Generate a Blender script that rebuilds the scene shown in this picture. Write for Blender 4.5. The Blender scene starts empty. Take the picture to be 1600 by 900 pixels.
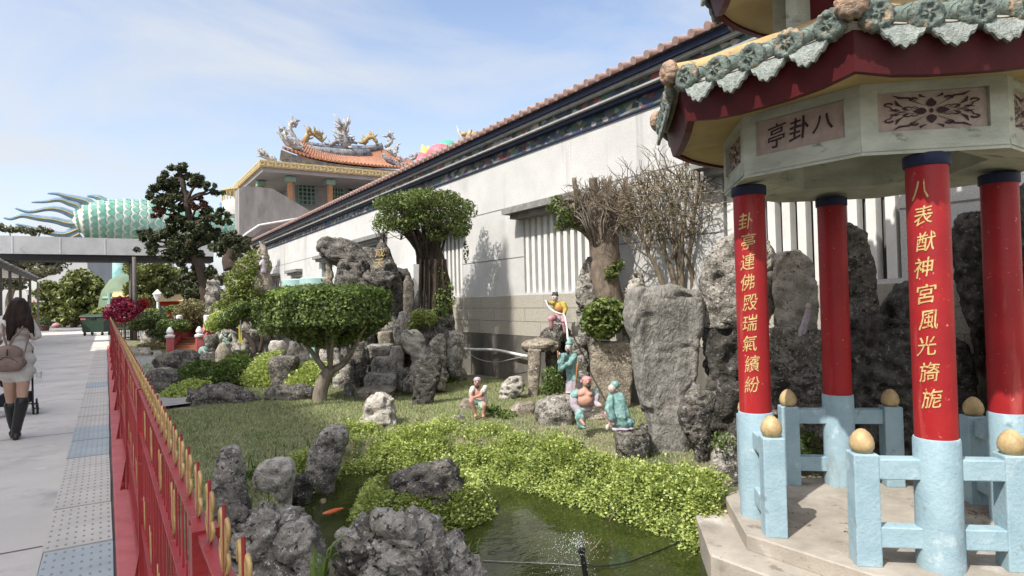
import bpy, bmesh, math, random
import numpy as np
from mathutils import Vector, Matrix, noise, Quaternion
R = math.radians
SC = bpy.context.scene
COL = SC.collection
rng = np.random.default_rng(7)
random.seed(7)

# ------------------------------------------------------------------ camera
F = 1000.0                      # focal length in pixels of the 1600 px wide photograph
CZ = 1.55
YAW = math.atan(0.635); PITCH = R(1.0); ROLL = 0.025
_f0 = Vector((math.sin(YAW), math.cos(YAW), 0)); _r0 = Vector((math.cos(YAW), -math.sin(YAW), 0))
FWD = _f0 * math.cos(PITCH) + Vector((0, 0, math.sin(PITCH)))
_u0 = _r0.cross(FWD)
RGT = _r0 * math.cos(ROLL) - _u0 * math.sin(ROLL)
UP = _u0 * math.cos(ROLL) + _r0 * math.sin(ROLL)
CAM = Vector((0, 0, CZ))
cd = bpy.data.cameras.new('camera'); cam = bpy.data.objects.new('camera', cd); COL.objects.link(cam)
cd.sensor_width = 36; cd.lens = F / 1600 * 36; cd.clip_end = 3000; cd.clip_start = .05
cam.matrix_world = Matrix(((RGT.x, UP.x, -FWD.x, CAM.x), (RGT.y, UP.y, -FWD.y, CAM.y), (RGT.z, UP.z, -FWD.z, CAM.z), (0, 0, 0, 1)))
SC.camera = cam

# ------------------------------------------------------------------ sky and sun
SUN_EL = 50; SUN_FROM = (-.97, -.24)           # where the sun stands, seen from the garden
w = bpy.data.worlds.new('World'); SC.world = w; w.use_nodes = True
nt = w.node_tree; nt.nodes.clear()
def N(t, **k):
    n = nt.nodes.new(t)
    for a, b in k.items(): setattr(n, a, b)
    return n
out = N('ShaderNodeOutputWorld'); bg = N('ShaderNodeBackground'); bg.inputs[1].default_value = .098
sky = N('ShaderNodeTexSky', sky_type='NISHITA', sun_disc=False)
sky.sun_elevation = R(SUN_EL); sky.sun_rotation = math.atan2(SUN_FROM[0], SUN_FROM[1])
sky.air_density = 1.0; sky.dust_density = 1.5; sky.ozone_density = 1.5
tc = N('ShaderNodeTexCoord'); mp = N('ShaderNodeMapping'); mp.inputs['Scale'].default_value = (1.0, 1.0, 3.2); mp.inputs['Location'].default_value = (.35, .1, .2)
n1 = N('ShaderNodeTexNoise'); n1.inputs['Scale'].default_value = 2.1; n1.inputs['Detail'].default_value = 9; n1.inputs['Roughness'].default_value = .52; n1.inputs['Distortion'].default_value = .5
rp = N('ShaderNodeValToRGB'); rp.color_ramp.elements[0].position = .45; rp.color_ramp.elements[1].position = .72
rp.color_ramp.elements[0].color = (.03, .03, .03, 1); rp.color_ramp.elements[1].color = (.92, .92, .92, 1)
sx = N('ShaderNodeSeparateXYZ'); hz = N('ShaderNodeMapRange'); hz.inputs[1].default_value = .0; hz.inputs[2].default_value = .42; hz.inputs[3].default_value = .5; hz.inputs[4].default_value = 0
ad = N('ShaderNodeMath', operation='ADD', use_clamp=True)
mix = N('ShaderNodeMix', data_type='RGBA'); mix.inputs[7].default_value = (4.7, 4.9, 5.2, 1)
tint = N('ShaderNodeMix', data_type='RGBA', blend_type='MULTIPLY'); tint.inputs[0].default_value = 1; tint.inputs[7].default_value = (1.72, 1.56, 1.47, 1)
L = nt.links.new
L(tc.outputs['Generated'], mp.inputs[0]); L(mp.outputs[0], n1.inputs['Vector']); L(n1.outputs[0], rp.inputs[0])
L(tc.outputs['Generated'], sx.inputs[0]); L(sx.outputs[2], hz.inputs[0]); L(rp.outputs[0], ad.inputs[0]); L(hz.outputs[0], ad.inputs[1])
_h = math.cos(R(SUN_EL)); _n = math.hypot(*SUN_FROM)
_d = Vector((SUN_FROM[0] / _n * _h, SUN_FROM[1] / _n * _h, math.sin(R(SUN_EL))))     # towards the sun
# wide glow added to the unseen sky around the sun, to fill the shade
dt = N('ShaderNodeVectorMath', operation='DOT_PRODUCT'); dt.inputs[1].default_value = _d; L(tc.outputs['Generated'], dt.inputs[0])
cl = N('ShaderNodeMath', operation='MAXIMUM'); L(dt.outputs['Value'], cl.inputs[0]); cl.inputs[1].default_value = 0
pw_ = N('ShaderNodeMath', operation='POWER'); L(cl.outputs[0], pw_.inputs[0]); pw_.inputs[1].default_value = 2.5
hz2 = N('ShaderNodeMix', data_type='RGBA', blend_type='ADD'); hz2.inputs[7].default_value = (9.6, 9.1, 8.3, 1); L(pw_.outputs[0], hz2.inputs[0])
L(ad.outputs[0], mix.inputs[0]); L(sky.outputs[0], tint.inputs[6]); L(tint.outputs[2], mix.inputs[6]); L(mix.outputs[2], hz2.inputs[6]); L(hz2.outputs[2], bg.inputs[0]); L(bg.outputs[0], out.inputs[0])
ld = bpy.data.lights.new('sun', 'SUN'); ld.energy = 3.3; ld.angle = R(.6); ld.color = (1, .965, .91)
sun = bpy.data.objects.new('sun', ld); COL.objects.link(sun)
sun.rotation_euler = _d.to_track_quat('Z', 'Y').to_euler(); sun.location = _d * 40
SC.view_settings.view_transform = 'Standard'; SC.view_settings.look = 'None'
SC.view_settings.exposure = .78; SC.view_settings.gamma = 1
SC.cycles.max_bounces = 6; SC.cycles.diffuse_bounces = 3; SC.cycles.transparent_max_bounces = 8; SC.cycles.caustics_reflective = False; SC.cycles.caustics_refractive = False

# ------------------------------------------------------------------ where things stand
def ray(px, py): return FWD + RGT * ((px - 800) / F) + UP * ((450 - py) / F)      # forward part 1
def D(px, py, d): return CAM + ray(px, py) * d
def Z(px, py, z=0.0):
    r = ray(px, py); return CAM + r * ((z - CZ) / r.z)
def X(px, py, x):
    r = ray(px, py); return CAM + r * (x / r.x)
def Y(px, py, y):
    r = ray(px, py); return CAM + r * (y / r.y)
def gd(px, py, z=0.0):
    r = ray(px, py); return (z - CZ) / r.z

# ------------------------------------------------------------------ objects, parts, materials
def wm(o): return (wm(o.parent) @ o.matrix_parent_inverse @ o.matrix_basis) if o.parent else o.matrix_basis.copy()
def tag(o, label=None, cat=None, group=None, kind=None):
    if label: o['label'] = label
    if cat: o['category'] = cat
    if group: o['group'] = group
    if kind: o['kind'] = kind
    return o
def thing(name, label, cat, loc=(0, 0, 0), group=None, kind=None):
    o = bpy.data.objects.new(name, None); COL.objects.link(o); o.location = loc; o.empty_display_size = .1
    o.matrix_basis = Matrix.Translation(Vector(loc))
    return tag(o, label, cat, group, kind)
class MB:
    def __init__(s): s.v = []; s.f = []; s.m = []; s.mi = 0
    def add(s, vs, fs):
        o = len(s.v); s.v += [tuple(v) for v in vs]; s.f += [tuple(i + o for i in f) for f in fs]; s.m += [s.mi] * len(fs)
    def box(s, c, size, rz=0, M=None):
        hx, hy, hz = size[0] / 2, size[1] / 2, size[2] / 2
        vs = [Vector((a * hx, b * hy, e * hz)) for a in (-1, 1) for b in (-1, 1) for e in (-1, 1)]
        m = Matrix.Rotation(rz, 3, 'Z') if M is None else M
        s.add([m @ v + Vector(c) for v in vs], [(0, 1, 3, 2), (4, 6, 7, 5), (0, 4, 5, 1), (2, 3, 7, 6), (0, 2, 6, 4), (1, 5, 7, 3)]); return s
    def bar(s, a, b, wdt, hgt, up=(0, 0, 1)):
        a = Vector(a); b = Vector(b); d = b - a; l = d.length; d.normalize(); u = Vector(up); sd = d.cross(u).normalized(); u = sd.cross(d)
        s.box((a + b) / 2, (l, wdt, hgt), M=Matrix((d, sd, u)).transposed()); return s
    def tube(s, pts, rad, n=8, cap=True):
        pts = [Vector(p) for p in pts]; k = len(pts)
        if not hasattr(rad, '__len__'): rad = [rad] * k
        o = []; ref = Vector((0, 0, 1)); u = None
        for i, p in enumerate(pts):
            t = (pts[min(i + 1, k - 1)] - pts[max(i - 1, 0)])
            if t.length < 1e-9: t = Vector((0, 0, 1))
            t.normalize()
            if u is None: u = t.orthogonal().normalized()
            else:
                u = u - t * u.dot(t)
                u = u.normalized() if u.length > 1e-6 else t.orthogonal().normalized()
            v = t.cross(u)
            o += [p + (u * math.cos(2 * math.pi * j / n) + v * math.sin(2 * math.pi * j / n)) * rad[i] for j in range(n)]
        f = [(i * n + j, i * n + (j + 1) % n, (i + 1) * n + (j + 1) % n, (i + 1) * n + j) for i in range(k - 1) for j in range(n)]
        if cap: f += [tuple(range(n - 1, -1, -1)), tuple((k - 1) * n + j for j in range(n))]
        s.add(o, f); return s
    def lathe(s, prof, c=(0, 0, 0), n=24, a0=0):
        k = len(prof); c = Vector(c); o = []
        for r, z in prof: o += [c + Vector((r * math.cos(a0 + 2 * math.pi * j / n), r * math.sin(a0 + 2 * math.pi * j / n), z)) for j in range(n)]
        f = [(i * n + j, i * n + (j + 1) % n, (i + 1) * n + (j + 1) % n, (i + 1) * n + j) for i in range(k - 1) for j in range(n)]
        f += [tuple(range(n - 1, -1, -1)), tuple((k - 1) * n + j for j in range(n))]
        s.add(o, f); return s
    def ell(s, c, r, M=None, n=14, k=9):
        c = Vector(c); o = [];
        if not hasattr(r, '__len__'): r = (r, r, r)
        m = M or Matrix.Identity(3)
        for i in range(k + 1):
            th = math.pi * min(max(i / k, .01), .99)
            for j in range(n):
                ph = 2 * math.pi * j / n
                o.append(c + m @ Vector((r[0] * math.sin(th) * math.cos(ph), r[1] * math.sin(th) * math.sin(ph), -r[2] * math.cos(th))))
        f = [(i * n + j, i * n + (j + 1) % n, (i + 1) * n + (j + 1) % n, (i + 1) * n + j) for i in range(k) for j in range(n)]
        f += [tuple(range(n - 1, -1, -1)), tuple(k * n + j for j in range(n))]
        s.add(o, f); return s
    def prism(s, poly, ax, ay, az, o):        # poly (u,v) in the plane ax,ay at o, extruded along az
        ax, ay, az, o = Vector(ax), Vector(ay), Vector(az), Vector(o); k = len(poly)
        a = [o + ax * u + ay * v for u, v in poly]; b = [p + az for p in a]
        s.add(a + b, [tuple(range(k - 1, -1, -1)), tuple(range(k, 2 * k))] + [(i, (i + 1) % k, k + (i + 1) % k, k + i) for i in range(k)]); return s
    def mesh(s, name):
        m = bpy.data.meshes.new(name); m.from_pydata(s.v, [], s.f)
        if any(s.m): m.polygons.foreach_set('material_index', s.m)
        return m
def link(name, me, mats, parent=None, smooth=False, angle=None):
    o = bpy.data.objects.new(name, me); COL.objects.link(o)
    if not isinstance(mats, (list, tuple)): mats = [mats]
    if not me.materials:
        for m in mats: me.materials.append(m)
    if smooth and len(me.polygons):
        me.polygons.foreach_set('use_smooth', [True] * len(me.polygons))
        if angle: me.set_sharp_from_angle(angle=R(angle))
    if parent is not None:
        o.parent = parent; o.matrix_parent_inverse = wm(parent).inverted()
    elif len(me.vertices):
        a = np.empty(len(me.vertices) * 3); me.vertices.foreach_get('co', a); a = a.reshape(-1, 3)
        c = (a.min(0) + a.max(0)) / 2; c[2] = a[:, 2].min(); a -= c; me.vertices.foreach_set('co', a.ravel()); me.update()
        o.location = c; o.matrix_basis = Matrix.Translation(Vector(c))
    return o
def obj(name, mb, mats, parent=None, smooth=False, angle=None):
    me = mb.mesh(name)
    bm = bmesh.new(); bm.from_mesh(me); bmesh.ops.recalc_face_normals(bm, faces=bm.faces); bm.to_mesh(me); bm.free()
    return link(name, me, mats, parent, smooth, angle)
def dup(o, parent=None, loc=None, label=None, rz=None, scale=None):
    c = o.copy(); COL.objects.link(c)
    if parent is not None: c.parent = parent
    for ch in list(o.children): dup(ch, c)
    if loc is not None: c.location = loc
    if rz is not None: c.rotation_euler = (0, 0, rz)
    if scale is not None: c.scale = (scale,) * 3
    if label: c['label'] = label
    return c
def struct(name, mb, m, smooth=False): return tag(obj(name, mb, m, None, smooth), kind='structure')
def quads(name, V, mats, parent=None, nv=4, midx=None, smooth=False):
    V = np.asarray(V, dtype=np.float32); n = V.shape[0]
    me = bpy.data.meshes.new(name); me.vertices.add(n * nv); me.vertices.foreach_set('co', V.reshape(-1))
    me.loops.add(n * nv); me.loops.foreach_set('vertex_index', np.arange(n * nv, dtype=np.int32))
    me.polygons.add(n); me.polygons.foreach_set('loop_start', np.arange(n, dtype=np.int32) * nv)
    if midx is not None: me.polygons.foreach_set('material_index', midx)
    me.update(calc_edges=True)
    return link(name, me, mats, parent, smooth)

def nodes(name):
    m = bpy.data.materials.new(name); m.use_nodes = True; t = m.node_tree
    return m, t, t.nodes['Principled BSDF']
def mat(name, c1, c2=None, rough=.7, scale=6, bump=.15, bscale=60, metal=0, spec=.3, detail=6, c3=None, coat=0, stretch=None, lo=.35, hi=.65, bdist=.01, extra=None, rock=False):
    m, t, b = nodes(name); l = t.links.new
    if c2 is None: c2 = tuple(x * .78 for x in c1)
    tc = t.nodes.new('ShaderNodeTexCoord'); src = tc.outputs['Object']
    if stretch:
        mp = t.nodes.new('ShaderNodeMapping'); mp.inputs['Scale'].default_value = stretch; l(src, mp.inputs[0]); src = mp.outputs[0]
    n = t.nodes.new('ShaderNodeTexNoise'); n.inputs['Scale'].default_value = scale; n.inputs['Detail'].default_value = detail; n.inputs['Roughness'].default_value = .62; l(src, n.inputs['Vector'])
    r = t.nodes.new('ShaderNodeValToRGB'); e = r.color_ramp.elements; e[0].position = lo; e[1].position = hi; e[0].color = (*c2, 1); e[1].color = (*c1, 1)
    if c3: x = e.new((lo + hi) / 2); x.color = (*c3, 1)
    l(n.outputs[0], r.inputs[0]); colout = r.outputs[0]
    if extra:      # sparse blotches: (colour, scale, threshold, width)
        for ec, es, th, wd, *es_ in extra:
            n3 = t.nodes.new('ShaderNodeTexNoise'); n3.inputs['Scale'].default_value = es; n3.inputs['Detail'].default_value = 5; n3.inputs['Roughness'].default_value = .65; l(src, n3.inputs['Vector'])
            if es_: m3 = t.nodes.new('ShaderNodeMapping'); m3.inputs['Scale'].default_value = es_[0]; l(src, m3.inputs[0]); l(m3.outputs[0], n3.inputs['Vector'])
            mr = t.nodes.new('ShaderNodeMapRange'); mr.inputs[1].default_value = th; mr.inputs[2].default_value = th + wd; l(n3.outputs[0], mr.inputs[0])
            mx = t.nodes.new('ShaderNodeMix'); mx.data_type = 'RGBA'; l(mr.outputs[0], mx.inputs[0]); l(colout, mx.inputs[6]); mx.inputs[7].default_value = (*ec, 1); colout = mx.outputs[2]
    l(colout, b.inputs['Base Color'])
    b.inputs['Roughness'].default_value = rough; b.inputs['Metallic'].default_value = metal; b.inputs['Specular IOR Level'].default_value = spec; b.inputs['Coat Weight'].default_value = coat
    if bump:
        n2 = t.nodes.new('ShaderNodeTexNoise'); n2.inputs['Scale'].default_value = bscale; n2.inputs['Detail'].default_value = 7; n2.inputs['Roughness'].default_value = .6; l(src, n2.inputs['Vector'])
        bp = t.nodes.new('ShaderNodeBump'); bp.inputs['Strength'].default_value = min(bump * 3, 1); bp.inputs['Distance'].default_value = bdist; l(n2.outputs[0], bp.inputs['Height']); l(bp.outputs[0], b.inputs['Normal'])
        if rock:
            v = t.nodes.new('ShaderNodeTexVoronoi'); v.inputs['Scale'].default_value = 16; v.feature = 'F1'; wn = t.nodes.new('ShaderNodeTexNoise'); wn.inputs['Scale'].default_value = 5; wn.inputs['Detail'].default_value = 8; l(src, wn.inputs['Vector'])
            vm = t.nodes.new('ShaderNodeVectorMath'); vm.operation = 'ADD'; l(src, vm.inputs[0]); l(wn.outputs['Color'], vm.inputs[1]); l(vm.outputs[0], v.inputs['Vector'])
            n4 = t.nodes.new('ShaderNodeTexNoise'); n4.noise_type = 'RIDGED_MULTIFRACTAL'; n4.inputs['Scale'].default_value = 3.2; n4.inputs['Detail'].default_value = 9; l(src, n4.inputs['Vector'])
            b2 = t.nodes.new('ShaderNodeBump'); b2.inputs['Strength'].default_value = .45; b2.inputs['Distance'].default_value = .03; l(v.outputs['Distance'], b2.inputs['Height']); l(bp.outputs[0], b2.inputs['Normal'])
            b3 = t.nodes.new('ShaderNodeBump'); b3.inputs['Strength'].default_value = .3; b3.inputs['Distance'].default_value = .04; l(n4.outputs[0], b3.inputs['Height']); l(b2.outputs[0], b3.inputs['Normal']); l(b3.outputs[0], b.inputs['Normal'])
    return m
def leafmat(name, cols, trans=.25, rough=.5):
    m, t, b = nodes(name); l = t.links.new
    g = t.nodes.new('ShaderNodeNewGeometry'); r = t.nodes.new('ShaderNodeValToRGB'); e = r.color_ramp.elements
    e[0].color = (*cols[0], 1); e[1].color = (*cols[-1], 1)
    for i, c in enumerate(cols[1:-1]): x = e.new((i + 1) / (len(cols) - 1)); x.color = (*c, 1)
    l(g.outputs['Random Per Island'], r.inputs[0]); l(r.outputs[0], b.inputs['Base Color']); b.inputs['Roughness'].default_value = rough; b.inputs['Specular IOR Level'].default_value = .35
    tr = t.nodes.new('ShaderNodeBsdfTranslucent'); mx = t.nodes.new('ShaderNodeMixShader'); mx.inputs[0].default_value = trans
    l(r.outputs[0], tr.inputs[0]); l(b.outputs[0], mx.inputs[1]); l(tr.outputs[0], mx.inputs[2])
    l(mx.outputs[0], t.nodes['Material Output'].inputs[0]); return m

# leaves: rhombic folded blades at P with facing NRM
def leafquads(P, NRM, size, aspect=.5, jit=.7):
    n = len(P); P = np.asarray(P, float); NRM = np.asarray(NRM, float) + rng.normal(0, jit, (n, 3)); NRM /= np.linalg.norm(NRM, axis=1, keepdims=True) + 1e-9
    a = rng.normal(0, 1, (n, 3)); a -= NRM * (a * NRM).sum(1, keepdims=True); a /= np.linalg.norm(a, axis=1, keepdims=True) + 1e-9
    b = np.cross(NRM, a); s = (size * rng.uniform(.65, 1.3, n))[:, None]
    bend = NRM * s * .12
    return np.stack([P - a * s * .5 - bend, P + b * s * aspect * .5 - a * s * .05, P + a * s * .5 - bend, P - b * s * aspect * .5 - a * s * .05], 1)
def ellshell(c, r, n, inner=.55):
    d = rng.normal(0, 1, (n, 3)); d /= np.linalg.norm(d, axis=1, keepdims=True); k = rng.uniform(inner ** 3, 1, n) ** (1 / 3)
    r = np.asarray(r if hasattr(r, '__len__') else (r, r, r), float)
    return np.asarray(c, float) + d * k[:, None] * r, d / r * r.mean()
def blobs_leaves(blobs, dens, inner=.6):
    P = []; Q = []
    for c, r in blobs:
        rr = r if hasattr(r, '__len__') else (r, r, r); area = 4 * math.pi * ((rr[0] * rr[1] + rr[0] * rr[2] + rr[1] * rr[2]) / 3)
        p, q = ellshell(c, rr, max(8, int(area * dens)), inner); P.append(p); Q.append(q)
    return np.concatenate(P), np.concatenate(Q)
# one continuous body out of rounded cones and ellipsoids
def blob(name, prims, mats, parent=None, voxel=.02, smooth=3, disp=None):
    mb = MB()
    for p in prims:
        if p[0] == 'c':
            a, ra, b_, rb = Vector(p[1]), p[2], Vector(p[3]), p[4]; k = max(2, int((b_ - a).length / (min(ra, rb) * .6)) + 1); k = min(k, 14)
            for i in range(k + 1):
                t = i / k; mb.ell(a.lerp(b_, t), ra + (rb - ra) * t, n=10, k=6)
            mb.tube([a, b_], [ra, rb], 10)
        else: mb.ell(p[1], p[2], Matrix.Rotation(R(p[3][0]), 3, p[3][1]) if len(p) > 3 else None)
    me = mb.mesh(name); o = bpy.data.objects.new('tmp', me); COL.objects.link(o)
    m = o.modifiers.new('r', 'REMESH'); m.mode = 'VOXEL'; m.voxel_size = voxel
    if smooth: s = o.modifiers.new('s', 'SMOOTH'); s.factor = .5; s.iterations = smooth
    dg = bpy.context.evaluated_depsgraph_get(); dg.update(); me2 = bpy.data.meshes.new_from_object(o.evaluated_get(dg)); me2.name = name
    bpy.data.objects.remove(o)
    if disp:
        for v in me2.vertices: v.co += v.normal * disp(v.co)
    return link(name, me2, mats, parent, True)
# text that turns into mesh; fn maps (x, y, depth) of a glyph to the place it sits at
def glyphs(name, items, fn, m, parent, thick=.004, sub=0):
    mb = MB(); dg = bpy.context.evaluated_depsgraph_get()
    for ch, cx, cy, sw, sh, sl in items:
        c = bpy.data.curves.new('glyph', 'FONT'); c.body = ch; c.resolution_u = 3; c.offset = .002
        o = bpy.data.objects.new('glyph', c); COL.objects.link(o); dg = bpy.context.evaluated_depsgraph_get(); dg.update()
        me = bpy.data.meshes.new_from_object(o.evaluated_get(dg)); bpy.data.objects.remove(o)
        bm = bmesh.new(); bm.from_mesh(me); bmesh.ops.remove_doubles(bm, verts=bm.verts, dist=1e-4)
        xs = [v.co.x for v in bm.verts]; ys = [v.co.y for v in bm.verts]; x0, x1, y0, y1 = min(xs), max(xs), min(ys), max(ys)
        for v in bm.verts:
            u = (v.co.x - (x0 + x1) / 2) / max(x1 - x0, .3); w_ = (v.co.y - (y0 + y1) / 2) / max(y1 - y0, .5)
            wob = noise.noise_vector(Vector((u * 2.2 + cx * 9, w_ * 2.2 + cy * 9, 3))) * .05
            u2 = u + sl * w_ + wob.x; w2 = w_ + .12 * u + wob.y
            v.co = Vector((cx + u2 * sw, cy + w2 * sh, 0))
        for ax, (c0_, hw_) in (((1, 0, 0), (cx, sw)),):
            for i_ in range(1, 12): bmesh.ops.bisect_plane(bm, geom=list(bm.verts) + list(bm.edges) + list(bm.faces), plane_co=(c0_ - hw_ * .66 + hw_ * 1.32 * i_ / 12, 0, 0), plane_no=ax)
        r = bmesh.ops.extrude_face_region(bm, geom=list(bm.faces))
        for g in r['geom']:
            if isinstance(g, bmesh.types.BMVert): g.co.z = thick
        bm.verts.index_update()
        mb.add([fn(v.co.x, v.co.y, v.co.z) for v in bm.verts], [tuple(v.index for v in f.verts) for f in bm.faces]); bm.free()
    return obj(name, mb, m, parent)
# ------------------------------------------------------------------ materials
M = {}
M['concrete'] = mat('path_concrete', (.56, .525, .475), (.46, .43, .39), .85, .8, .12, 90, extra=[((.35, .335, .31), 1.1, .54, .14), ((.58, .555, .52), 3.1, .62, .1), ((.30, .285, .26), 9, .66, .04)])
M['ground'] = mat('far_ground', (.26, .25, .23), (.19, .185, .17), .9, 2, .1)
M['soil'] = mat('soil', (.25, .22, .14), (.13, .125, .07), .95, 3, .3, 50, extra=[((.06, .085, .025), 2.2, .5, .12)])
M['garden_path'] = mat('garden_path', (.33, .32, .30), (.24, .23, .215), .9, 4, .15)
M['plaster'] = mat('wall_washed_stone', (.60, .594, .57), (.51, .505, .482), .85, 1.2, .25, 160, extra=[((.33, .328, .32), 75, .55, .05), ((.42, .415, .395), .9, .58, .18), ((.36, .35, .33), 2.6, .60, .12, (1, 1, .07))], bdist=.004)
M['plinth'] = mat('plinth_stone', (.47, .44, .37), (.30, .28, .23), .85, 45, .25, 140, extra=[((.26, .235, .19), 70, .56, .05), ((.30, .28, .23), 1.1, .58, .14)], bdist=.004)
M['darkbase'] = mat('damp_base_concrete', (.17, .155, .13), (.075, .07, .06), .9, 1.6, .2, 70, stretch=(1, 1, .35), extra=[((.30, .275, .23), 2.2, .60, .12)])
M['groove'] = mat('groove_dark', (.22, .21, .2), rough=.9, bump=0)
M['lintel'] = mat('lintel_stone', (.27, .265, .25), (.17, .165, .155), .85, 9, .2)
M['bars'] = mat('window_bar', (.72, .71, .67), (.62, .61, .57), .8, 5, .12, 160, bdist=.004)
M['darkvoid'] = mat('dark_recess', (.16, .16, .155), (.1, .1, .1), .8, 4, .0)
M['navy'] = mat('navy_paint', (.018, .026, .07), (.011, .016, .045), .55, 9, .05)
M['trimwhite'] = mat('trim_white', (.40, .395, .38), (.28, .275, .265), .7, 7, .05)
M['rooftile'] = mat('roof_tile_pink', (.40, .28, .24), (.27, .19, .165), .75, 12, .15, 60, extra=[((.22, .16, .14), 7, .58, .1)])
M['teal'] = mat('teal_frame', (.07, .22, .19), (.05, .16, .14), .6, 8, .05)
M['glass'] = mat('window_glass', (.05, .065, .065), rough=.12, bump=0, spec=.6)
M['red'] = mat('column_red', (.36, .016, .018), (.27, .011, .014), .48, 2.2, .08, 24, spec=.35, extra=[((.40, .07, .06), 7, .58, .14, (1, 1, .12)), ((.60, .20, .18), 30, .665, .03), ((.26, .012, .014), 3, .6, .1)])
M['blue'] = mat('base_blue', (.33, .45, .495), (.26, .375, .425), .7, 7, .16, 45, extra=[((.43, .53, .56), 5, .60, .08), ((.22, .29, .31), 9, .63, .05), ((.24, .27, .26), 3, .62, .1, (1, 1, .3))])
M['gold'] = mat('gold_paint', (.56, .41, .21), (.38, .27, .135), .5, 14, .14, 60, metal=.1, extra=[((.28, .21, .13), 18, .62, .06)])
M['goldlet'] = mat('gold_lettering', (.66, .50, .22), (.48, .34, .13), .5, 30, .1, 90, metal=.1, extra=[((.30, .03, .025), 55, .58, .05)])
M['slab'] = mat('pavilion_slab', (.40, .355, .295), (.27, .24, .20), .85, 3.2, .14, 70, extra=[((.20, .165, .13), 6, .59, .06), ((.48, .45, .40), 2, .6, .1), ((.23, .20, .165), 1.6, .56, .12), ((.16, .13, .10), 20, .66, .04)])
M['beam'] = mat('beam_grey_green', (.56, .58, .48), (.38, .395, .32), .8, 3, .14, 40, stretch=(1, 1, 2.2), extra=[((.20, .215, .175), 4, .58, .1)])
M['plaque'] = mat('plaque_brown', (.50, .405, .345), (.37, .29, .245), .75, 9, .14, 60)
M['relief'] = mat('relief_dark', (.058, .028, .035), (.035, .018, .024), .6, 8, .06)
M['fascia'] = mat('fascia_red', (.095, .009, .011), (.065, .007, .009), .55, 3, .05)
M['soffit'] = mat('soffit_ochre', (.56, .42, .21), (.44, .33, .165), .8, 2.4, .08)
M['gtile'] = mat('green_grey_tile', (.22, .27, .23), (.12, .155, .135), .6, 14, .3, 70, extra=[((.36, .40, .36), 9, .6, .08)])
M['drip'] = mat('drip_tile', (.36, .39, .355), (.20, .225, .20), .6, 22, .5, 60, bdist=.02)
M['disc'] = mat('tile_end', (.20, .24, .20), (.07, .09, .08), .55, 26, .5, 50, bdist=.02, extra=[((.42, .31, .20), 10, .55, .08)])
M['disc2'] = mat('hip_end_terracotta', (.50, .31, .20), (.25, .2, .15), .6, 16, .5, 50, bdist=.02)
M['hip'] = mat('hip_ochre_tile', (.56, .40, .19), (.40, .285, .14), .5, 5, .1, 60, extra=[((.28, .21, .13), 6, .6, .06)])
M['pan'] = mat('pan_tile', (.38, .355, .31), (.25, .235, .205), .8, 10, .2)
M['iron'] = mat('fence_red', (.36, .027, .027), (.26, .019, .020), .42, 6, .08, 60, spec=.45, extra=[((.46, .09, .09), 17, .63, .05)])
M['kerbred'] = mat('kerb_red', (.50, .14, .14), (.40, .10, .10), .75, 5, .12, 50, extra=[((.55, .38, .35), 24, .67, .03), ((.22, .08, .07), 4, .62, .1)])
M['goldiron'] = mat('fence_gold', (.60, .41, .17), (.42, .27, .11), .45, 12, .05, metal=.1)
M['cover'] = mat('drain_cover', (.54, .505, .45), (.44, .415, .37), .8, 3, .1, 80)
M['coverblue'] = mat('drain_cover_blue', (.38, .425, .435), (.31, .35, .36), .8, 3, .1, 80)
M['bark'] = mat('bark', (.27, .225, .175), (.15, .125, .10), .9, 16, .4, 40, stretch=(1, 1, .3), bdist=.02)
M['barkpale'] = mat('bark_pale', (.26, .205, .155), (.13, .10, .075), .9, 11, .35, 40, stretch=(1, 1, .35), bdist=.02)
M['barkdark'] = mat('bark_dark', (.085, .062, .045), (.045, .034, .026), .9, 16, .4, 40, bdist=.02)
M['twig'] = mat('twig', (.21, .17, .115), (.11, .088, .06), .9, 14, .1)
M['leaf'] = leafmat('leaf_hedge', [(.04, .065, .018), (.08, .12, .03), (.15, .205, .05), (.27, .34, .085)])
M['leaf_lit'] = leafmat('leaf_hedge_lit', [(.10, .16, .03), (.19, .27, .055), (.28, .36, .08)], .3)  # brighter copy of the hedge leaf, with sunlight put into the colour
M['leafficus'] = leafmat('leaf_ficus', [(.05, .075, .02), (.09, .13, .03), (.16, .21, .05), (.25, .30, .09)])
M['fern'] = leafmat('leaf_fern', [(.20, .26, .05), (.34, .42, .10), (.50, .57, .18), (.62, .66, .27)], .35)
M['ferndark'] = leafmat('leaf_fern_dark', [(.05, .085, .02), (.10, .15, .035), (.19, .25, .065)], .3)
M['juniper'] = leafmat('leaf_juniper', [(.035, .046, .02), (.065, .08, .034), (.11, .125, .05)], .1)
M['juniperred'] = leafmat('leaf_juniper_dry', [(.08, .035, .022), (.13, .06, .035)], .1)
M['bushgreen'] = leafmat('leaf_bush', [(.03, .05, .016), (.06, .09, .024), (.11, .15, .04), (.17, .21, .055)], .2)
M['bushyellow'] = leafmat('leaf_vine', [(.10, .13, .03), (.18, .22, .05), (.28, .31, .08)], .25)
M['bushdry'] = leafmat('leaf_dry', [(.12, .10, .045), (.20, .16, .08), (.15, .16, .05), (.26, .22, .11)], .2)
M['maple'] = leafmat('leaf_maple', [(.10, .008, .028), (.20, .016, .05), (.30, .03, .06)], .25)
M['flower'] = leafmat('leaf_flower', [(.40, .05, .04), (.55, .08, .07)], .25)
M['fartree'] = leafmat('leaf_far', [(.08, .095, .03), (.14, .165, .045), (.24, .26, .075)], .2)
M['fargrey'] = leafmat('leaf_far_grey', [(.10, .105, .06), (.16, .16, .09), (.22, .21, .13)], .2)
M['grass'] = leafmat('grass_blade', [(.17, .215, .085), (.24, .295, .11), (.32, .37, .16), (.43, .41, .24)], .2, .6)
M['reed'] = leafmat('reed_blade', [(.12, .20, .04), (.20, .28, .07)], .3)
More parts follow.
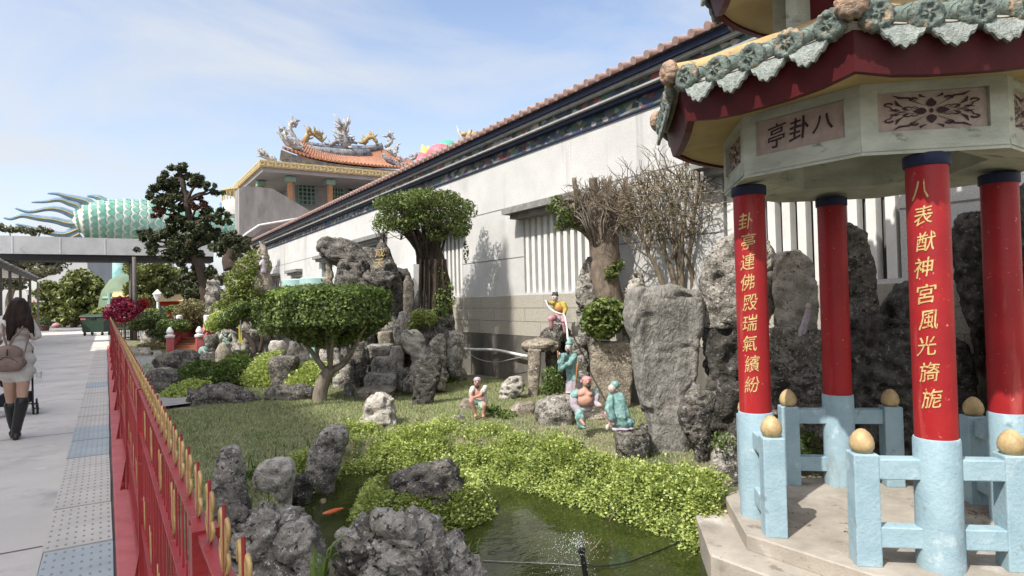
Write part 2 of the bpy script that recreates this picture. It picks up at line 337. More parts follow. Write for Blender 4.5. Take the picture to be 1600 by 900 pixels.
M['rockdark'] = mat('rock_dark', (.19, .172, .145), (.045, .041, .035), .9, 5, .35, 26, bdist=.03, detail=9, extra=[((.33, .31, .275), 34, .57, .05), ((.025, .023, .02), 24, .58, .05), ((.30, .29, .27), 8, .60, .08), ((.42, .41, .385), 15, .66, .04)], rock=True, lo=.41, hi=.6)
M['rockgrey'] = mat('rock_grey', (.40, .37, .32), (.13, .12, .10), .9, 5, .35, 26, bdist=.03, detail=9, extra=[((.55, .52, .46), 34, .57, .05), ((.05, .046, .04), 24, .57, .05), ((.46, .44, .40), 9, .60, .07), ((.08, .076, .068), 7, .62, .07)], rock=True, lo=.41, hi=.6)
M['rockpale'] = mat('rock_pale', (.56, .52, .45), (.34, .31, .265), .9, 6, .35, 26, bdist=.03, detail=9, extra=[((.12, .11, .095), 30, .60, .05), ((.15, .14, .125), 9, .62, .06)], rock=True, lo=.41, hi=.6)
M['rocktan'] = mat('rock_tan', (.38, .325, .25), (.20, .17, .13), .9, 5, .3, 26, bdist=.03, detail=9, extra=[((.50, .46, .39), 34, .58, .05), ((.07, .062, .05), 24, .59, .05), ((.12, .108, .092), 7, .60, .07), ((.48, .44, .38), 12, .64, .05)], rock=True, lo=.41, hi=.6)
M['rockmono'] = mat('rock_monolith', (.29, .275, .245), (.155, .147, .13), .92, 26, .4, 60, bdist=.012, detail=6, stretch=(1, 1, .55), extra=[((.41, .395, .36), 3.0, .58, .12), ((.11, .104, .092), 2.6, .6, .1)], rock=True)
M['rockblack'] = mat('rock_lava', (.12, .11, .095), (.026, .024, .021), .9, 9, .4, 30, bdist=.03, extra=[((.24, .225, .20), 11, .62, .06), ((.20, .19, .17), 36, .60, .05)], rock=True)
M['cream'] = mat('knit_cream', (.62, .585, .53), (.54, .505, .455), .9, 30, .1, 150)
M['skin'] = mat('skin', (.50, .31, .22), (.46, .28, .195), .5, 4, .0)
M['hair'] = mat('hair_dark', (.032, .018, .013), (.014, .009, .007), .62, 30, .3, 60, stretch=(1, 1, .08), spec=.2)
M['boot'] = mat('boot_black', (.014, .013, .013), (.010, .009, .009), .35, 6, .1, spec=.5)
M['bag'] = mat('backpack_taupe', (.23, .165, .135), (.19, .135, .11), .75, 9, .2, 70)
M['black'] = mat('black_plastic', (.014, .014, .015), rough=.5, bump=0)
M['blackfab'] = mat('black_fabric', (.02, .02, .022), (.014, .014, .016), .85, 20, .1)
M['white'] = mat('white_paint', (.74, .73, .70), (.62, .61, .58), .6, 8, .06)
M['metal'] = mat('grey_metal', (.33, .33, .33), rough=.45, bump=0, metal=.7)
M['bingreen'] = mat('bin_green', (.028, .055, .036), (.022, .044, .03), .5, 3, .03)
M['yellow'] = mat('sign_yellow', (.75, .62, .08), rough=.5, bump=0)
M['rust'] = mat('rusty_iron', (.16, .085, .06), (.10, .055, .04), .85, 12, .1)
M['pole'] = mat('pole_brown', (.13, .115, .105), (.09, .08, .072), .7, 9, .05)
M['canopy'] = mat('canopy_concrete', (.55, .55, .54), (.46, .46, .45), .85, 2, .1, 60, extra=[((.36, .36, .355), 1.5, .62, .1)])
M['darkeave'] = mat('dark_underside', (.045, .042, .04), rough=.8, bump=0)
M['s_teal'] = mat('statue_teal', (.27, .42, .385), (.10, .22, .205), .6, 22, .2, 60, extra=[((.40, .52, .48), 20, .63, .06)])
M['s_skin'] = mat('statue_skin', (.52, .29, .215), (.38, .20, .15), .6, 14, .1, 60)
M['s_pale'] = mat('statue_pale', (.56, .47, .43), (.40, .33, .30), .65, 16, .1, 60)
M['s_white'] = mat('statue_white', (.58, .58, .52), (.42, .44, .38), .65, 16, .1, 60, extra=[((.22, .38, .30), 14, .6, .06)])
M['s_black'] = mat('statue_black', (.045, .04, .038), rough=.6, bump=0)
M['s_pink'] = mat('statue_pink', (.56, .29, .31), (.42, .20, .23), .6, 18, .1)
M['s_mauve'] = mat('statue_mauve', (.47, .41, .45), (.34, .29, .34), .65, 18, .1)
M['s_yellow'] = mat('statue_yellow', (.55, .42, .08), (.40, .29, .05), .6, 18, .1)
M['s_green'] = mat('statue_green', (.30, .45, .36), (.2, .33, .27), .6, 18, .1)
M['s_stick'] = mat('statue_staff', (.45, .20, .09), (.33, .14, .06), .6, 18, .1)
M['koi'] = mat('koi_orange', (.62, .16, .05), (.50, .10, .03), .4, 12, 0)
M['koidull'] = mat('koi_dull', (.22, .17, .11), (.15, .12, .08), .5, 12, 0)

def water_mat():
    m, t, b = nodes('pond_water'); l = t.links.new
    tc = t.nodes.new('ShaderNodeTexCoord'); n = t.nodes.new('ShaderNodeTexNoise'); n.inputs['Scale'].default_value = 2.2; n.inputs['Detail'].default_value = 5; l(tc.outputs['Object'], n.inputs['Vector'])
    r = t.nodes.new('ShaderNodeValToRGB'); e = r.color_ramp.elements; e[0].position = .35; e[1].position = .7; e[0].color = (.030, .038, .010, 1); e[1].color = (.062, .075, .022, 1); l(n.outputs[0], r.inputs[0])
    mp = t.nodes.new('ShaderNodeMapping'); mp.inputs['Scale'].default_value = (1, 2.0, 1); mp.inputs['Rotation'].default_value = (0, 0, -YAW); l(tc.outputs['Object'], mp.inputs[0])
    n2 = t.nodes.new('ShaderNodeTexNoise'); n2.inputs['Scale'].default_value = 6; n2.inputs['Detail'].default_value = 2.5; l(mp.outputs[0], n2.inputs['Vector'])
    bp = t.nodes.new('ShaderNodeBump'); bp.inputs['Strength'].default_value = .10; bp.inputs['Distance'].default_value = .04; l(n2.outputs[0], bp.inputs['Height'])
    d = t.nodes.new('ShaderNodeBsdfDiffuse'); l(r.outputs[0], d.inputs[0])
    tr = t.nodes.new('ShaderNodeBsdfTransparent'); tr.inputs[0].default_value = (.62, .70, .42, 1)
    m1 = t.nodes.new('ShaderNodeMixShader'); m1.inputs[0].default_value = .38; l(d.outputs[0], m1.inputs[1]); l(tr.outputs[0], m1.inputs[2])
    g = t.nodes.new('ShaderNodeBsdfGlossy'); g.inputs['Roughness'].default_value = .04; l(bp.outputs[0], g.inputs['Normal'])
    fr = t.nodes.new('ShaderNodeFresnel'); fr.inputs[0].default_value = 1.33; l(bp.outputs[0], fr.inputs['Normal'])
    m2 = t.nodes.new('ShaderNodeMixShader'); l(fr.outputs[0], m2.inputs[0]); l(m1.outputs[0], m2.inputs[1]); l(g.outputs[0], m2.inputs[2])
    l(m2.outputs[0], t.nodes['Material Output'].inputs[0]); return m
M['water'] = water_mat()

# ------------------------------------------------------------------ the setting: ground, path, garden terrain, pond
WZ = -.30                       # pond water level
WALLX = 6.6
PC2 = (2.48, 4.39)              # pavilion centre in front of the camera (right, forward)
def cf(r_, f_, z=0): v = _r0 * r_ + _f0 * f_; return Vector((v.x, v.y, z))
PAV = cf(*PC2)
pond = [tuple(Z(px, py, WZ)[:2]) for px, py in [(440, 800), (462, 772), (510, 748), (560, 735), (620, 727), (700, 733), (760, 740), (830, 752), (900, 775), (980, 800), (1060, 830), (1120, 850), (1200, 890)]]
pond += [tuple((PAV + Vector((.2, -.6, 0)))[:2]), (PAV.x + .1, .4), (2.6, -.6), (1.1, .3), (.95, 2.2), (1.35, 3.4)]
PP = np.array(pond)
def pond_sd(x, y):              # signed distance, negative inside
    x = np.asarray(x, float); y = np.asarray(y, float); d = np.full(x.shape, 1e9); ins = np.zeros(x.shape, bool)
    for i in range(len(PP)):
        a = PP[i]; b = PP[(i + 1) % len(PP)]; e = b - a; t = np.clip(((x - a[0]) * e[0] + (y - a[1]) * e[1]) / (e @ e), 0, 1)
        d = np.minimum(d, np.hypot(x - a[0] - t * e[0], y - a[1] - t * e[1]))
        c = ((a[1] > y) != (b[1] > y)) & (x < (b[0] - a[0]) * (y - a[1]) / (b[1] - a[1] + 1e-12) + a[0]); ins ^= c
    return np.where(ins, -d, d)
def gz(x, y):                   # garden ground height
    d = pond_sd(x, y); t = np.clip((d + .12) / .34, 0, 1); t = t * t * (3 - 2 * t)
    und = .035 * np.sin(np.asarray(x) * 1.7 + 1) * np.sin(np.asarray(y) * 1.1); pr = np.clip((np.hypot(np.asarray(x) - PAV.x, np.asarray(y) - PAV.y) - 1.35) / .3, 0, 1)
    return -.72 + t * (.72 + und * pr - .2 * (1 - pr))
gx0, gx1, gy0, gy1 = .12, WALLX + .05, -3.0, 37.0
big = 900
mb = MB(); zz = -.012
for (a, b, c, d) in [(-big, gx0, -big, big), (gx1, big, -big, big), (gx0, gx1, -big, gy0), (gx0, gx1, gy1, big)]:
    mb.add([(a, c, zz), (b, c, zz), (b, d, zz), (a, d, zz)], [(0, 1, 2, 3)])
struct('ground', mb, M['ground'])
mb = MB(); mb.add([(-7.5, -6, 0), (-.36, -6, 0), (-.36, 60, 0), (-7.5, 60, 0)], [(0, 1, 2, 3)])
mb.add([(-.36, 31.5, 0), (.1, 31.5, 0), (.1, 60, 0), (-.36, 60, 0)], [(0, 1, 2, 3)]); struct('path', mb, M['concrete'])
mb = MB()
for y in np.arange(-4, 60, 4.6): mb.add([(-7.4, y, .004), (-.37, y + .05, .004), (-.37, y + .066, .004), (-7.4, y + .016, .004)], [(0, 1, 2, 3)])
mb.add([(-3.2, -6, .005), (-3.185, -6, .005), (-3.185, 60, .005), (-3.2, 60, .005)], [(0, 1, 2, 3)]); struct('path_joints', mb, mat('joint_dirt', (.17, .16, .145), (.11, .105, .095), .9, 5, 0))
def grid(xs, ys, fz):
    mb = MB(); XX, YY = np.meshgrid(xs, ys); ZZ = fz(XX, YY); n = len(xs)
    mb.add(np.stack([XX, YY, ZZ], -1).reshape(-1, 3).tolist(), [(j * n + i, j * n + i + 1, (j + 1) * n + i + 1, (j + 1) * n + i) for j in range(len(ys) - 1) for i in range(n - 1)]); return mb
xs = np.linspace(gx0, gx1, 84); ys = np.concatenate([np.linspace(gy0, 12, 180), np.linspace(12.3, gy1, 70)])
struct('garden_ground', grid(xs, ys, gz), M['soil'], True)
mb = MB(); q = PP; mb.add([(.5, -1.2, WZ), (WALLX - .2, -1.2, WZ), (WALLX - .2, 8.5, WZ), (.5, 8.5, WZ)], [(0, 1, 2, 3)]); struct('water', mb, M['water'])
# paved strip inside the garden
pts = [Z(*p)[:2] for p in [(196, 545), (250, 545), (262, 585), (246, 622), (330, 606), (300, 634), (215, 645), (204, 590)]]
mb = MB(); k = [(p[0], p[1], .045) for p in pts]; mb.add(k, [tuple(range(len(k)))]); struct('garden_path', mb, M['garden_path'])

# drain covers along the fence
def cover_mat(base, nm):
    m = base.copy(); m.name = nm; t = m.node_tree; l = t.links.new; b = t.nodes['Principled BSDF']
    tc = t.nodes.new('ShaderNodeTexCoord'); sp = t.nodes.new('ShaderNodeSeparateXYZ'); l(tc.outputs['Object'], sp.inputs[0])
    def mm(op, a, v=None, c=None):
        n = t.nodes.new('ShaderNodeMath'); n.operation = op
        if hasattr(a, 'is_linked') or hasattr(a, 'links'): l(a, n.inputs[0])
        else: n.inputs[0].default_value = a
        if v is not None:
            if hasattr(v, 'links'): l(v, n.inputs[1])
            else: n.inputs[1].default_value = v
        return n.outputs[0]
    fx = mm('FRACT', mm('MULTIPLY', sp.outputs[0], 21)); fy = mm('FRACT', mm('MULTIPLY', sp.outputs[1], 8.2))
    ax = mm('ABSOLUTE', mm('SUBTRACT', fx, .5)); ay = mm('ABSOLUTE', mm('SUBTRACT', fy, .5))
    hole = mm('MULTIPLY', mm('LESS_THAN', ax, .15), mm('LESS_THAN', ay, .16))
    old = b.inputs['Base Color'].links[0].from_socket
    mx = t.nodes.new('ShaderNodeMix'); mx.data_type = 'RGBA'; l(hole, mx.inputs[0]); l(old, mx.inputs[6]); mx.inputs[7].default_value = (.24, .232, .215, 1); l(mx.outputs[2], b.inputs['Base Color']); return m
M['cover'] = cover_mat(M['cover'], 'cover_perf'); M['coverblue'] = cover_mat(M['coverblue'], 'coverblue_perf')
mb = MB(); mb.box((0, 0, 0), (.372, .985, .03)); p0 = obj('drain_cover', mb, M['cover'])
p1 = obj('drain_cover', mb, M['coverblue'])
tag(p0, 'grey perforated drain cover set in the strip beside the red fence', 'drain cover', 'drain covers beside the fence')
tag(p1, 'bluish perforated drain cover set in the strip beside the red fence', 'drain cover', 'drain covers beside the fence')
used = {0: False, 1: False}
for i in range(30):
    b = 1 if i in (2, 3, 7, 8, 14) else 0; src = (p0, p1)[b]; y = 1.55 + i
    o = src if not used[b] else dup(src); used[b] = True; o.location = (-.17 + .004 * math.sin(i * 7), y, -.009 + .004 * (i % 3))
    o.rotation_euler = (0, 0, .006 * math.sin(i * 3.3))

# ------------------------------------------------------------------ pavilion
pv = thing('octagonal_pavilion', 'red columned octagonal pavilion with light blue railings and green tiled eaves over the pond', 'pavilion', PAV)
TH0 = R(-99) - YAW              # outward normal of the face over the front column
def pd(a): return Vector((math.cos(a), math.sin(a), 0))
def octv(r_, z, k): a = TH0 + R(22.5 + 45 * k); return Vector((PAV.x + r_ * math.cos(a), PAV.y + r_ * math.sin(a), z))
def ring(prof, nm, m, par=pv, smooth=False):   # octagonal lathe of (R, z)
    mb = MB(); mb.lathe(prof, (PAV.x, PAV.y, 0), 8, TH0 + R(22.5)); return obj(nm, mb, m, par, smooth)
ring([(1.30, -.75), (1.30, -.11), (1.285, -.10), (.3, -.10)], 'lower_slab', M['slab'])
ring([(1.04, -.098), (1.04, -.008), (1.03, 0), (.2, .0)], 'floor_slab', M['slab'])
AP = .80                        # column distance from the middle
cols = []
colmb = MB(); colmb.lathe([(.106, .68), (.106, 2.30)], n=64); bandmb = MB(); bandmb.lathe([(.113, 2.235), (.117, 2.24), (.117, 2.298), (.108, 2.304)], n=40)
basemb = MB(); basemb.lathe([(.120, -.002), (.121, .02), (.117, .3), (.117, .705), (.113, .718), (.108, .72)], n=40)
for k in range(4):
    a = TH0 - R(90) * k; c = PAV + pd(a) * AP
    sh = lambda mbx: [tuple(Vector(v) + Vector((c.x, c.y, 0))) for v in mbx.v]
    parts = []
    for nm, src, m in (('column', colmb, 'red'), ('column_base', basemb, 'blue'), ('column_band', bandmb, 'navy')):
        q = MB(); q.v = sh(src); q.f = src.f; q.m = src.m; parts.append(obj(nm, q, M[m], pv, True, 50))
    cols.append((c, a, parts[0]))
def wrap(c, a):                 # places flat lettering round a column at angle a
    def fn(x, y, d):
        t = a + x / .107; rr = .1062 + d; return (c.x + rr * math.cos(t), c.y + rr * math.sin(t), y)
    return fn
def toward(c): return math.atan2(-c.y, -c.x)
c, a, part = cols[0]
zs = [2.06, 1.90, 1.73, 1.58, 1.42, 1.28, 1.12, .96, .83]; zs = [2.10 - .144 * i for i in range(9)]
glyphs('gold_lettering', [(ch, .008 * ((i * 7) % 3 - 1), z, .092 * (1 if i else .9), .108, .14) for i, (ch, z) in enumerate(zip('八表猷神宮風光旖旎', zs))], wrap(c, toward(c) - .22), M['goldlet'], part, .0035)
c, a, part = cols[1]
glyphs('gold_lettering', [(ch, .006 * ((i * 5) % 3 - 1), 2.05 - .141 * i, .096, .112, .14) for i, ch in enumerate('卦亭連佛殿瑞氣繽紛')], wrap(c, toward(c) - .18), M['goldlet'], part, .0035)
# posts with gilded eggs and short rails
for k in range(4):
    c, a, _ = cols[k]; t = Vector((-math.sin(a), math.cos(a), 0)); nrm = pd(a)
    for s in (-1, 1):
        p = c + t * (s * .385) - nrm * .015; mb = MB(); mb.box((p.x, p.y, .312), (.135, .135, .63), a)
        o = obj('post', mb, M['blue'], pv); bv = o.modifiers.new('b', 'BEVEL'); bv.width = .008; bv.segments = 2
        mb = MB(); mb.lathe([(.012, .624), (.05, .63), (.064, .655), (.066, .68), (.058, .712), (.042, .738), (.02, .757), (.004, .762)], (p.x, p.y, 0), 20); obj('egg_finial', mb, M['gold'], o, True)
        for zc, hh in ((.545, .115), (.165, .115)):
            mb = MB(); e0 = c + t * (s * .10); e1 = c + t * (s * .322); mb.bar((e0.x, e0.y, zc), (e1.x, e1.y, zc), .095, hh); o2 = obj('rail', mb, M['blue'], pv); bv = o2.modifiers.new('b', 'BEVEL'); bv.width = .007; bv.segments = 2
# beam ring with recessed plaques
ZB0, ZB1 = 2.30, 2.70; RB = .975
mb = MB(); pl = []
for k in range(8):
    a = octv(RB, 0, k - 1); b = octv(RB, 0, k); nrm = pd(TH0 + R(45 * k)); e = (b - a); w_ = e.length; e.normalize()
    def P(u, z, d=0, a=a, e=e, nrm=nrm): return a + e * u + Vector((0, 0, z)) - nrm * d
    u0, u1, z0, z1 = .09, w_ - .09, ZB0 + .125, ZB1 - .055; dp = .028
    V = [P(0, ZB0), P(w_, ZB0), P(w_, ZB1), P(0, ZB1), P(u0, z0), P(u1, z0), P(u1, z1), P(u0, z1), P(u0, z0, dp), P(u1, z0, dp), P(u1, z1, dp), P(u0, z1, dp)]
    mb.add(V, [(0, 1, 5, 4), (1, 2, 6, 5), (2, 3, 7, 6), (3, 0, 4, 7), (4, 5, 9, 8), (5, 6, 10, 9), (6, 7, 11, 10), (7, 4, 8, 11)])
    pl.append((P, u0, u1, z0, z1, e, nrm, w_))
    i0, i1 = octv(.66, ZB0 + .06, k - 1), octv(.66, ZB0 + .06, k); mb.add([P(0, ZB0), P(w_, ZB0), i1, i0], [(0, 1, 2, 3)])
    j0, j1 = octv(.66, ZB1 - .1, k - 1), octv(.66, ZB1 - .1, k); mb.add([i0, i1, j1, j0], [(0, 1, 2, 3)])
    mb.add([j0, j1, Vector((PAV.x, PAV.y, ZB1 + .1))], [(0, 1, 2)])
    mb.add([P(0, ZB0 + .02, -.006), P(w_, ZB0 + .02, -.006), P(w_, ZB0 + .055, -.004), P(0, ZB0 + .055, -.004)], [(0, 1, 2, 3)])
bm_ = obj('beam_ring', mb, M['beam'], pv)
def scroll(c, r0, turns, a0, sgn, wd=.011, tail=None):     # a ribbon that curls in, thick at the curl
    pts = []
    for i in range(26):
        t = i / 25; rr = r0 * (1 - .72 * t); an = a0 + sgn * t * turns * 2 * math.pi; pts.append((c[0] + rr * math.cos(an), c[1] + rr * math.sin(an), wd * (.45 + .75 * t)))
    if tail:
        p0 = pts[0]; pts = [(tail[0] + (p0[0] - tail[0]) * s + tail[2] * math.sin(s * math.pi), tail[1] + (p0[1] - tail[1]) * s + tail[3] * math.sin(s * math.pi), wd * .5 * (.3 + .7 * s)) for s in [i / 8 for i in range(8)]] + pts
    return pts
def floral(P, cx, cz, w_, h_, d, m, par):
    mb = MB()
    def ribbon(pts):
        L_, R_ = [], []
        for i, (x, z, wd) in enumerate(pts):
            x0, z0, _ = pts[max(i - 1, 0)]; x1, z1, _ = pts[min(i + 1, len(pts) - 1)]; l = math.hypot(x1 - x0, z1 - z0) or 1; nx, nz = -(z1 - z0) / l, (x1 - x0) / l
            L_.append((x + nx * wd * 1.25, z + nz * wd * 2.0)); R_.append((x - nx * wd * 1.25, z - nz * wd * 2.0))
        n = len(pts); fr = [P(cx + x * w_, cz + z * h_, d - .006) for x, z in L_ + R_]; mb.add(fr, [(i, i + 1, n + i + 1, n + i) for i in range(n - 1)])
    def petal(x, z, an, l, wd):
        pts = []
        for i in range(13):
            t = i / 12; pts.append((x + math.cos(an) * l * t, z + math.sin(an) * l * t, wd * math.sin(math.pi * t ** .75) * (1 - .15 * t) + .002))
        ribbon(pts)
    for an in (0, 90, 180, 270): petal(.045 * math.cos(R(an)), .10 * math.sin(R(an)), R(an), .13 if an % 180 == 0 else .24, .045 if an % 180 == 0 else .04)
    ribbon([(-.02, 0, .004), (-.01, 0, .03), (.01, 0, .03), (.02, 0, .004)])
    for sx in (-1, 1):
        for sz in (-1, 1):
            f = lambda pts: ribbon([(sx * x, sz * z, wd) for x, z, wd in pts])
            f(scroll((.40, .22), .055, .8, -1.6, 1, .013, (.12, .10, .05, -.12))); f(scroll((.16, .33), .05, .7, -1, 1, .013, (.06, .14, .04, .05)))
            f(scroll((.235, .09), .045, .8, 3.0, -1, .012, (.10, .03, .0, .06))); f([(.14, .28, .003), (.22, .37, .012), (.30, .38, .014), (.37, .46, .003)])
            f([(.27, .13, .003), (.32, .20, .016), (.345, .33, .003)]); f([(.05, .36, .003), (.10, .40, .014), (.11, .46, .003)])
            f([(.30, .05, .003), (.34, .07, .013), (.40, .05, .003)])
    return obj('floral_relief', mb, m, par)
for k, (P, u0, u1, z0, z1, e, nrm, w_) in enumerate(pl):
    mb = MB(); mb.add([P(u0 + .001, z0 + .001, .025), P(u1 - .001, z0 + .001, .025), P(u1 - .001, z1 - .001, .025), P(u0 + .001, z1 - .001, .025)], [(0, 1, 2, 3)])
    o = obj('plaque', mb, M['plaque'], bm_)
    if k == 7:
        items = [('亭', w_ * .30, (z0 + z1) / 2, .115, .15, .1), ('卦', w_ * .50, (z0 + z1) / 2 + .012, .125, .14, .1), ('八', w_ * .70, (z0 + z1) / 2 + .01, .125, .10, .1)]
        glyphs('painted_lettering', items, lambda x, y, d, P=P: tuple(P(x, y, .0235 - d)), M['relief'], bm_, .004)
    else: floral(P, w_ / 2, (z0 + z1) / 2, (u1 - u0) * .95, (z1 - z0) * .95, .025, M['relief'], bm_)
# eaves
def roof(RBm, RE, ZS, ZE, RT, ZT, lbl, disc_n, lift=.05, vis=range(8)):
    f = MB(); s_ = MB(); pn = MB(); nseg = 6
    for k in range(8):
        ct = MB()
        def edge(r_, z, t, up):                # point along the face between two corners, raised near the corners
            a, b = octv(r_, z, k - 1), octv(r_, z, k); q = a.lerp(b, t); q.z += up * (abs(2 * t - 1) ** 3); return q
        for i in range(nseg):
            t0, t1 = i / nseg, (i + 1) / nseg
            A = [edge(RE - .05, ZS, t0, lift), edge(RE - .05, ZS, t1, lift), edge(RE, ZS, t1, lift), edge(RE, ZS, t0, lift)]
            f.add(A, [(0, 1, 2, 3)])
            f.add([A[3], A[2], edge(RE + .05, ZE - .015, t1, lift), edge(RE + .05, ZE - .015, t0, lift)], [(0, 1, 2, 3)])
            f.add([edge(RE - .05, ZS, t0, lift), edge(RE - .05, ZS, t1, lift), edge(RE - .05, ZS + .03, t1, lift), edge(RE - .05, ZS + .03, t0, lift)], [(0, 1, 2, 3)])
            s_.add([edge(RE - .045, ZS + .02, t0, lift), edge(RE - .045, ZS + .02, t1, lift), edge(RBm, ZS + .085, t1, 0), edge(RBm, ZS + .085, t0, 0)], [(0, 1, 2, 3)])
            pn.add([edge(RE + .09, ZE, t0, lift), edge(RE + .09, ZE, t1, lift), edge(RT, ZT, t1, 0), edge(RT, ZT, t0, 0)], [(0, 1, 2, 3)])
            pn.add([edge(RE + .09, ZE, t0, lift), edge(RE + .09, ZE, t1, lift), edge(RE + .05, ZE - .03, t1, lift), edge(RE + .05, ZE - .03, t0, lift)], [(0, 1, 2, 3)])
        if k: obj('cover_tiles', ct_prev, M['gtile'], pv, True, 50)
        ct_prev = ct
        aa = TH0 + R(45 * k); nrm = pd(aa); tv = Vector((-math.sin(aa), math.cos(aa), 0))
        side = 2 * math.sin(R(22.5)); sp = (RE + .09) * side / disc_n
        for i in range(disc_n):
            t = (i + .5) / disc_n; e0 = edge(RE + .10, ZE + .035, t, lift); off = (e0 - PAV).dot(tv); r_end = max(RT, abs(off) / math.tan(R(22.5)) / math.cos(R(22.5)) * 1.0)
            top = PAV + nrm * (r_end * math.cos(R(22.5))) + tv * off; fr = (RE + .1 - r_end) / (RE + .1 - RT); top.z = ZE + .035 + (ZT - ZE) * fr
            if (top - e0).length > .04:
                gnum = max(2, int((top - e0).length / .16)); 
                for j in range(gnum):
                    q0 = e0.lerp(top, j / gnum); q1 = e0.lerp(top, (j + 1) / gnum); ct.tube([q0, q1], [.052, .046], 10)
            if k in vis:
                m3 = Matrix((tv, Vector((0, 0, 1)), nrm)).transposed(); d = MB(); n = 40
                prof = [(.0, .030), (.018, .033), (.026, .022), (.040, .020), (.048, .032), (.062, .032), (.078, .018), (.085, .006), (.085, -.02), (0, -.02)]
                vs = []
                for rr, hh in prof:
                    for j in range(n):
                        an = 2 * math.pi * j / n; sc = 1 + (.055 * math.cos(an * 14) if rr > .05 else .10 * math.cos(an * 7 + rr * 90) if rr > .015 else 0); h2 = hh + (.006 * math.sin(an * 5 + rr * 130) if .01 < rr < .05 else 0)
                        vs.append(e0 + m3 @ Vector((rr * sc * math.cos(an), rr * sc * math.sin(an), h2)))
                d.add(vs, [(a * n + j, a * n + (j + 1) % n, (a + 1) * n + (j + 1) % n, (a + 1) * n + j) for a in range(len(prof) - 1) for j in range(n)])
                obj('tile_end', d, M['disc'], pv, True)
            if k in vis and i < disc_n:
                t = (i + 1.0) / disc_n if i < disc_n - 1 else 1.02
                if i == disc_n - 1: continue
                c0 = edge(RE + .105, ZE + .01, t, lift); d = MB(); hw = sp * .5 - .004; n = 22; top_, bot, inn = [], [], []
                dv = (Vector((0, 0, -1)) + nrm * .28).normalized()
                for j in range(n + 1):
                    u = -1 + 2 * j / n; dep = .045 + .075 * (1 - abs(u) ** 1.8) + .010 * math.cos(u * math.pi * 5)
                    x = tv * (u * hw); sag = Vector((0, 0, -.022 * (1 - u * u)))
                    top_.append(c0 + x + sag); bot.append(c0 + x + sag + dv * dep); inn.append(c0 + x + sag + dv * dep * .82 + nrm * .010)
                bk = [q - nrm * .022 for q in bot]; tb = [q - nrm * .022 for q in top_]
                vs = top_ + inn + bot + bk + tb; q = n + 1
                d.add(vs, [(r_ * q + j, r_ * q + j + 1, (r_ + 1) * q + j + 1, (r_ + 1) * q + j) for r_ in range(4) for j in range(n)])
                obj('drip_tile', d, M['drip'], pv, True, 40)
    obj('cover_tiles', ct_prev, M['gtile'], pv, True, 50)
    obj('fascia', f, M['fascia'], pv); obj('soffit', s_, M['soffit'], pv); obj('pan_tiles', pn, M['pan'], pv)
    for k in range(8):
        a = octv(RE + .10, ZE + .075 + lift, k); b = octv(RT, ZT + .05, k); mid = a.lerp(b, .45) - Vector((0, 0, .02)); mb = MB(); mb.tube([a, a.lerp(mid, .5) - Vector((0, 0, .012)), mid, b], [.058, .060, .062, .064], 14)
        o = obj('hip_ridge', mb, M['hip'], pv, True, 50)
        dr = pd(TH0 + R(22.5 + 45 * k)); tv = Vector((-dr.y, dr.x, 0)); d = MB(); n = 36; vs = []; prof = [(0, .05), (.02, .05), (.03, .035), (.045, .045), (.066, .03), (.078, .006), (.078, -.02), (0, -.02)]; m3 = Matrix((tv, Vector((0, 0, 1)), dr)).transposed()
        for rr, hh in prof:
            for j in range(n): an = 2 * math.pi * j / n; sc = 1 + (.07 * math.cos(an * 11) if rr > .02 else 0); vs.append(a + dr * .02 + m3 @ Vector((rr * sc * math.cos(an), rr * sc * math.sin(an), hh)))
        d.add(vs, [(x * n + j, x * n + (j + 1) % n, (x + 1) * n + (j + 1) % n, (x + 1) * n + j) for x in range(len(prof) - 1) for j in range(n)]); obj('ridge_end', d, M['disc2'], o, True)
roof(RB - .005, 1.37, 2.615, 2.84, .62, 3.19, 'lower', 5, .045)
mb = MB(); mb.tube([octv(.63, 3.235, k) for k in range(9)], .062, 12, cap=False); obj('ring_ridge', mb, M['hip'], pv, True)
ring([(.56, 3.15), (.56, 3.30), (.5, 3.30), (.5, 3.72), (.2, 3.72)], 'drum', M['fascia'])
for k in range(8):
    v = octv(.525, 0, k); mb = MB(); mb.box((v.x, v.y, 3.5), (.11, .11, .42), TH0 + R(22.5 + 45 * k)); obj('drum_post', mb, M['beam'], pv)
ring([(.58, 3.70), (.58, 3.86), (.3, 3.86), (.3, 3.70)], 'drum_beam', M['beam'])
roof(.575, 1.0, 3.645, 3.84, .2, 4.35, 'upper', 4, .045, vis=(0, 1, 2, 3, 4, 5, 6, 7))
# ------------------------------------------------------------------ temple hall with the long washed wall
hall = thing('temple_hall', 'long low temple hall with pale washed stone wall, slatted windows and painted eaves', 'building', (WALLX, 16, 0))
Y0, Y1 = -4.0, 35.2; EZ = 4.55
wins = [(-.30 + 4.58 * i - 0, i) for i in range(0)]
win = [(3.25, 5.37, 'g'), (7.82, 9.95, 'g'), (12.38, 14.5, 'g'), (17.0, 18.9, 't'), (21.9, 23.2, 's'), (26.1, 27.5, 'w'), (30.0, 31.3, 'w')]
WB, WT = 1.66, 3.02
def winz(t): return {'g': (WB, WT), 't': (2.35, 3.25), 's': (1.5, 3.05), 'w': (1.9, 2.75)}[t]
mb = MB(); T = .22            # wall as vertical strips round the openings
ycut = Y0
def wallbox(y0, y1, z0, z1): mb.box((WALLX + T / 2, (y0 + y1) / 2, (z0 + z1) / 2), (T, y1 - y0, z1 - z0))
for y0, y1, t in win:
    a, b = winz(t); wallbox(ycut, y0, 1.62 if False else 1.62, EZ)
    if a > 1.63: wallbox(y0, y1, 1.62, a)
    wallbox(y0, y1, b, EZ); ycut = y1
wallbox(ycut, Y1, 1.62, EZ)
mb.box((WALLX + 3, Y1 - .1, EZ / 2), (5.9, .2, EZ)); wall = obj('wall', mb, M['plaster'], hall)
mb = MB()
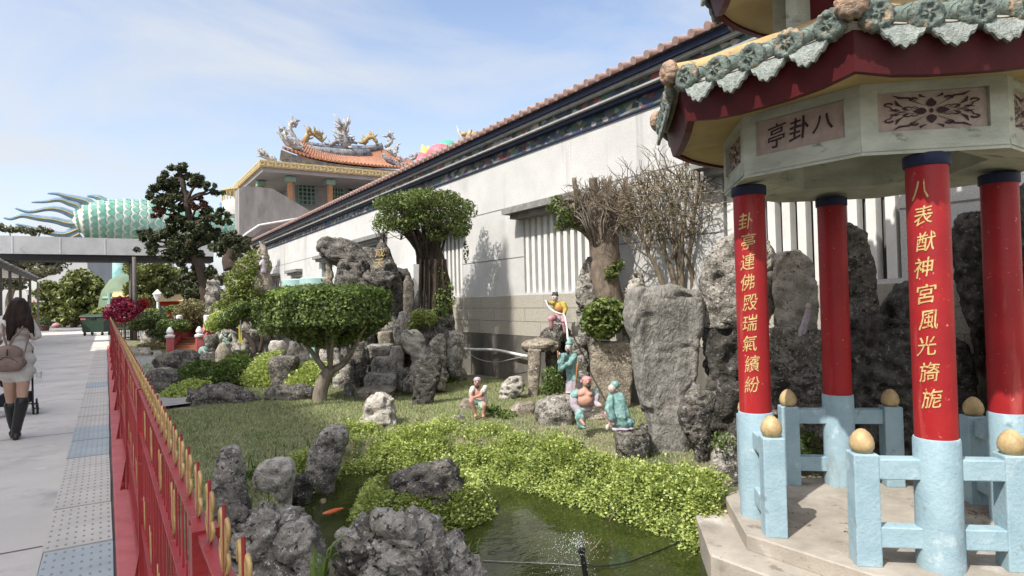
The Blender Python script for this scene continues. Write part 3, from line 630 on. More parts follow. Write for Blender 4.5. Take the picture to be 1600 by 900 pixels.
for z in (2.34, 3.32):
    yy = Y0
    for y0, y1, t in win:
        a, b = winz(t)
        if a < z < b: mb.box((WALLX - .0015, (yy + y0) / 2, z), (.006, y0 - yy, .016)); yy = y1
    mb.box((WALLX - .0015, (yy + Y1) / 2, z), (.006, Y1 - yy, .016))
obj('wall_joints', mb, M['groove'], wall)
# plinth of granite blocks over a damp concrete footing
mb = MB(); zs = [.86, 1.13, 1.38, 1.62]
for j in range(3):
    y = Y0 + .5 * j
    while y < Y1:
        mb.box((WALLX + .09, y + .56, (zs[j] + zs[j + 1]) / 2), (.22, 1.12 - .008, zs[j + 1] - zs[j] - .008)); y += 1.12
obj('plinth_blocks', mb, M['plinth'], hall)
mb = MB(); mb.box((WALLX + .1, (Y0 + Y1) / 2, 1.24), (.2, Y1 - Y0, .75)); obj('plinth_mortar', mb, M['groove'], hall)
mb = MB(); mb.box((WALLX + .05, (Y0 + Y1) / 2, .33), (.24, Y1 - Y0, 1.05)); obj('footing', mb, M['darkbase'], hall)
for y0, y1, t in win:
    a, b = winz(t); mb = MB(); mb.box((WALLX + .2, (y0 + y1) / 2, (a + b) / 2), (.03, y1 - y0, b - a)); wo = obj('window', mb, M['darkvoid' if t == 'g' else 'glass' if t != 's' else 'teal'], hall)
    if t == 'g':
        mb = MB(); n = 11; st = (y1 - y0) / n
        for i in range(n): mb.box((WALLX + .07, y0 + st * (i + .5), (a + b) / 2), (.11, st * .52, b - a - .004))
        obj('bars', mb, M['bars'], wo)
        mb = MB(); mb.box((WALLX - .16, (y0 + y1) / 2, b + .16), (.36, y1 - y0 + .42, .11)); mb.box((WALLX - .1, (y0 + y1) / 2, b + .06), (.24, y1 - y0 + .22, .086)); obj('lintel', mb, M['lintel'], wo)
    else:
        mb = MB(); mb.box((WALLX - .12, (y0 + y1) / 2, b + .16), (.30, y1 - y0 + .5, .11)); mb.box((WALLX - .08, (y0 + y1) / 2, b + .06), (.2, y1 - y0 + .3, .086)); obj('lintel', mb, M['lintel'], wo)
        mb = MB(); fm = 'teal' if t in 'ts' else 'white'; n = 4 if t == 't' else 3
        for i in range(n + 1): mb.box((WALLX + .14, y0 + .03 + (y1 - y0 - .06) * i / n, (a + b) / 2), (.05, .05, b - a - .01))
        for z in (a + .03, b - .03): mb.box((WALLX + .143, (y0 + y1) / 2, z), (.045, y1 - y0 - .01, .05))
        obj('frame', mb, M[fm], wo)
# painted frieze and stepped eave
def frieze_mat():
    m, t, b = nodes('painted_frieze'); l = t.links.new; tc = t.nodes.new('ShaderNodeTexCoord'); mp = t.nodes.new('ShaderNodeMapping'); mp.inputs['Scale'].default_value = (1, .8, 1.4); l(tc.outputs['Object'], mp.inputs[0])
    v = t.nodes.new('ShaderNodeTexVoronoi'); v.inputs['Scale'].default_value = 9; l(mp.outputs[0], v.inputs['Vector'])
    hs = t.nodes.new('ShaderNodeSeparateColor'); l(v.outputs['Color'], hs.inputs[0])
    r = t.nodes.new('ShaderNodeValToRGB'); e = r.color_ramp.elements; r.color_ramp.interpolation = 'CONSTANT'
    cs = [(.02, .03, .035), (.05, .10, .07), (.03, .05, .10), (.10, .14, .09), (.22, .22, .20), (.03, .04, .05), (.20, .05, .05), (.30, .28, .25), (.05, .09, .13)]
    e[0].color = (*cs[0], 1); e[1].position = .9; e[1].color = (*cs[-1], 1)
    for i, c in enumerate(cs[1:-1]): x = e.new((i + 1) / 9); x.color = (*c, 1)
    l(hs.outputs[0], r.inputs[0]); l(r.outputs[0], b.inputs['Base Color']); b.inputs['Roughness'].default_value = .7; return m
M['frieze'] = frieze_mat()
def strip(nm, x0, x1, z0, z1, m): mb = MB(); mb.box(((x0 + x1) / 2, (Y0 + Y1) / 2, (z0 + z1) / 2), (x1 - x0, Y1 - Y0, z1 - z0)); return obj(nm, mb, m, hall)
strip('frieze_rule', WALLX - .03, WALLX + .1, 4.235, 4.262, M['navy']); strip('lower_frieze', WALLX - .022, WALLX + .1, 4.265, 4.44, M['frieze'])
strip('eave_moulding', WALLX - .12, WALLX + .1, 4.442, 4.50, M['navy']); strip('upper_frieze', WALLX - .15, WALLX + .1, 4.535, 4.64, M['frieze'])
strip('white_moulding', WALLX - .19, WALLX + .1, 4.503, 4.532, M['trimwhite']); strip('white_moulding', WALLX - .22, WALLX + .1, 4.643, 4.69, M['trimwhite'])
strip('eave_board', WALLX - .27, WALLX + .1, 4.693, 4.78, M['navy'])
mb = MB()                      # tiled roof slope: rounded cover tiles running up from the eave
for i in range(int((Y1 - Y0) / .26)):
    y = Y0 + .13 + i * .26
    a = Vector((WALLX - .36, y, 4.83)); b = Vector((WALLX + 3.4, y, 6.0))
    for j in range(4 if y > 2 else 1): q0 = a.lerp(b, j / 4 if y > 2 else 0); q1 = a.lerp(b, (j + 1) / 4 if y > 2 else 1); mb.tube([q0, q1], [.058, .052], 8)
mb.add([(WALLX - .34, Y0, 4.785), (WALLX - .34, Y1, 4.785), (WALLX + 3.4, Y1, 5.95), (WALLX + 3.4, Y0, 5.95)], [(0, 1, 2, 3)])
mb.add([(WALLX + 7, Y0, 4.785), (WALLX + 7, Y1, 4.785), (WALLX + 3.4, Y1, 5.95), (WALLX + 3.4, Y0, 5.95)], [(0, 1, 2, 3)])
obj('roof', mb, M['rooftile'], hall, True, 50)
# red gable end of the hall roof
mb = MB(); mb.add([(WALLX + .2, Y1 + .001, 4.78), (WALLX + 6.6, Y1 + .001, 4.78), (WALLX + 3.4, Y1 + .001, 5.9)], [(0, 1, 2)]); obj('gable', mb, M['kerbred'], hall)
# little meter box and air unit by the second window
p = X(640, 410, WALLX - .2); mb = MB(); mb.box((WALLX - .2, p.y, 2.0), (.34, 1.15, .95)); ac = obj('meter_cabinet', mb, M['white']); tag(ac, 'white metal cabinet on the hall wall behind the aerial-rooted tree', 'cabinet')
bv = ac.modifiers.new('b', 'BEVEL'); bv.width = .02
mb = MB(); mb.box((WALLX - .374, p.y - .1, 2.12), (.008, .13, .13)); obj('label_plate', mb, M['kerbred'], ac)
mb = MB(); mb.box((WALLX - .374, p.y - .1, 1.83), (.01, .9, .02)); obj('door_seam', mb, M['metal'], ac)

# ------------------------------------------------------------------ old temple with orange roof beyond the hall
FY = 36.2
def bx(px, y=FY): r_ = (px - 800) / F; return y * (FWD.x + r_ * RGT.x) / (FWD.y + r_ * RGT.y)
def bz(px, py, y=FY): return Y(px, py, y).z
tp = thing('orange_roof_temple', 'two-storey temple with orange tiled roof, dragon ridge ornaments and ochre meander cornice', 'temple', (11, 40, 0))
xl = Y(407, 265, FY).x; xr = 18.5; zc = bz(407, 258)
M['bwall'] = mat('grey_render', (.30, .285, .265), (.20, .19, .178), .85, 2.2, .1, 60, extra=[((.17, .165, .16), 1.3, .58, .15)], stretch=(1, 1, .3))
M['bwall2'] = mat('loggia_wall', (.40, .385, .365), (.33, .315, .30), .85, 2, .08)
M['meander'] = mat('ochre_cornice', (.52, .40, .20), (.42, .32, .16), .6, 6, .05)
M['orange'] = mat('orange_tile', (.38, .185, .11), (.26, .125, .08), .55, 6, .15, 40, extra=[((.30, .12, .06), 5, .62, .08)])
M['ornblue'] = mat('ridge_ceramic', (.13, .15, .20), (.34, .33, .29), .5, 5, .2, 30, extra=[((.06, .07, .13), 7, .55, .05), ((.10, .22, .14), 9, .62, .03)])
M['frieze2'] = mat('eave_frieze_blue', (.10, .14, .30), (.30, .28, .24), .6, 3.5, .1, extra=[((.05, .12, .08), 6, .58, .04), ((.30, .10, .06), 7, .64, .04)])
M['orngrey'] = mat('ornament_ceramic', (.52, .49, .44), (.22, .22, .23), .55, 5, .3, 20, extra=[((.10, .22, .17), 6, .62, .04), ((.45, .24, .12), 7, .64, .04), ((.10, .12, .24), 5, .64, .04)])
M['orngold'] = mat('ornament_gold', (.46, .35, .15), (.28, .2, .1), .5, 5, .3, 20, extra=[((.42, .10, .06), 4, .6, .04), ((.10, .28, .12), 6, .64, .04)])
M['colrust'] = mat('loggia_column', (.50, .26, .12), (.36, .20, .12), .7, 5, .2)
mb = MB(); zf = bz(600, 335); mb.box(((xl + .45 + xr) / 2, FY + 5.2, zf / 2), (xr - xl - .9, 6.4, zf)); obj('lower_storey', mb, M['bwall2'], tp)
mb = MB(); mb.box(((xl + xr) / 2 + .9, FY + 6.0, (zf + zc) / 2 - .1), (xr - xl - 3.2, 6.2, zc - zf - .4)); up = obj('upper_storey', mb, M['bwall2'], tp)
mb = MB(); mb.box(((xl + xr) / 2, FY + 4, zc - .22), (xr - xl, 9, .40)); obj('roof_slab', mb, M['bwall2'], tp)
mb = MB(); mb.box(((xl + xr) / 2, FY + 4, zc - .02), (xr - xl + .3, 9.3, .36))
cor = obj('cornice', mb, M['meander'], tp)
mb = MB(); px_ = xl
M['meanderlight'] = mat('meander_light', (.62, .52, .30), rough=.6, bump=0)
i = 0
while px_ < xr:                # raised key pattern along the front
    for (u, v, su, sv) in ((0, .1, .3, .05), (-.13, 0, .05, .22), (.0, -.09, .2, .05), (.08, -.02, .05, .14)): mb.box((px_ + u, FY - .665, zc - .02 + v), (su, .03, sv))
    px_ += .40
for yy in np.arange(FY - .4, FY + 8, .40):
    for (u, v, su, sv) in ((0, .1, .3, .05), (-.13, 0, .05, .22), (.0, -.09, .2, .05), (.08, -.02, .05, .14)): mb.box((xl - .165, yy + u, zc - .02 + v), (.03, su, sv))
obj('meander', mb, M['meanderlight'], cor)
for px in (457, 519, 604, 660):
    x = bx(px, FY + .2); mb = MB(); mb.tube([(x, FY + .25, zf - 1.6), (x, FY + .25, zc - .5)], .17, 14); o = obj('column', mb, M['colrust'], tp, True, 50); mb = MB(); mb.box((x, FY + .25, zc - .62), (.5, .5, .28)); obj('capital', mb, M['s_green'], o)
for yy in (FY + 2.2, FY + 4.6, FY + 7):
    mb = MB(); mb.tube([(xl + .45, yy, zf - 1.6), (xl + .45, yy, zc - .5)], .17, 12); o = obj('column', mb, M['colrust'], tp, True, 50); mb = MB(); mb.box((xl + .45, yy, zc - .62), (.5, .5, .28)); obj('capital', mb, M['s_green'], o)
for px, wpx in ((479, 26), (527, 18), (560, 36)):      # upper windows
    a = Y(px - wpx / 2, 300, FY + 2.88); b = Y(px + wpx / 2, 300, FY + 2.88); z1 = bz(px, 281, FY + 2.88); z0 = bz(px, 320, FY + 2.88); mb = MB(); mb.box(((a.x + b.x) / 2, FY + 2.88, (z0 + z1) / 2), (b.x - a.x, .08, z1 - z0)); o = obj('window', mb, M['glass'], tp)
    mb = MB()
    for i in range(5): mb.box((a.x + (b.x - a.x) * i / 4, FY + 2.82, (z0 + z1) / 2), (.07, .06, z1 - z0))
    for i in range(7): mb.box(((a.x + b.x) / 2, FY + 2.80, z0 + (z1 - z0) * i / 6), (b.x - a.x, .05, .06))
    obj('window_frame', mb, M['s_green'], o)
# concrete stair wall in front of the loggia
sx0 = Y(372, 300, FY - .5).x; q = [Y(px, py, FY - .5) for px, py in [(371, 372), (371, 296), (384, 293), (423, 297), (492, 338), (492, 372)]]; poly = [(p.x, p.z) for p in q]
mb = MB(); mb.prism(poly, (1, 0, 0), (0, 0, 1), (0, 1.3, 0), (0, FY - 1.0, 0)); obj('stair_wall', mb, M['bwall'], tp)
mb = MB(); mb.tube([Y(378, 372, FY - 1.1), Y(384, 366, FY - 1.1), Y(405, 352, FY - 1.1), Y(440, 346, FY - 1.1), Y(468, 341, FY - 1.1)], .06, 8); obj('drain_pipe', mb, M['white'], tp, True)
# left flank, windows in red frames
mb = MB(); mb.box((xl + .35, FY + 4.2, zf / 2 - .3), (.5, 8, zf - .6)); fl = obj('flank_wall', mb, M['bwall'], tp)
for j, yy in enumerate(np.arange(FY + .9, FY + 8, 1.1)):
    for z in (zf - 1.4, zf - 3.0): mb = MB(); mb.box((xl + .075, yy, z), (.06, .62, .9)); o = obj('window', mb, M['kerbred'], tp); mb = MB(); mb.box((xl + .04, yy, z), (.03, .42, .66)); obj('pane', mb, M['glass'], o)
# roof: curved tile slopes, ridge with up-swept ends
RY = FY + 3.2; ex0, ex1 = Y(440, 255, FY + .4).x, Y(690, 300, FY + .4).x
ry0, ry1 = bx(476, RY), bx(602, RY); zr = bz(540, 240, RY); ze = zc + .62
mb = MB(); n = 44
def rp(u, v):                   # u along the eave 0..1, v 0 eave .. 1 ridge
    e = Vector((ex0 + (ex1 - ex0) * u, FY + .4, ze + .55 * abs(2 * u - 1) ** 3)); t = Vector((ry0 + (ry1 - ry0) * u, RY, zr + .5 * abs(2 * u - 1) ** 2.5)); q = e.lerp(t, v); q.z -= .35 * math.sin(math.pi * v) ; return q
for i in range(n):
    u = (i + .5) / n; mb.tube([rp(u, v / 8) + Vector((0, 0, .05)) for v in range(9)], .085, 6)
for i in range(n):
    for v in range(8): mb.add([rp(i / n, v / 8), rp((i + 1) / n, v / 8), rp((i + 1) / n, (v + 1) / 8), rp(i / n, (v + 1) / 8)], [(0, 1, 2, 3)])
for i in range(n): mb.add([rp(i / n, 1), rp((i + 1) / n, 1), rp((i + 1) / n, 1) + Vector((0, 3.6, -2.2)), rp(i / n, 1) + Vector((0, 3.6, -2.2))], [(0, 1, 2, 3)])
obj('roof', mb, M['orange'], tp, True, 50)
mb = MB()
for i in range(24):
    u0, u1 = i / 24, (i + 1) / 24
    for dz0, dz1, dy in ((-.32, -.02, .16),): a, b = rp(u0, 0), rp(u1, 0); mb.add([a + Vector((0, .1, -.10)), b + Vector((0, .1, -.10)), b + Vector((0, .5, -.62)), a + Vector((0, .5, -.62))], [(0, 1, 2, 3)])
mb.box(((ex0 + ex1) / 2, FY + 1.2, zc + .35), (ex1 - ex0 - .8, .9, .46)); obj('eave_frieze', mb, M['frieze2'], tp)
mb = MB(); ridge = [(bx(px, RY), RY, bz(px, py, RY)) for px, py in [(454, 196), (451, 205), (457, 216), (470, 224), (500, 229), (540, 232.5), (580, 233), (602, 230), (612, 222), (613, 215), (607, 213)]]
mb.tube(ridge[2:-3], .2, 8); mb.tube([Vector(p) - Vector((0, .1, .38)) for p in ridge[3:-4]], .36, 8); rg = obj('ridge', mb, M['ornblue'], tp, True)
def swirl(pts, r0, y, m=M['orngrey'], lumps=12, sd=1, par=tp, nm='ridge_ornament'):   # ceramic scrollwork with fins
    q = [Y(px, py, y) for px, py in pts]; mb = MB(); k = len(q); r0 *= .72; lumps = int(lumps * 1.5); mb.tube(q, [r0 * (1 - .55 * i / (k - 1)) for i in range(k)], 8); rr = random.Random(sd)
    for _ in range(lumps):
        i = rr.randrange(k - 1); p = q[i].lerp(q[i + 1], rr.random()); dv = Vector((rr.uniform(-1, 1), rr.uniform(-.4, .4), rr.uniform(-.2, 1))).normalized(); l = r0 * rr.uniform(1.1, 2.9)
        mb.tube([p, p + dv * l * .6 + Vector((.05, 0, .03)), p + dv * l + Vector((-.06, 0, .10))], [r0 * .4, r0 * .28, r0 * .06], 5)
    return obj(nm, mb, m, par, True)
swirl([(474, 228), (462, 218), (454, 204), (453, 194), (459, 189), (464, 193), (461, 199)], .22, RY, lumps=14, sd=2)
swirl([(603, 230), (611, 222), (613, 214), (608, 210), (603, 214)], .2, RY, lumps=12, sd=3)
swirl([(475, 231), (462, 231), (448, 226), (440, 214), (436, 206), (441, 199)], .2, RY - 1.4, lumps=26, sd=4)
swirl([(455, 226), (446, 214), (444, 204)], .16, RY - 1.6, lumps=16, sd=14)
swirl([(604, 232), (612, 240), (617, 244), (620, 234), (621, 226)], .17, RY - 1.4, lumps=18, sd=5)
swirl([(432, 251), (420, 248), (408, 244), (404, 236)], .17, FY + .6, lumps=26, sd=6)
swirl([(416, 246), (410, 240), (407, 234)], .14, FY + .6, lumps=10, sd=16)
swirl([(540, 231), (538, 218), (536, 208), (537, 196)], .42, RY, lumps=22, sd=7)
swirl([(531, 202), (533, 194), (540, 193), (543, 200)], .12, RY, lumps=8, sd=8)
swirl([(514, 228), (525, 221), (540, 219), (558, 224)], .24, RY - .1, M['ornblue'], lumps=18, sd=9)
swirl([(476, 224), (481, 210), (490, 208), (497, 215), (505, 222)], .26, RY, M['orngold'], lumps=16, sd=10)
swirl([(568, 224), (574, 216), (582, 214), (588, 220), (590, 228)], .26, RY, M['orngold'], lumps=16, sd=11)
swirl([(494, 207), (501, 209), (504, 217)], .14, RY, M['orngold'], lumps=8, sd=12)
swirl([(598, 240), (606, 252), (620, 258), (640, 262)], .2, RY - 2, M['ornblue'], lumps=10, sd=13)
swirl([(624, 252), (635, 252), (650, 246), (660, 244), (668, 238)], .2, FY + 2, lumps=40, sd=17)
swirl([(660, 252), (672, 250), (680, 246)], .2, FY + 2, lumps=24, sd=18)
# curved white balcony on the far flank
q = Y(360, 315, 44); mb = MB(); mb.lathe([(1.7, q.z - .9), (2.0, q.z - .3), (2.0, q.z), (.2, q.z)], (q.x + 1.5, 44, 0), 24); o = obj('balcony', mb, M['white'], tp, True, 40)
mb = MB(); mb.lathe([(1.95, q.z + .62), (2.05, q.z + .62), (2.05, q.z + .72), (1.95, q.z + .72)], (q.x + 1.5, 44, 0), 24)
for i in range(18): an = R(150 + i * 9); mb.tube([(q.x + 1.5 + 1.98 * math.cos(an), 44 + 1.98 * math.sin(an), q.z), (q.x + 1.5 + 1.98 * math.cos(an), 44 + 1.98 * math.sin(an), q.z + .64)], .03, 5)
obj('balustrade', mb, M['meander'], o)
# lotus-shaped roof ornament and bird seen over the hall ridge
lt = thing('lotus_roof_ornament', 'pink, green and yellow lotus ornament rising behind the hall roof', 'roof ornament', D(690, 262, 34))
M['lotuspink'] = mat('lotus_pink', (.62, .16, .19), (.5, .12, .15), .5, 4, 0); M['lotusgreen'] = mat('lotus_green', (.10, .38, .27), (.07, .3, .2), .5, 4, 0); M['lotusyellow'] = mat('lotus_yellow', (.68, .53, .20), (.55, .40, .12), .5, 4, 0)
def at(px, py, d=34): return D(px, py, d)
mb = MB(); mb.ell(at(688, 243), (.75, .75, .62)); obj('petal', mb, M['lotuspink'], lt, True)
mb = MB(); mb.ell(at(700, 234, 34.5), (.65, .65, .5)); obj('bud', mb, M['lotusgreen'], lt, True)
for px, py in ((660, 226), (668, 228), (678, 226)):
    mb = MB(); a = at(px + 8, 250, 34.6); b = at(px, py, 34.6); mb.tube([a, a.lerp(b, .6), b], [.4, .25, .03], 8); obj('flame', mb, M['lotusyellow'], lt, True)
mb = MB(); mb.tube([at(668, 244), at(660, 262), at(640, 275, 35), at(640, 300, 35)], [.5, .5, .4, .4], 8); obj('stem', mb, M['lotuspink'], lt, True)
bd = thing('bird_roof_ornament', 'small bronze bird figure with raised wings on a curved prong above the hall roof', 'roof ornament', D(728, 225, 30))
mb = MB(); mb.tube([D(735, 240, 30), D(727, 226, 30), D(719, 212, 30), D(714, 196, 30)], [.13, .11, .08, .03], 8); mb.tube([D(735, 240, 30), D(748, 290, 30)], .13, 8); obj('prong', mb, M['orngrey'], bd, True)
mb = MB(); a = D(732, 214, 30)
mb.tube([D(727, 221, 30), D(732, 214, 30), D(735, 207, 30), D(736, 203, 30), D(738, 204, 30)], [.05, .16, .10, .09, .02], 8); obj('body', mb, M['orngold'], bd, True)
for s in (((730, 212), (725, 209), (719, 209)), ((735, 212), (741, 209), (747, 208))):
    mb = MB(); p = [D(x, y, 30) for x, y in s]; mb.tube(p, [.10, .14, .02], 6); obj('wing', mb, M['orngold'], bd, True)
mb = MB(); mb.tube([D(731, 221, 30), D(730, 228, 30)], .04, 5); obj('leg', mb, M['orngold'], bd, True)

# ------------------------------------------------------------------ covered walkway across the path
cw = thing('covered_walkway', 'long flat concrete walkway roof on slim posts spanning across the far path', 'walkway roof', (-3, 36.5, 0))
WY = 36.0; za = bz(100, 365, WY); zb = bz(100, 388, WY)
x0_, x1_ = -40, Y(300, 380, WY).x + 1.0; z1 = (bz(0, 362, WY) + bz(285, 379, WY)) / 2
mb = MB(); mb.box(((x0_ + x1_) / 2, WY + .8, z1 - .42), (x1_ - x0_, 1.6, .80)); slab = obj('roof_slab', mb, M['canopy'], cw)
mb = MB()
for x in np.arange(-14, x1_, 1.75): mb.box((x, WY - .003, z1 - .42), (.03, .02, .78))
obj('panel_joints', mb, M['white'], slab)
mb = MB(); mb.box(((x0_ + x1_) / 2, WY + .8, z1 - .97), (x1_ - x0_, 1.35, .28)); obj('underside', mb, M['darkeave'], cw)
for px in (205, 211):
    p = Y(px, 500, WY + (.3 if px < 208 else .0)); mb = MB(); mb.tube([(p.x, p.y, -.01), (p.x, p.y, z1 - .9)], .075 if px < 208 else .09, 8); obj('post', mb, M['pole'], cw, True)
for x in (-9, -16):
    mb = MB(); mb.tube([(x, WY + .4, -.01), (x, WY + .4, z1 - .9)], .09, 8); obj('post', mb, M['pole'], cw, True)

# ------------------------------------------------------------------ giant dragon
DY = 62
dr = thing('dragon_sculpture', 'giant green scaled dragon tail with blue flame fins high beyond the walkway', 'dragon sculpture', (2, DY, 0))
M['scale'] = mat('dragon_scale', (.11, .32, .235), (.30, .50, .41), .5, 1.2, 0); M['scalerim'] = mat('dragon_scale_rim', (.72, .76, .66), rough=.5, bump=0)
M['dfin'] = mat('dragon_fin', (.17, .27, .36), (.25, .36, .43), .55, 3, .1); M['dstripe'] = mat('dragon_stripe', (.50, .39, .17), rough=.5, bump=0)
M['dteal'] = mat('dragon_teal', (.13, .33, .33), (.30, .45, .40), .6, 2, .1)
cp = [Y(px, py, DY) for px, py in [(114, 347), (122, 346), (135, 346), (160, 346), (200, 349), (240, 352), (290, 356), (330, 358), (372, 362), (400, 366)]]; cr = [.30, .85, 1.25, 1.65, 1.95, 2.0, 1.9, 1.75, 1.6, 1.5]
mb = MB(); mb.tube(cp, cr, 24); body = obj('body', mb, M['scalerim'], dr, True)
mb = MB(); tot = 0; rows = []
L_ = [0]
for i in range(len(cp) - 1): L_.append(L_[-1] + (cp[i + 1] - cp[i]).length)
def along(s):
    for i in range(len(cp) - 1):
        if s <= L_[i + 1]: t = (s - L_[i]) / (L_[i + 1] - L_[i]); return cp[i].lerp(cp[i + 1], t), cr[i] + (cr[i + 1] - cr[i]) * t, (cp[i + 1] - cp[i]).normalized()
    return cp[-1], cr[-1], (cp[-1] - cp[-2]).normalized()
ns = int(L_[-1] / .56)
for i in range(ns):
    s = .3 + i * .56; c, r_, t = along(s); upv = Vector((0, 0, 1)); sd = t.cross(upv).normalized(); n = 20
    for j in range(n):
        an = 2 * math.pi * (j + .5 * (i % 2)) / n
        nv = sd * math.cos(an) + sd.cross(t).normalized() * math.sin(an); tv = t.cross(nv); p = c + nv * r_
        for lay, (k_, off) in enumerate(((1.0, .05), (.80, .10))):
            k_ *= min(1, .25 + .5 * r_)
            mb.mi = lay; V = []; 
            for a in range(9):
                an2 = math.pi * (a / 8 - .5); V.append(p + nv * (off + .05 * math.cos(an2)) - t * (.50 * k_ * math.cos(an2) - .20) + tv * (.36 * k_ * math.sin(an2)))
            V.append(p + nv * off + t * .36 * k_)
            mb.add(V, [tuple(range(10))])
obj('scales', mb, [M['scalerim'], M['scale']], dr)
def fin(pts, w0, nm='tail_fin'):
    q = [Y(px, py, DY - .2) for px, py in pts]; mb = MB(); k = len(q); 
    sm = []
    for i in range(k - 1):
        a, b, c, d = q[max(i - 1, 0)], q[i], q[i + 1], q[min(i + 2, k - 1)]
        for s in range(5):
            t = s / 5; sm.append(.5 * ((2 * b) + (c - a) * t + (2 * a - 5 * b + 4 * c - d) * t * t + (3 * b - a - 3 * c + d) * t ** 3))
    sm.append(q[-1]); n = len(sm); w0 *= .72; mb.tube(sm, [w0 * (1 - i / n) ** .8 + .03 for i in range(n)], 8)
    for i, v in enumerate(mb.v):
        mb.v[i] = (v[0], DY - .2 + (v[1] - DY + .2) * .4, v[2])
    o = obj(nm, mb, M['dfin'], dr, True); mb = MB(); mb.tube([p - Vector((0, w0 * .42 * (1 - i / n) ** .8 + .02, 0)) for i, p in enumerate(sm[:int(n * .8)])], [max(.02, w0 * .24 * (1 - i / n)) for i in range(int(n * .8))], 6); obj('gold_stripe', mb, M['dstripe'], o, True)
fin([(148, 328), (138, 316), (122, 311), (105, 307), (90, 303), (74, 302)], .5)
fin([(130, 334), (122, 322), (108, 317), (92, 312), (70, 315), (49, 316)], .46)
fin([(124, 340), (112, 335), (95, 328), (75, 326), (45, 331), (23, 325)], .46)
fin([(122, 350), (105, 349), (85, 344), (60, 341), (35, 337), (17, 342), (5, 340)], .46)
fin([(122, 358), (100, 366), (75, 363), (45, 355), (24, 350)], .42); fin([(125, 365), (110, 372), (95, 378)], .45)
for px in (172, 184, 200, 216, 233, 248, 262):
    a = px; fin([(px + 4, 333), (px - 1, 322), (px - 7, 315)] if px > 172 else [(172, 330), (166, 318), (152, 308), (136, 306)], .62, 'dorsal_fin')
for px, py in ((360, 345), (352, 330), (372, 340)): fin([(px + 2, py), (px - 3, py - 8), (px - 8, py - 14)], .6, 'dorsal_fin')
p = Y(190, 405, 76); mb = MB(); mb.tube([(p.x, 76, -.1), (p.x, 76, 9)], [.95, .75], 14); obj('leg', mb, M['dteal'], dr, True)
p = Y(214, 425, 67); dm = MB(); dm.lathe([(3.0, 0), (3.0, 2.0), (2.75, 3.2), (2.1, 4.2), (1.1, 4.8), (.2, 5.0)], (p.x, 68, 0), 28); o = obj('green_dome', dm, mat('dome_green', (.15, .20, .13), (.10, .145, .095), .7, .8, .1), None, True); tag(o, 'rounded grey-green dome under the dragon leg far beyond the trees', 'dome')
# ------------------------------------------------------------------ red and gold iron fence
FX = .15
fe = thing('iron_fence', 'long red iron fence with gold scroll spikes between the path and the garden', 'fence', (FX, 15, 0))
mb = MB(); mb.box((.11, 15.5, .015), (.15, 32.6, .05)); kb = obj('kerb', mb, M['kerbred'], fe); bv = kb.modifiers.new('b', 'BEVEL'); bv.width = .012
FY0, FY1, BAY = -1.16, 31.2, 2.49
nb = int(round((FY1 - FY0) / BAY))
def sc_tip(mb, x, y, z, s):     # a pair of gold hooks on both sides of a spike
    for sg in (-1, 1):
        mb.tube([(x, y + sg * .010 * s, z + .012), (x, y + sg * .022 * s, z + .06 * s), (x, y + sg * .021 * s, z + .086 * s), (x, y + sg * .030 * s, z + .10 * s), (x, y + sg * .042 * s, z + .092 * s), (x, y + sg * .041 * s, z + .07 * s)], .0034, 5)
        mb.tube([(x, y + sg * .010, z + .008), (x, y + sg * .032, z + .022 * s), (x, y + sg * .045, z + .038 * s), (x, y + sg * .038, z + .05 * s), (x, y + sg * .028, z + .04 * s)], .0032, 5)
for b in range(nb):
    y0 = FY0 + b * BAY; mb = MB(); mb.box((FX, y0, .58), (.046, .046, 1.12))
    mb.add([(FX - .07, y0 - .012, .03), (FX - .07, y0 + .012, .03), (FX - .023, y0 + .012, .30), (FX - .023, y0 - .012, .30), (FX - .03, y0, .03)], [(0, 1, 2, 3), (0, 3, 4), (1, 4, 2)])
    obj('post', mb, M['iron'], fe)
    r_ = MB(); g = MB(); near = y0 < 12; nn = 5 if near else 4
    for z, h in ((1.13, .009), (.92, .009), (.45, .009), (.09, .009)): r_.box((FX, y0 + BAY / 2, z), (.028, BAY - .046, h))
    m = 15
    for i in range(m):
        y = y0 + (i + .5) * BAY / m; r_.tube([(FX, y, .035), (FX, y, 1.245)], .0029, 6)
        sc_tip(g, FX, y, 1.13, 1)
        if near and i % 3 == 0: sc_tip(g, FX, y + BAY / m / 2, .92, 1.4)
        if near and i % 3 == 1: sc_tip(g, FX, y + BAY / m / 2, .45, 1.6)
        yy = y + BAY / m / 2
        if i < m - 1: r_.tube([(FX, yy, .035), (FX, yy, 1.125)], .0022, nn)
    pn = obj('panel', r_, M['iron'], fe, True, 40); obj('scrollwork', g, M['goldiron'], pn, True)

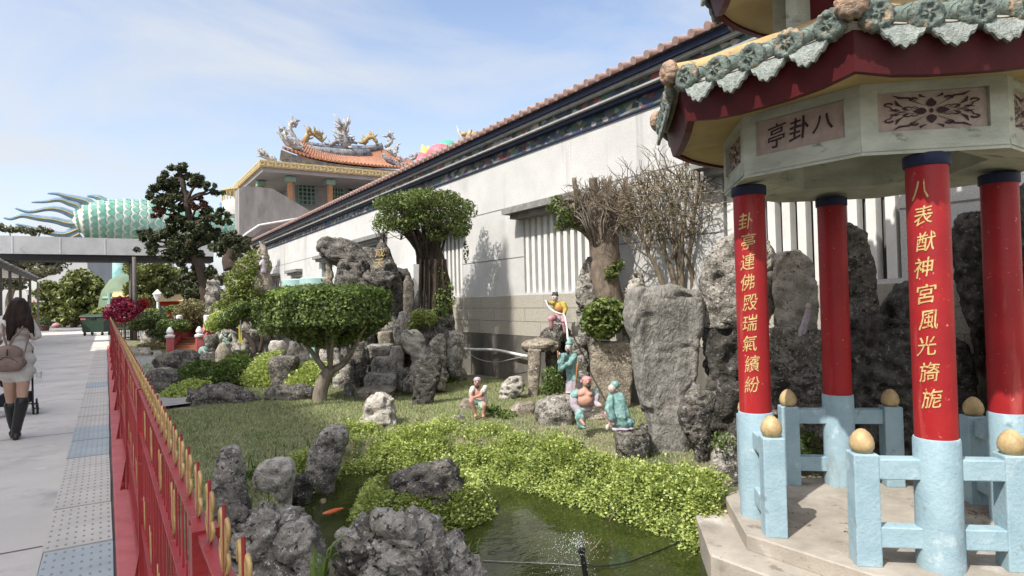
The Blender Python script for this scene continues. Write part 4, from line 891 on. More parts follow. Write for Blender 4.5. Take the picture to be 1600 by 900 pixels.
# ------------------------------------------------------------------ rocks
def rock(label, rows, d=None, thick=.8, rough=.10, m='rockgrey', seed=0, pits=None, ps=0, fs=2.2, res=1.0, name='rock', cat='rock', z=0, group=None, zrot=0, ridge=.5, sink=.12, sup=2.6, sharp=.8, flute=0):
    rows = [tuple(map(float, r)) for r in rows]; py, a, b = rows[-1]
    if d is None: d = gd((a + b) / 2, py, z)
    wm_ = max(r[2] - r[1] for r in rows) * d / F; th = thick * wm_ / 2; dc = d + th
    ppm = F / dc * .64; hgt = (rows[-1][0] - rows[0][0]) * dc / F
    n = int(max(18, min(150, wm_ * 3.0 * ppm / 3.2 * res))); k = int(max(12, min(120, (hgt + th) * ppm / 2.6 * res)))
    ys = np.array([r[0] for r in rows]); A = np.array([r[1] for r in rows]); B = np.array([r[2] for r in rows])
    t = np.linspace(0, 1, k); yy = ys[0] + (ys[-1] - ys[0]) * t
    def sm(v):
        q = np.interp(yy, ys, v); s = np.convolve(np.pad(q, 2, 'edge'), [.1, .2, .4, .2, .1], 'valid'); return s
    AA, BB = sm(A), sm(B); fd = Vector((FWD.x, FWD.y, 0)).normalized(); rt = Vector((RGT.x, RGT.y, 0)).normalized()
    V = []; sd = Vector((seed * 3.7 + 1.3, seed * 1.9 + .7, seed * 2.3)); mean = wm_ * .5 + hgt * .2
    # extra rings make a flat-ish cap and carry the foot into the ground
    lev = [(0, .05, 0), (0, .45, 0), (0, .8, 0)] + [(i, 1, 0) for i in range(k)] + [(k - 1, 1, sink)]
    for i, sc, dn in lev:
        cx = (AA[i] + BB[i]) / 2; c = D(cx, yy[i], dc); hw = max(.004, (BB[i] - AA[i]) / 2 * dc / F) * sc; tt = thick * (.55 * hw + .45 * wm_ / 2 * sc * min(1, hw / (wm_ * .2) + .2))
        c = Vector((c.x, c.y, c.z - dn + (.03 * mean if sc < .5 else .02 * mean if sc < .9 else 0)))
        for j in range(n):
            an = 2 * math.pi * j / n; ca, sa = math.cos(an), math.sin(an); ca2 = math.copysign(abs(ca) ** (2 / sup), ca); sa2 = math.copysign(abs(sa) ** (2 / sup), sa)
            V.append(c + rt * (hw * ca2) + fd * (tt * sa2))
    L_ = len(lev); fcs = [(i * n + j, i * n + (j + 1) % n, (i + 1) * n + (j + 1) % n, (i + 1) * n + j) for i in range(L_ - 1) for j in range(n)]
    fcs += [tuple(range(n - 1, -1, -1)), tuple((L_ - 1) * n + j for j in range(n))]
    me = bpy.data.meshes.new(name); me.from_pydata([tuple(v) for v in V], [], fcs); bm = bmesh.new(); bm.from_mesh(me); bmesh.ops.recalc_face_normals(bm, faces=bm.faces); bm.normal_update()
    if pits is None: pits = 0 if flute or sup >= 4 else .11
    ps = ps or 2.3 / mean
    amp = rough * mean; fq = fs / max(mean, .05); dis = []
    for v in bm.verts:
        p = v.co; q = p * fq + sd; w1 = noise.noise_vector(q * 1.3) * .35
        big = noise.noise(q * .8); rg = noise.ridged_multi_fractal(q * 1.1 + w1, .9, 2.1, 5, 1.0, 2.0) - 1.1; fine = noise.noise(q * 8.3) + .6 * noise.noise(q * 18)
        dd = amp * (.7 * big + ridge * .55 * rg + .22 * fine) - amp * .55
        if sharp:               # broken facets and cracks between them
            vd, vp = noise.voronoi(q * .95 + w1); cv = noise.cell_vector(vp[0] * 7.3) - Vector((.5, .5, .5)); dd += amp * sharp * (1.5 * cv.dot(q * .95 + w1 - vp[0]) + .5 * (cv.x)); dd -= amp * sharp * .5 * max(0, 1 - (vd[1] - vd[0]) / .13)
        if flute: dd += flute * mean * (noise.noise(Vector((p.x * 7 / mean * .5, p.y * 7 / mean * .5, p.z * .8)) + sd))
        if pits:
            vd = noise.voronoi(p * ps + sd + noise.noise_vector(p * ps * .6) * .25)[0]; x = vd[0]; y2 = vd[1]
            e = max(0, 1 - x / .48); dd -= pits * mean * min(1, (e * 1.9) ** 1.5) 
        dis.append(v.normal * dd)
    for v, dv in zip(bm.verts, dis): v.co += dv
    bm.to_mesh(me); bm.free()
    o = link(name, me, M[m], None, True); tag(o, label, cat, group); return o
# near the fence and round the pond
rock('dark hollowed boulder between the fence and the near end of the pond', [(778, 405, 434), (788, 394, 458), (806, 366, 480), (832, 346, 500), (860, 340, 510), (900, 347, 512), (980, 344, 518)], 3.25, .75, .13, 'rockgrey', 1, fs=1.7, ridge=1, sharp=1.2, res=1.5)
rock('dark jagged stone wedged against the fence beside the hollowed boulder', [(757, 334, 350), (772, 328, 378), (800, 326, 396), (850, 330, 405), (960, 335, 410)], 3.35, .8, .12, 'rockdark', 2, ridge=.8)
rock('big craggy boulder with a pale flat top at the near edge of the pond', [(797, 592, 640), (803, 562, 662), (815, 536, 686), (835, 530, 706), (860, 528, 730), (900, 532, 760), (980, 534, 820)], 3.3, .7, .12, 'rockgrey', 3, fs=2.2, ridge=1.2, sharp=1.2, pits=.09, ps=9, res=1.5)
rock('small upright stone with round holes at the edge of the lawn', [(697, 350, 370), (706, 342, 378), (725, 337, 381), (750, 332, 383), (790, 328, 386)], 4.9, .8, .05, 'rockgrey', 4, pits=.16, ps=11, ridge=.3)
rock('low pale streaked rock lying beside the small fern clump by the pond', [(716, 420, 450), (726, 400, 462), (745, 394, 462), (768, 400, 458), (790, 408, 455)], 5.3, .9, .07, 'rockpale', 5, ridge=.5)
rock('slanting grey streaked stone between two fern clumps at the pond edge', [(664, 510, 536), (676, 496, 544), (700, 482, 542), (725, 476, 532), (758, 478, 524)], 6.2, .7, .06, 'rockgrey', 6, ridge=.6)
rock('white weathered stone full of hollows standing on the lawn above the ferns', [(612, 586, 602), (620, 572, 614), (640, 564, 621), (662, 560, 625), (668, 562, 623)], None, .8, .10, 'rockpale', 7, pits=.2, ps=7, ridge=.4, res=1.5)
rock('blackish slab pitted like honeycomb standing upright on the lawn', [(556, 660, 690), (565, 647, 693), (590, 645, 690), (615, 643, 682), (632, 642, 676)], None, .4, .05, 'rockblack', 8, pits=.10, ps=16, res=1.5)
rock('pale-edged pitted rock leaning behind the blackish slab', [(553, 670, 682), (566, 652, 692), (582, 632, 704), (601, 626, 700)], 10.6, .6, .12, 'rockgrey', 9, pits=.16, ps=8)
rock('white block riddled with holes lying below the damp footing', [(588, 794, 815), (598, 784, 821), (612, 779, 820), (624, 778, 806)], None, .7, .06, 'rockpale', 10, pits=.22, ps=12, res=1.8)
rock('pond boulder half covered with ferns standing in the water', [(718, 680, 712), (724, 640, 718), (736, 614, 724), (758, 602, 730), (790, 598, 732), (826, 600, 728)], None, .75, .10, 'rockdark', 11, z=WZ, ridge=.7)
# middle: figures' stones
rock('flat stone slab laid as a table top on two legs', [(528, 835, 862), (533, 812, 878), (541, 812, 880), (549, 818, 872)], 10.2, 1.1, .07, 'rocktan', 12, ridge=.5, sink=0)
rock('pale stone leg holding up the left end of the slab', [(545, 824, 848), (580, 824, 845), (622, 824, 842)], 10.2, .8, .04, 'rocktan', 13)
rock('dark stone leg under the right end of the slab', [(545, 850, 882), (580, 853, 884), (622, 850, 886)], 10.7, .6, .06, 'rockdark', 14)
rock('knobbly dark rock carrying the yellow robed figure', [(506, 864, 886), (514, 848, 893), (524, 838, 896), (533, 835, 898)], 10.4, .9, .12, 'rockdark', 15, pits=.1, ps=11, sink=.02)
rock('round-topped grey block on the grass behind the bare-chested figure', [(618, 858, 890), (626, 836, 898), (645, 832, 902), (668, 838, 896)], None, .8, .05, 'rockgrey', 16, ridge=.4)
rock('tan square slab with a carved rim behind the teal figures', [(534, 924, 988), (540, 921, 991), (580, 922, 989), (628, 924, 986)], 9.0, .35, .03, 'rocktan', 17, ridge=.4, sup=5)
rock('pitted grey column between the slab table and the tan square slab', [(526, 886, 912), (545, 884, 922), (580, 890, 924), (615, 894, 924)], 9.6, .7, .10, 'rockgrey', 18, pits=.18, ps=10)
rock('low dark stone step under the kneeling teal figure', [(672, 960, 1012), (680, 958, 1019), (705, 962, 1018), (715, 965, 1012)], None, .9, .07, 'rockdark', 19)
rock('flat brown stone used as a table between the two seated figures', [(643, 915, 956), (648, 906, 962), (656, 908, 956), (676, 922, 948)], 8.1, .9, .07, 'rocktan', 20, ridge=.5)
rock('tall holed stone standing beside the pruned tree', [(400, 916, 926), (412, 908, 932), (435, 901, 936), (465, 898, 936), (500, 900, 934), (530, 900, 934)], 9.6, .6, .07, 'rockgrey', 21, pits=.25, ps=7, res=1.4)
rock('pale spongy rock behind the clipped shrub', [(420, 990, 1002), (432, 982, 1010), (455, 974, 1012), (490, 970, 1010), (540, 970, 1010)], 9.2, .7, .08, 'rockpale', 22, pits=.25, ps=11, res=1.5)
rock('tall flat grey slab of rock with streaked face at the bank', [(445, 1000, 1024), (452, 991, 1074), (462, 986, 1092), (480, 985, 1096), (508, 986, 1096), (526, 990, 1090), (560, 995, 1087), (600, 998, 1088), (640, 1003, 1090), (680, 1010, 1088), (722, 1014, 1084)], 6.3, .36, .055, 'rockmono', 23, ridge=.5, fs=1.2, res=1.5, flute=.14, sup=4.5, sharp=1.1)
rock('small dark pitted rock with pale top in front of the monolith', [(610, 1076, 1112), (618, 1064, 1119), (640, 1059, 1118), (665, 1060, 1114), (682, 1070, 1110), (698, 1082, 1108), (722, 1086, 1110)], 5.9, .6, .06, 'rockdark', 25, pits=.08, ps=20, ridge=.4, res=1.3)
rock('striped grey stone between the ferns and the pavilion slab', [(680, 1128, 1148), (695, 1116, 1156), (720, 1108, 1160), (760, 1110, 1160)], 5.65, .7, .06, 'rockgrey', 26, ridge=.9)
# behind the pavilion
rock('huge dark-edged boulder rising behind the left red column', [(362, 1150, 1180), (374, 1118, 1200), (400, 1098, 1214), (440, 1091, 1216), (480, 1094, 1212), (505, 1098, 1206)], 6.35, .45, .05, 'rockgrey', 27, ridge=.8, res=1.2, fs=1.7, sink=.05)
rock('black cavernous rock below the huge boulder', [(500, 1098, 1200), (530, 1096, 1200), (580, 1094, 1200), (640, 1092, 1196), (720, 1096, 1190)], 6.35, .45, .10, 'rockblack', 28, ridge=1, pits=.12, ps=5, fs=2.4)
rock('pale lumpy boulder seen between the left and the rear red columns', [(392, 1214, 1246), (404, 1206, 1268), (440, 1204, 1276), (480, 1208, 1280), (520, 1206, 1280)], 6.2, .45, .06, 'rockpale', 29, ridge=.7, sink=.05)
rock('stack of broken grey rock under the pale boulder', [(512, 1200, 1286), (540, 1192, 1296), (580, 1190, 1296), (595, 1196, 1290)], 6.0, .5, .11, 'rockgrey', 30, ridge=1, sharp=1.1, sink=.02)
rock('flat layered ledge low behind the left railing', [(590, 1200, 1320), (600, 1190, 1362), (625, 1188, 1366), (680, 1190, 1360), (715, 1195, 1360)], 5.85, .35, .08, 'rockdark', 31, ridge=1, sharp=1)
rock('tall dark craggy rock right of the rear red column', [(350, 1320, 1342), (364, 1314, 1356), (400, 1314, 1364), (440, 1318, 1368), (490, 1316, 1374), (530, 1312, 1380)], 5.95, .5, .07, 'rockdark', 32, ridge=.9, res=1.2)
rock('black slanting rock between the rear column and the inscribed front column', [(440, 1400, 1420), (455, 1388, 1470), (480, 1372, 1480), (510, 1366, 1484), (560, 1360, 1490)], 5.9, .5, .06, 'rockblack', 33, ridge=.7)
rock('black honeycomb rock across the back of the pavilion', [(496, 1320, 1400), (508, 1310, 1470), (550, 1308, 1530), (600, 1310, 1560), (650, 1316, 1560), (720, 1320, 1560)], 5.6, .35, .05, 'rockblack', 34, pits=.07, ps=9, ridge=.5, res=1.3)
rock('tall black knobbed rock behind the right red column', [(330, 1504, 1530), (345, 1488, 1545), (380, 1480, 1560), (420, 1484, 1570), (470, 1500, 1570), (520, 1516, 1575), (560, 1520, 1580)], 5.5, .5, .08, 'rockblack', 35, ridge=.9, pits=.1, ps=6)
rock('massive black rock beyond the right red column', [(292, 1586, 1612), (310, 1572, 1640), (400, 1560, 1700), (500, 1552, 1720), (600, 1550, 1720), (720, 1560, 1720)], 5.0, .5, .07, 'rockblack', 36, ridge=.9, pits=.08, ps=6, fs=2.6)
# rockery with the grotto and the steps
rock('dark overhanging arm of the grotto rockery by the green shutter', [(371, 500, 545), (380, 494, 566), (394, 494, 582), (408, 505, 600), (420, 540, 606)], 13.6, .7, .10, 'rockdark', 40, ridge=1, pits=.08, ps=5, sink=.0)
rock('honeycombed dark pillar of the grotto', [(405, 530, 575), (420, 524, 582), (440, 524, 584), (475, 520, 590), (560, 520, 590)], 13.4, .7, .08, 'rockdark', 41, pits=.12, ps=7)
rock('pale eroded root-like stone at the left of the grotto', [(398, 508, 520), (420, 506, 522), (440, 504, 522), (480, 500, 524)], 13.9, .7, .12, 'rocktan', 42)
rock('dark roof slab between the grotto pillar and the peak stone', [(388, 560, 600), (396, 548, 612), (410, 546, 616), (425, 555, 610)], 13.9, .9, .09, 'rockdark', 43, sink=0)
pk = rock('pointed rockery peak carrying two gold characters', [(362, 594, 601), (376, 588, 606), (392, 580, 613), (410, 576, 620), (430, 574, 628), (450, 572, 632), (480, 574, 634), (520, 570, 634)], 12.9, .6, .08, 'rockdark', 44, ridge=.7)
glyphs('gold_lettering', [('成', 594, 395, 16, 15, .1), ('天', 592, 411, 14, 13, .1)], lambda x, y, d: tuple(D(x, 806 - y - (806 - 2 * 403), 12.84) - FWD * (.16 + d)) , M['goldlet'], pk, .01) if False else None
rock('flat dark shelf stone jutting below the peak stone', [(424, 570, 618), (431, 566, 626), (440, 570, 624), (452, 585, 615)], 12.2, .9, .08, 'rockdark', 45, sink=0)
rock('dark rock mass at the back of the grotto', [(420, 540, 640), (450, 500, 650), (500, 470, 660), (560, 440, 660), (610, 440, 650)], 14.4, .35, .08, 'rockblack', 46, ridge=.8)
rock('slim upright stone beside the aerial-rooted tree', [(430, 634, 642), (442, 629, 647), (465, 629, 648), (490, 630, 648)], 12.0, .8, .06, 'rocktan', 47)
rock('pale rounded stones at the foot of the aerial-rooted tree', [(452, 652, 664), (470, 646, 676), (484, 646, 680), (510, 640, 684)], 12.1, .8, .10, 'rockgrey', 48)
rock('arched pale boulder with a dark hollow right of the steps', [(514, 628, 652), (524, 620, 664), (540, 628, 668), (556, 640, 668), (580, 640, 668)], 11.0, .7, .10, 'rockpale', 49, pits=.2, ps=4)
rock('blocky stone above the arched boulder', [(487, 624, 640), (500, 618, 654), (516, 614, 656), (540, 616, 660)], 11.8, .8, .08, 'rockgrey', 50)
rock('mottled upright block against the end of the plinth', [(516, 700, 722), (524, 697, 728), (550, 697, 727), (577, 700, 722)], 11.3, .7, .05, 'rockgrey', 51)
rock('dark holed rock under the ivy by the wall corner', [(491, 690, 708), (500, 686, 712), (516, 686, 712), (545, 680, 712)], 11.8, .8, .10, 'rockdark', 52, pits=.25, ps=7)
rock('angled pitted grey rock between the arch and the mottled block', [(520, 684, 696), (535, 668, 698), (555, 660, 700), (585, 655, 700)], 11.0, .6, .10, 'rockgrey', 53, pits=.14, ps=8)
rock('low flat pale stone in the grass under the hose', [(576, 704, 722), (582, 701, 731), (592, 703, 732), (598, 706, 726)], None, .9, .07, 'rocktan', 54)
rock('tall narrow dark stone beside the steps', [(535, 558, 568), (545, 553, 572), (570, 552, 574), (606, 553, 574)], None, .7, .05, 'rockdark', 55, ridge=.8)
for i, (lab, rr_, dd) in enumerate([
    ('lowest dark stone step of the rockery stair', [(582, 576, 622), (588, 570, 625), (604, 572, 624)], 10.9),
    ('second stone step of the rockery stair, darkly layered', [(557, 588, 622), (563, 581, 625), (582, 582, 624)], 11.3),
    ('third stone step of the rockery stair with a pale front', [(538, 576, 614), (544, 572, 617), (556, 574, 616)], 11.8),
    ('topmost narrow stone step of the rockery stair', [(518, 592, 612), (523, 590, 614), (534, 592, 614)], 12.3),
    ('flat paving stone in the grass below the rockery stair', [(605, 566, 612), (609, 558, 618), (614, 562, 616)], 10.3)]):
    rock(lab, rr_, dd, 1.1, .05, 'rockgrey' if i < 3 else 'rocktan', 60 + i, ridge=.6, name='stone_step', cat='step', group='stone steps of the rockery', sup=4)
rock('rounded dark rock at the foot of the umbrella tree', [(582, 528, 546), (590, 518, 556), (608, 520, 556)], None, .8, .07, 'rockgrey', 66)
# left rockery
rock('long low dark rock along the lawn edge, left of its neighbour', [(598, 316, 350), (606, 300, 372), (618, 290, 404), (634, 288, 408)], None, .6, .09, 'rockdark', 70, ridge=1)
rock('long low dark rock along the lawn edge, next to the umbrella tree', [(600, 420, 470), (606, 412, 500), (616, 410, 504), (630, 412, 490)], None, .5, .09, 'rockdark', 71, ridge=1)
rock('tan-topped dark rock where the garden path bends', [(576, 240, 262), (582, 230, 278), (592, 224, 284), (618, 224, 284)], None, .9, .08, 'rockdark', 72, ridge=.6)
rock('tan flat rock lying over the dark rock by the garden path', [(575, 236, 262), (579, 231, 276), (586, 232, 282)], 13.2, .9, .05, 'rocktan', 73, sink=0)
rock('broad dark rock under the red footbridge with pale streaks', [(548, 262, 300), (554, 246, 312), (566, 240, 318), (580, 244, 318)], None, .6, .07, 'rockdark', 74, ridge=.5)
rock('grey rock beside the small teal dome at the bridge', [(550, 318, 332), (558, 312, 336), (580, 314, 338)], None, .8, .08, 'rockgrey', 75)
rock('upright tan rock carrying the white and teal carving', [(536, 342, 356), (546, 336, 362), (570, 336, 364)], None, .8, .08, 'rocktan', 76)
rock('dark knobby rock right of the bridge railing', [(522, 322, 338), (530, 318, 344), (552, 322, 342)], 19, .8, .12, 'rockdark', 77)
rock('white sunlit boulder behind the pond ferns', [(532, 424, 442), (540, 418, 450), (552, 420, 448), (562, 424, 444)], 15.3, .8, .07, 'rockpale', 78)
rock('dark square-shouldered block among the far ferns', [(556, 424, 464), (564, 420, 468), (585, 424, 462), (604, 428, 458)], None, .7, .06, 'rockdark', 79, ridge=.6, sup=4)
rock('small pale stone beside the square-shouldered block', [(566, 484, 492), (578, 480, 496), (596, 480, 494)], None, .8, .1, 'rockpale', 80)
rock('grey boulder under the umbrella tree crown', [(545, 500, 528), (558, 494, 540), (580, 492, 546), (600, 494, 546)], 13.2, .8, .09, 'rockgrey', 81)
rock('light stone beneath the pompom shrub', [(532, 384, 398), (540, 374, 410), (556, 372, 412)], None, .8, .09, 'rockgrey', 82)
rock('vine-grown rockery mound left of the umbrella tree', [(402, 385, 410), (425, 366, 424), (450, 354, 430), (480, 340, 440), (520, 330, 446), (556, 326, 448)], 19.5, .6, .12, 'rockgrey', 83, ridge=1, pits=.12, ps=3)
rock('pale spire on top of the vine-grown mound', [(376, 404, 412), (386, 402, 420), (402, 400, 424), (430, 396, 426), (452, 392, 428)], 18.4, .7, .12, 'rocktan', 84, ridge=.9)
rock('layered grey rockery under the dark juniper', [(440, 322, 340), (462, 318, 352), (490, 314, 356), (520, 308, 352), (545, 306, 350)], 23, .6, .12, 'rockgrey', 85, ridge=1.1, pits=.14, ps=3)
rock('dark rockery slope left of the layered rockery', [(478, 286, 312), (500, 270, 322), (530, 262, 322)], 26, .6, .13, 'rockdark', 86, ridge=1)
rock('pale stone at the near end of the garden path hedge', [(543, 218, 232), (550, 214, 240), (558, 216, 238)], None, .8, .1, 'rockpale', 87)
rock('small rounded grey stone left of the bridge', [(519, 226, 236), (526, 220, 242), (538, 220, 242)], None, .8, .08, 'rockgrey', 88)
rock('low dark stones along the lawn under the fence row', [(620, 244, 256), (628, 236, 262), (640, 236, 262)], 11.6, .8, .1, 'rockgrey', 89)
rock('tan stone by the seated grey-bearded figure', [(622, 722, 736), (632, 716, 744), (645, 714, 746)], None, .8, .06, 'rocktan', 90, ridge=.3)
rock('flat earth-coloured stone between the slab table and the grass', [(628, 806, 834), (636, 796, 840), (650, 794, 838)], None, .9, .05, 'rocktan', 91, ridge=.3)
# smaller stones that knit the rockery together
for lab, rr_, dd, m_ in [
    ('grey knobbly stone in the gap left of the rockery stair', [(560, 536, 552), (572, 530, 556), (600, 530, 556)], 11.6, 'rockgrey'),
    ('dark boulder heaped behind the tall narrow stone by the stair', [(500, 544, 576), (520, 538, 588), (560, 540, 590)], 12.6, 'rockdark'),
    ('pale chunk wedged between the third stair step and the arched boulder', [(540, 612, 624), (550, 608, 632), (572, 610, 632)], 11.4, 'rockpale'),
    ('dark pitted lump in front of the arched boulder', [(574, 626, 640), (582, 620, 646), (602, 622, 644)], 10.7, 'rockdark'),
    ('grey slab leaning above the topmost stair step', [(488, 600, 616), (500, 594, 622), (526, 596, 622)], 12.6, 'rockgrey'),
    ('rough grey stone under the slim upright stone', [(486, 630, 650), (500, 624, 656), (530, 624, 658)], 12.0, 'rockgrey'),
    ('dark stone tucked under the ivy of the aerial-rooted tree', [(500, 660, 684), (516, 654, 694), (545, 656, 694)], 11.6, 'rockdark'),
    ('small grey stone between the umbrella tree trunk and the rounded dark rock', [(596, 540, 552), (606, 536, 556), (614, 538, 554)], 10.6, 'rockgrey'),
    ('jagged dark stone filling the gap between the holed stone and the hollowed boulder', [(752, 356, 376), (762, 346, 388), (790, 342, 394), (830, 344, 396)], 4.2, 'rockdark'),
    ('low wet stone at the foot of the slanting grey stone', [(742, 462, 482), (750, 454, 492), (768, 456, 488)], 5.9, 'rockdark'),
    ('grey stone lying in the ferns under the seated grey-bearded figure', [(648, 706, 724), (656, 700, 732), (668, 704, 728)], 8.0, 'rockgrey'),
    ('tan stone half buried beside the round-topped grey block', [(646, 780, 806), (652, 772, 814), (660, 776, 810)], 8.3, 'rocktan'),
    ('dark stone between the kneeling figure step and the monolith foot', [(660, 1000, 1016), (672, 996, 1024), (704, 998, 1022)], 6.9, 'rockdark'),
    ('pale broken stone lying behind the left railing', [(660, 1222, 1252), (672, 1216, 1262), (700, 1218, 1260)], 5.7, 'rockgrey')]:
    rock(lab, rr_, dd, .8, .10, m_, len(lab) + int(rr_[0][1]), ridge=.8, group='small stones of the rockery')
# ------------------------------------------------------------------ vegetation
def spline(pts, s=4):
    q = [Vector(p) for p in pts]; k = len(q); o = []
    for i in range(k - 1):
        a, b, c, d = q[max(i - 1, 0)], q[i], q[i + 1], q[min(i + 2, k - 1)]
        for j in range(s):
            t = j / s; o.append(.5 * ((2 * b) + (c - a) * t + (2 * a - 5 * b + 4 * c - d) * t * t + (3 * b - a - 3 * c + d) * t ** 3))
    return o + [q[-1]]
def limb(mb, pts, r0, r1, n=8, s=4, wob=0):
    q = spline(pts, s); k = len(q)
    if wob: q = [p + noise.noise_vector(p * 5) * wob * (i / k) for i, p in enumerate(q)]
    mb.tube(q, [r0 + (r1 - r0) * (i / (k - 1)) ** .8 for i in range(k)], n)
def twigs(mb, tips, rr, depth, l0, r0, spread=.7, up=.3, out=None, kids=(2, 4)):
    nt_ = []
    for p, d in tips:
        for _ in range(rr.randint(*kids)):
            dv = (d + Vector((rr.uniform(-1, 1), rr.uniform(-1, 1), rr.uniform(-1, 1))) * spread + Vector((0, 0, up))).normalized(); l = l0 * rr.uniform(.6, 1.25)
            mid = p + dv * l * .5 + Vector((rr.uniform(-1, 1), rr.uniform(-1, 1), rr.uniform(-1, 1))) * l * .12; e = p + dv * l
            mb.tube([p, mid, e], [r0, r0 * .8, r0 * .55], 4, cap=False); nt_.append((e, (e - mid).normalized()))
            if out is not None: out.append(e)
    if depth > 1: twigs(mb, nt_, rr, depth - 1, l0 * .72, r0 * .6, spread, up, out, kids)
    return nt_
def crown(name, P, NRM, size, m, parent, aspect=.5, jit=.7): return quads(name, leafquads(P, NRM, size, aspect, jit), M[m], parent)

# umbrella-clipped tree in the middle of the lawn
g = Z(500, 628); dU = gd(500, 628)
um = thing('clipped_umbrella_tree', 'flat-topped tree clipped like an umbrella on the lawn, short forked grey trunk', 'tree', g)
C0 = D(516, 470, dU + .15)
def U(px, py, dd=0): return D(px, py, dU + dd)
mb = MB(); limb(mb, [g - Vector((0, 0, .08)), U(500, 615), U(508, 590), U(516, 577)], .125, .095, 10)
for pts, r0 in [([(512, 585), (498, 565), (480, 540), (460, 515), (445, 490)], .055), ([(516, 580), (514, 555), (508, 530), (500, 505)], .045), ([(516, 580), (534, 570), (546, 556), (552, 535), (550, 510)], .065), ([(540, 563), (552, 545), (562, 528), (572, 508)], .045), ([(546, 556), (541, 535), (528, 512)], .04), ([(498, 565), (492, 535), (480, 510)], .032), ([(552, 545), (560, 525), (563, 500)], .035)]:
    k = len(pts); dd = random.uniform(-.5, .6); limb(mb, [U(*p, dd * i / k) for i, p in enumerate(pts)], r0, r0 * .35, 7, wob=.03)
for sg in (-.6, .7): limb(mb, [U(516, 580), U(518, 555, sg * .4), U(520, 525, sg * .8), U(516, 500, sg)], .04, .015, 6)
obj('trunk', mb, M['bark'], um, True)
n = 30000; Rr = .93; rr = rng.uniform(0, 1, n); an = rng.uniform(0, 2 * math.pi, n)
zt = D(516, 450, dU).z; zs = D(516, 505, dU).z; zb = D(516, 545, dU).z
P = np.zeros((n, 3)); Q = np.zeros((n, 3)); kind = rng.uniform(0, 1, n)
top = kind < .34; side = (kind >= .34) & (kind < .66); bot = kind >= .66
rad = np.where(top, np.sqrt(rr) * Rr, np.where(side, Rr, (1 - (1 - np.sqrt(rr)) * .95) * Rr * .98))
und = .035 * np.sin(an * 5) + .03 * np.sin(an * 3 + 1)
rad = rad * (1 + .03 * np.sin(an * 7) + .02 * np.sin(an * 11))
sh_ = .09; zz_ = np.where(top, zt - sh_ * (rad / Rr) ** 5 + und * .5, np.where(side, zs + (zt - sh_ - zs) * rr, zb + (zs - zb) * (rad / Rr) ** 2.2))
dep = rng.exponential(.04, n) - rng.exponential(.014, n); nx = np.where(top | bot, 0, np.cos(an)); ny = np.where(top | bot, 0, np.sin(an)); nz = np.where(top, 1, np.where(side, .2, -.7)); tl = top * (rad / Rr) ** 2 * .9; nx = np.where(bot, np.cos(an) * .7, nx); ny = np.where(bot, np.sin(an) * .7, ny); nx = nx + tl * np.cos(an); ny = ny + tl * np.sin(an)
P[:, 0] = C0.x + rad * np.cos(an) - nx * dep; P[:, 1] = C0.y + rad * np.sin(an) - ny * dep; P[:, 2] = zz_ - nz * dep + np.where(bot, rng.uniform(0, .16, n), 0)
Q[:, 0], Q[:, 1], Q[:, 2] = nx, ny, nz
keep = ~(bot & (np.sin(an * 4 + 1) * np.sin(an * 7) > .55) & (rad < .85))
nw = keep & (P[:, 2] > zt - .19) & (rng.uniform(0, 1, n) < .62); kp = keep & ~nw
crown('crown', P[kp], Q[kp], .064, 'leaf', um, .55, .55); crown('lit_top_leaves', P[nw] + np.array([0, 0, .012]), Q[nw], .058, 'leaf_lit', um, .55, .6)  # upper crown leaves get the brighter copy, as painted sunlight

# aerial-rooted multi-stem ficus by the hall wall
dF = 12.3
fi = thing('aerial_rooted_ficus', 'bushy-topped ficus with a dense tangle of upright aerial roots in front of the slatted window', 'tree', D(690, 500, dF))
def T(px, py, dd=0): return D(px, py, dF + dd)
mb = MB(); rr_ = random.Random(5)
limb(mb, [T(688, 520), T(686, 480), T(684, 440), T(678, 405), T(672, 385)], .30, .17, 10, wob=.05)
for i in range(36):
    px = rr_.uniform(655, 700); dd = rr_.uniform(-.35, .35); limb(mb, [T(px + rr_.uniform(-4, 8), 505, dd), T(px, 455, dd), T(668 + (px - 668) * .9, 405, dd)], .022, .018, 5, 3)
tips = []
for i in range(46):
    a = rr_.uniform(-1, 1); dd = rr_.uniform(-.7, .7); px = 660 + a * rr_.uniform(20, 74); py = rr_.uniform(318, 352) + 26 * abs(a) ** 2
    p = [T(668 + a * 16, 412, dd * .2), T(666 + a * 22 + rr_.uniform(-6, 6), 385, dd * .5), T((px + 664 + a * 30) / 2, 358, dd * .8), T(px, py, dd)]; limb(mb, p, rr_.uniform(.022, .05), .012, 5, wob=.08); tips.append(p[-1])
twigs(mb, [(t, Vector((0, 0, 1))) for t in tips], rr_, 1, .28, .009, .9, .2)
obj('trunk', mb, M['barkdark'], fi, True)
bl = []
for px, py, rx, rz in [(610, 322, .34, .20), (640, 312, .34, .20), (668, 310, .34, .20), (700, 314, .33, .2), (722, 330, .24, .22), (600, 345, .22, .2), (628, 350, .3, .16), (660, 340, .36, .2), (695, 345, .34, .22), (720, 356, .22, .22), (685, 365, .2, .14), (655, 325, .3, .22)]:
    for dd in (-.45, 0, .45): bl.append((T(px + rr_.uniform(-6, 6), py + rr_.uniform(-5, 5), dd + rr_.uniform(-.15, .15)), (rx, rx, rz)))
P, Q = blobs_leaves(bl, 420, .45); crown('crown', P, Q, .062, 'leafficus', fi, .5, .8)
bl = [(T(694, 470, -.3), (.24, .2, .26)), (T(688, 490, -.4), (.22, .2, .2)), (T(700, 450, -.2), (.12, .12, .16)), (T(690, 430, -.2), (.1, .1, .16)), (T(728, 395, 0), (.06, .06, .24))]
P, Q = blobs_leaves(bl, 480, .4); crown('ivy', P, Q, .06, 'leafficus', fi, .6, .8)

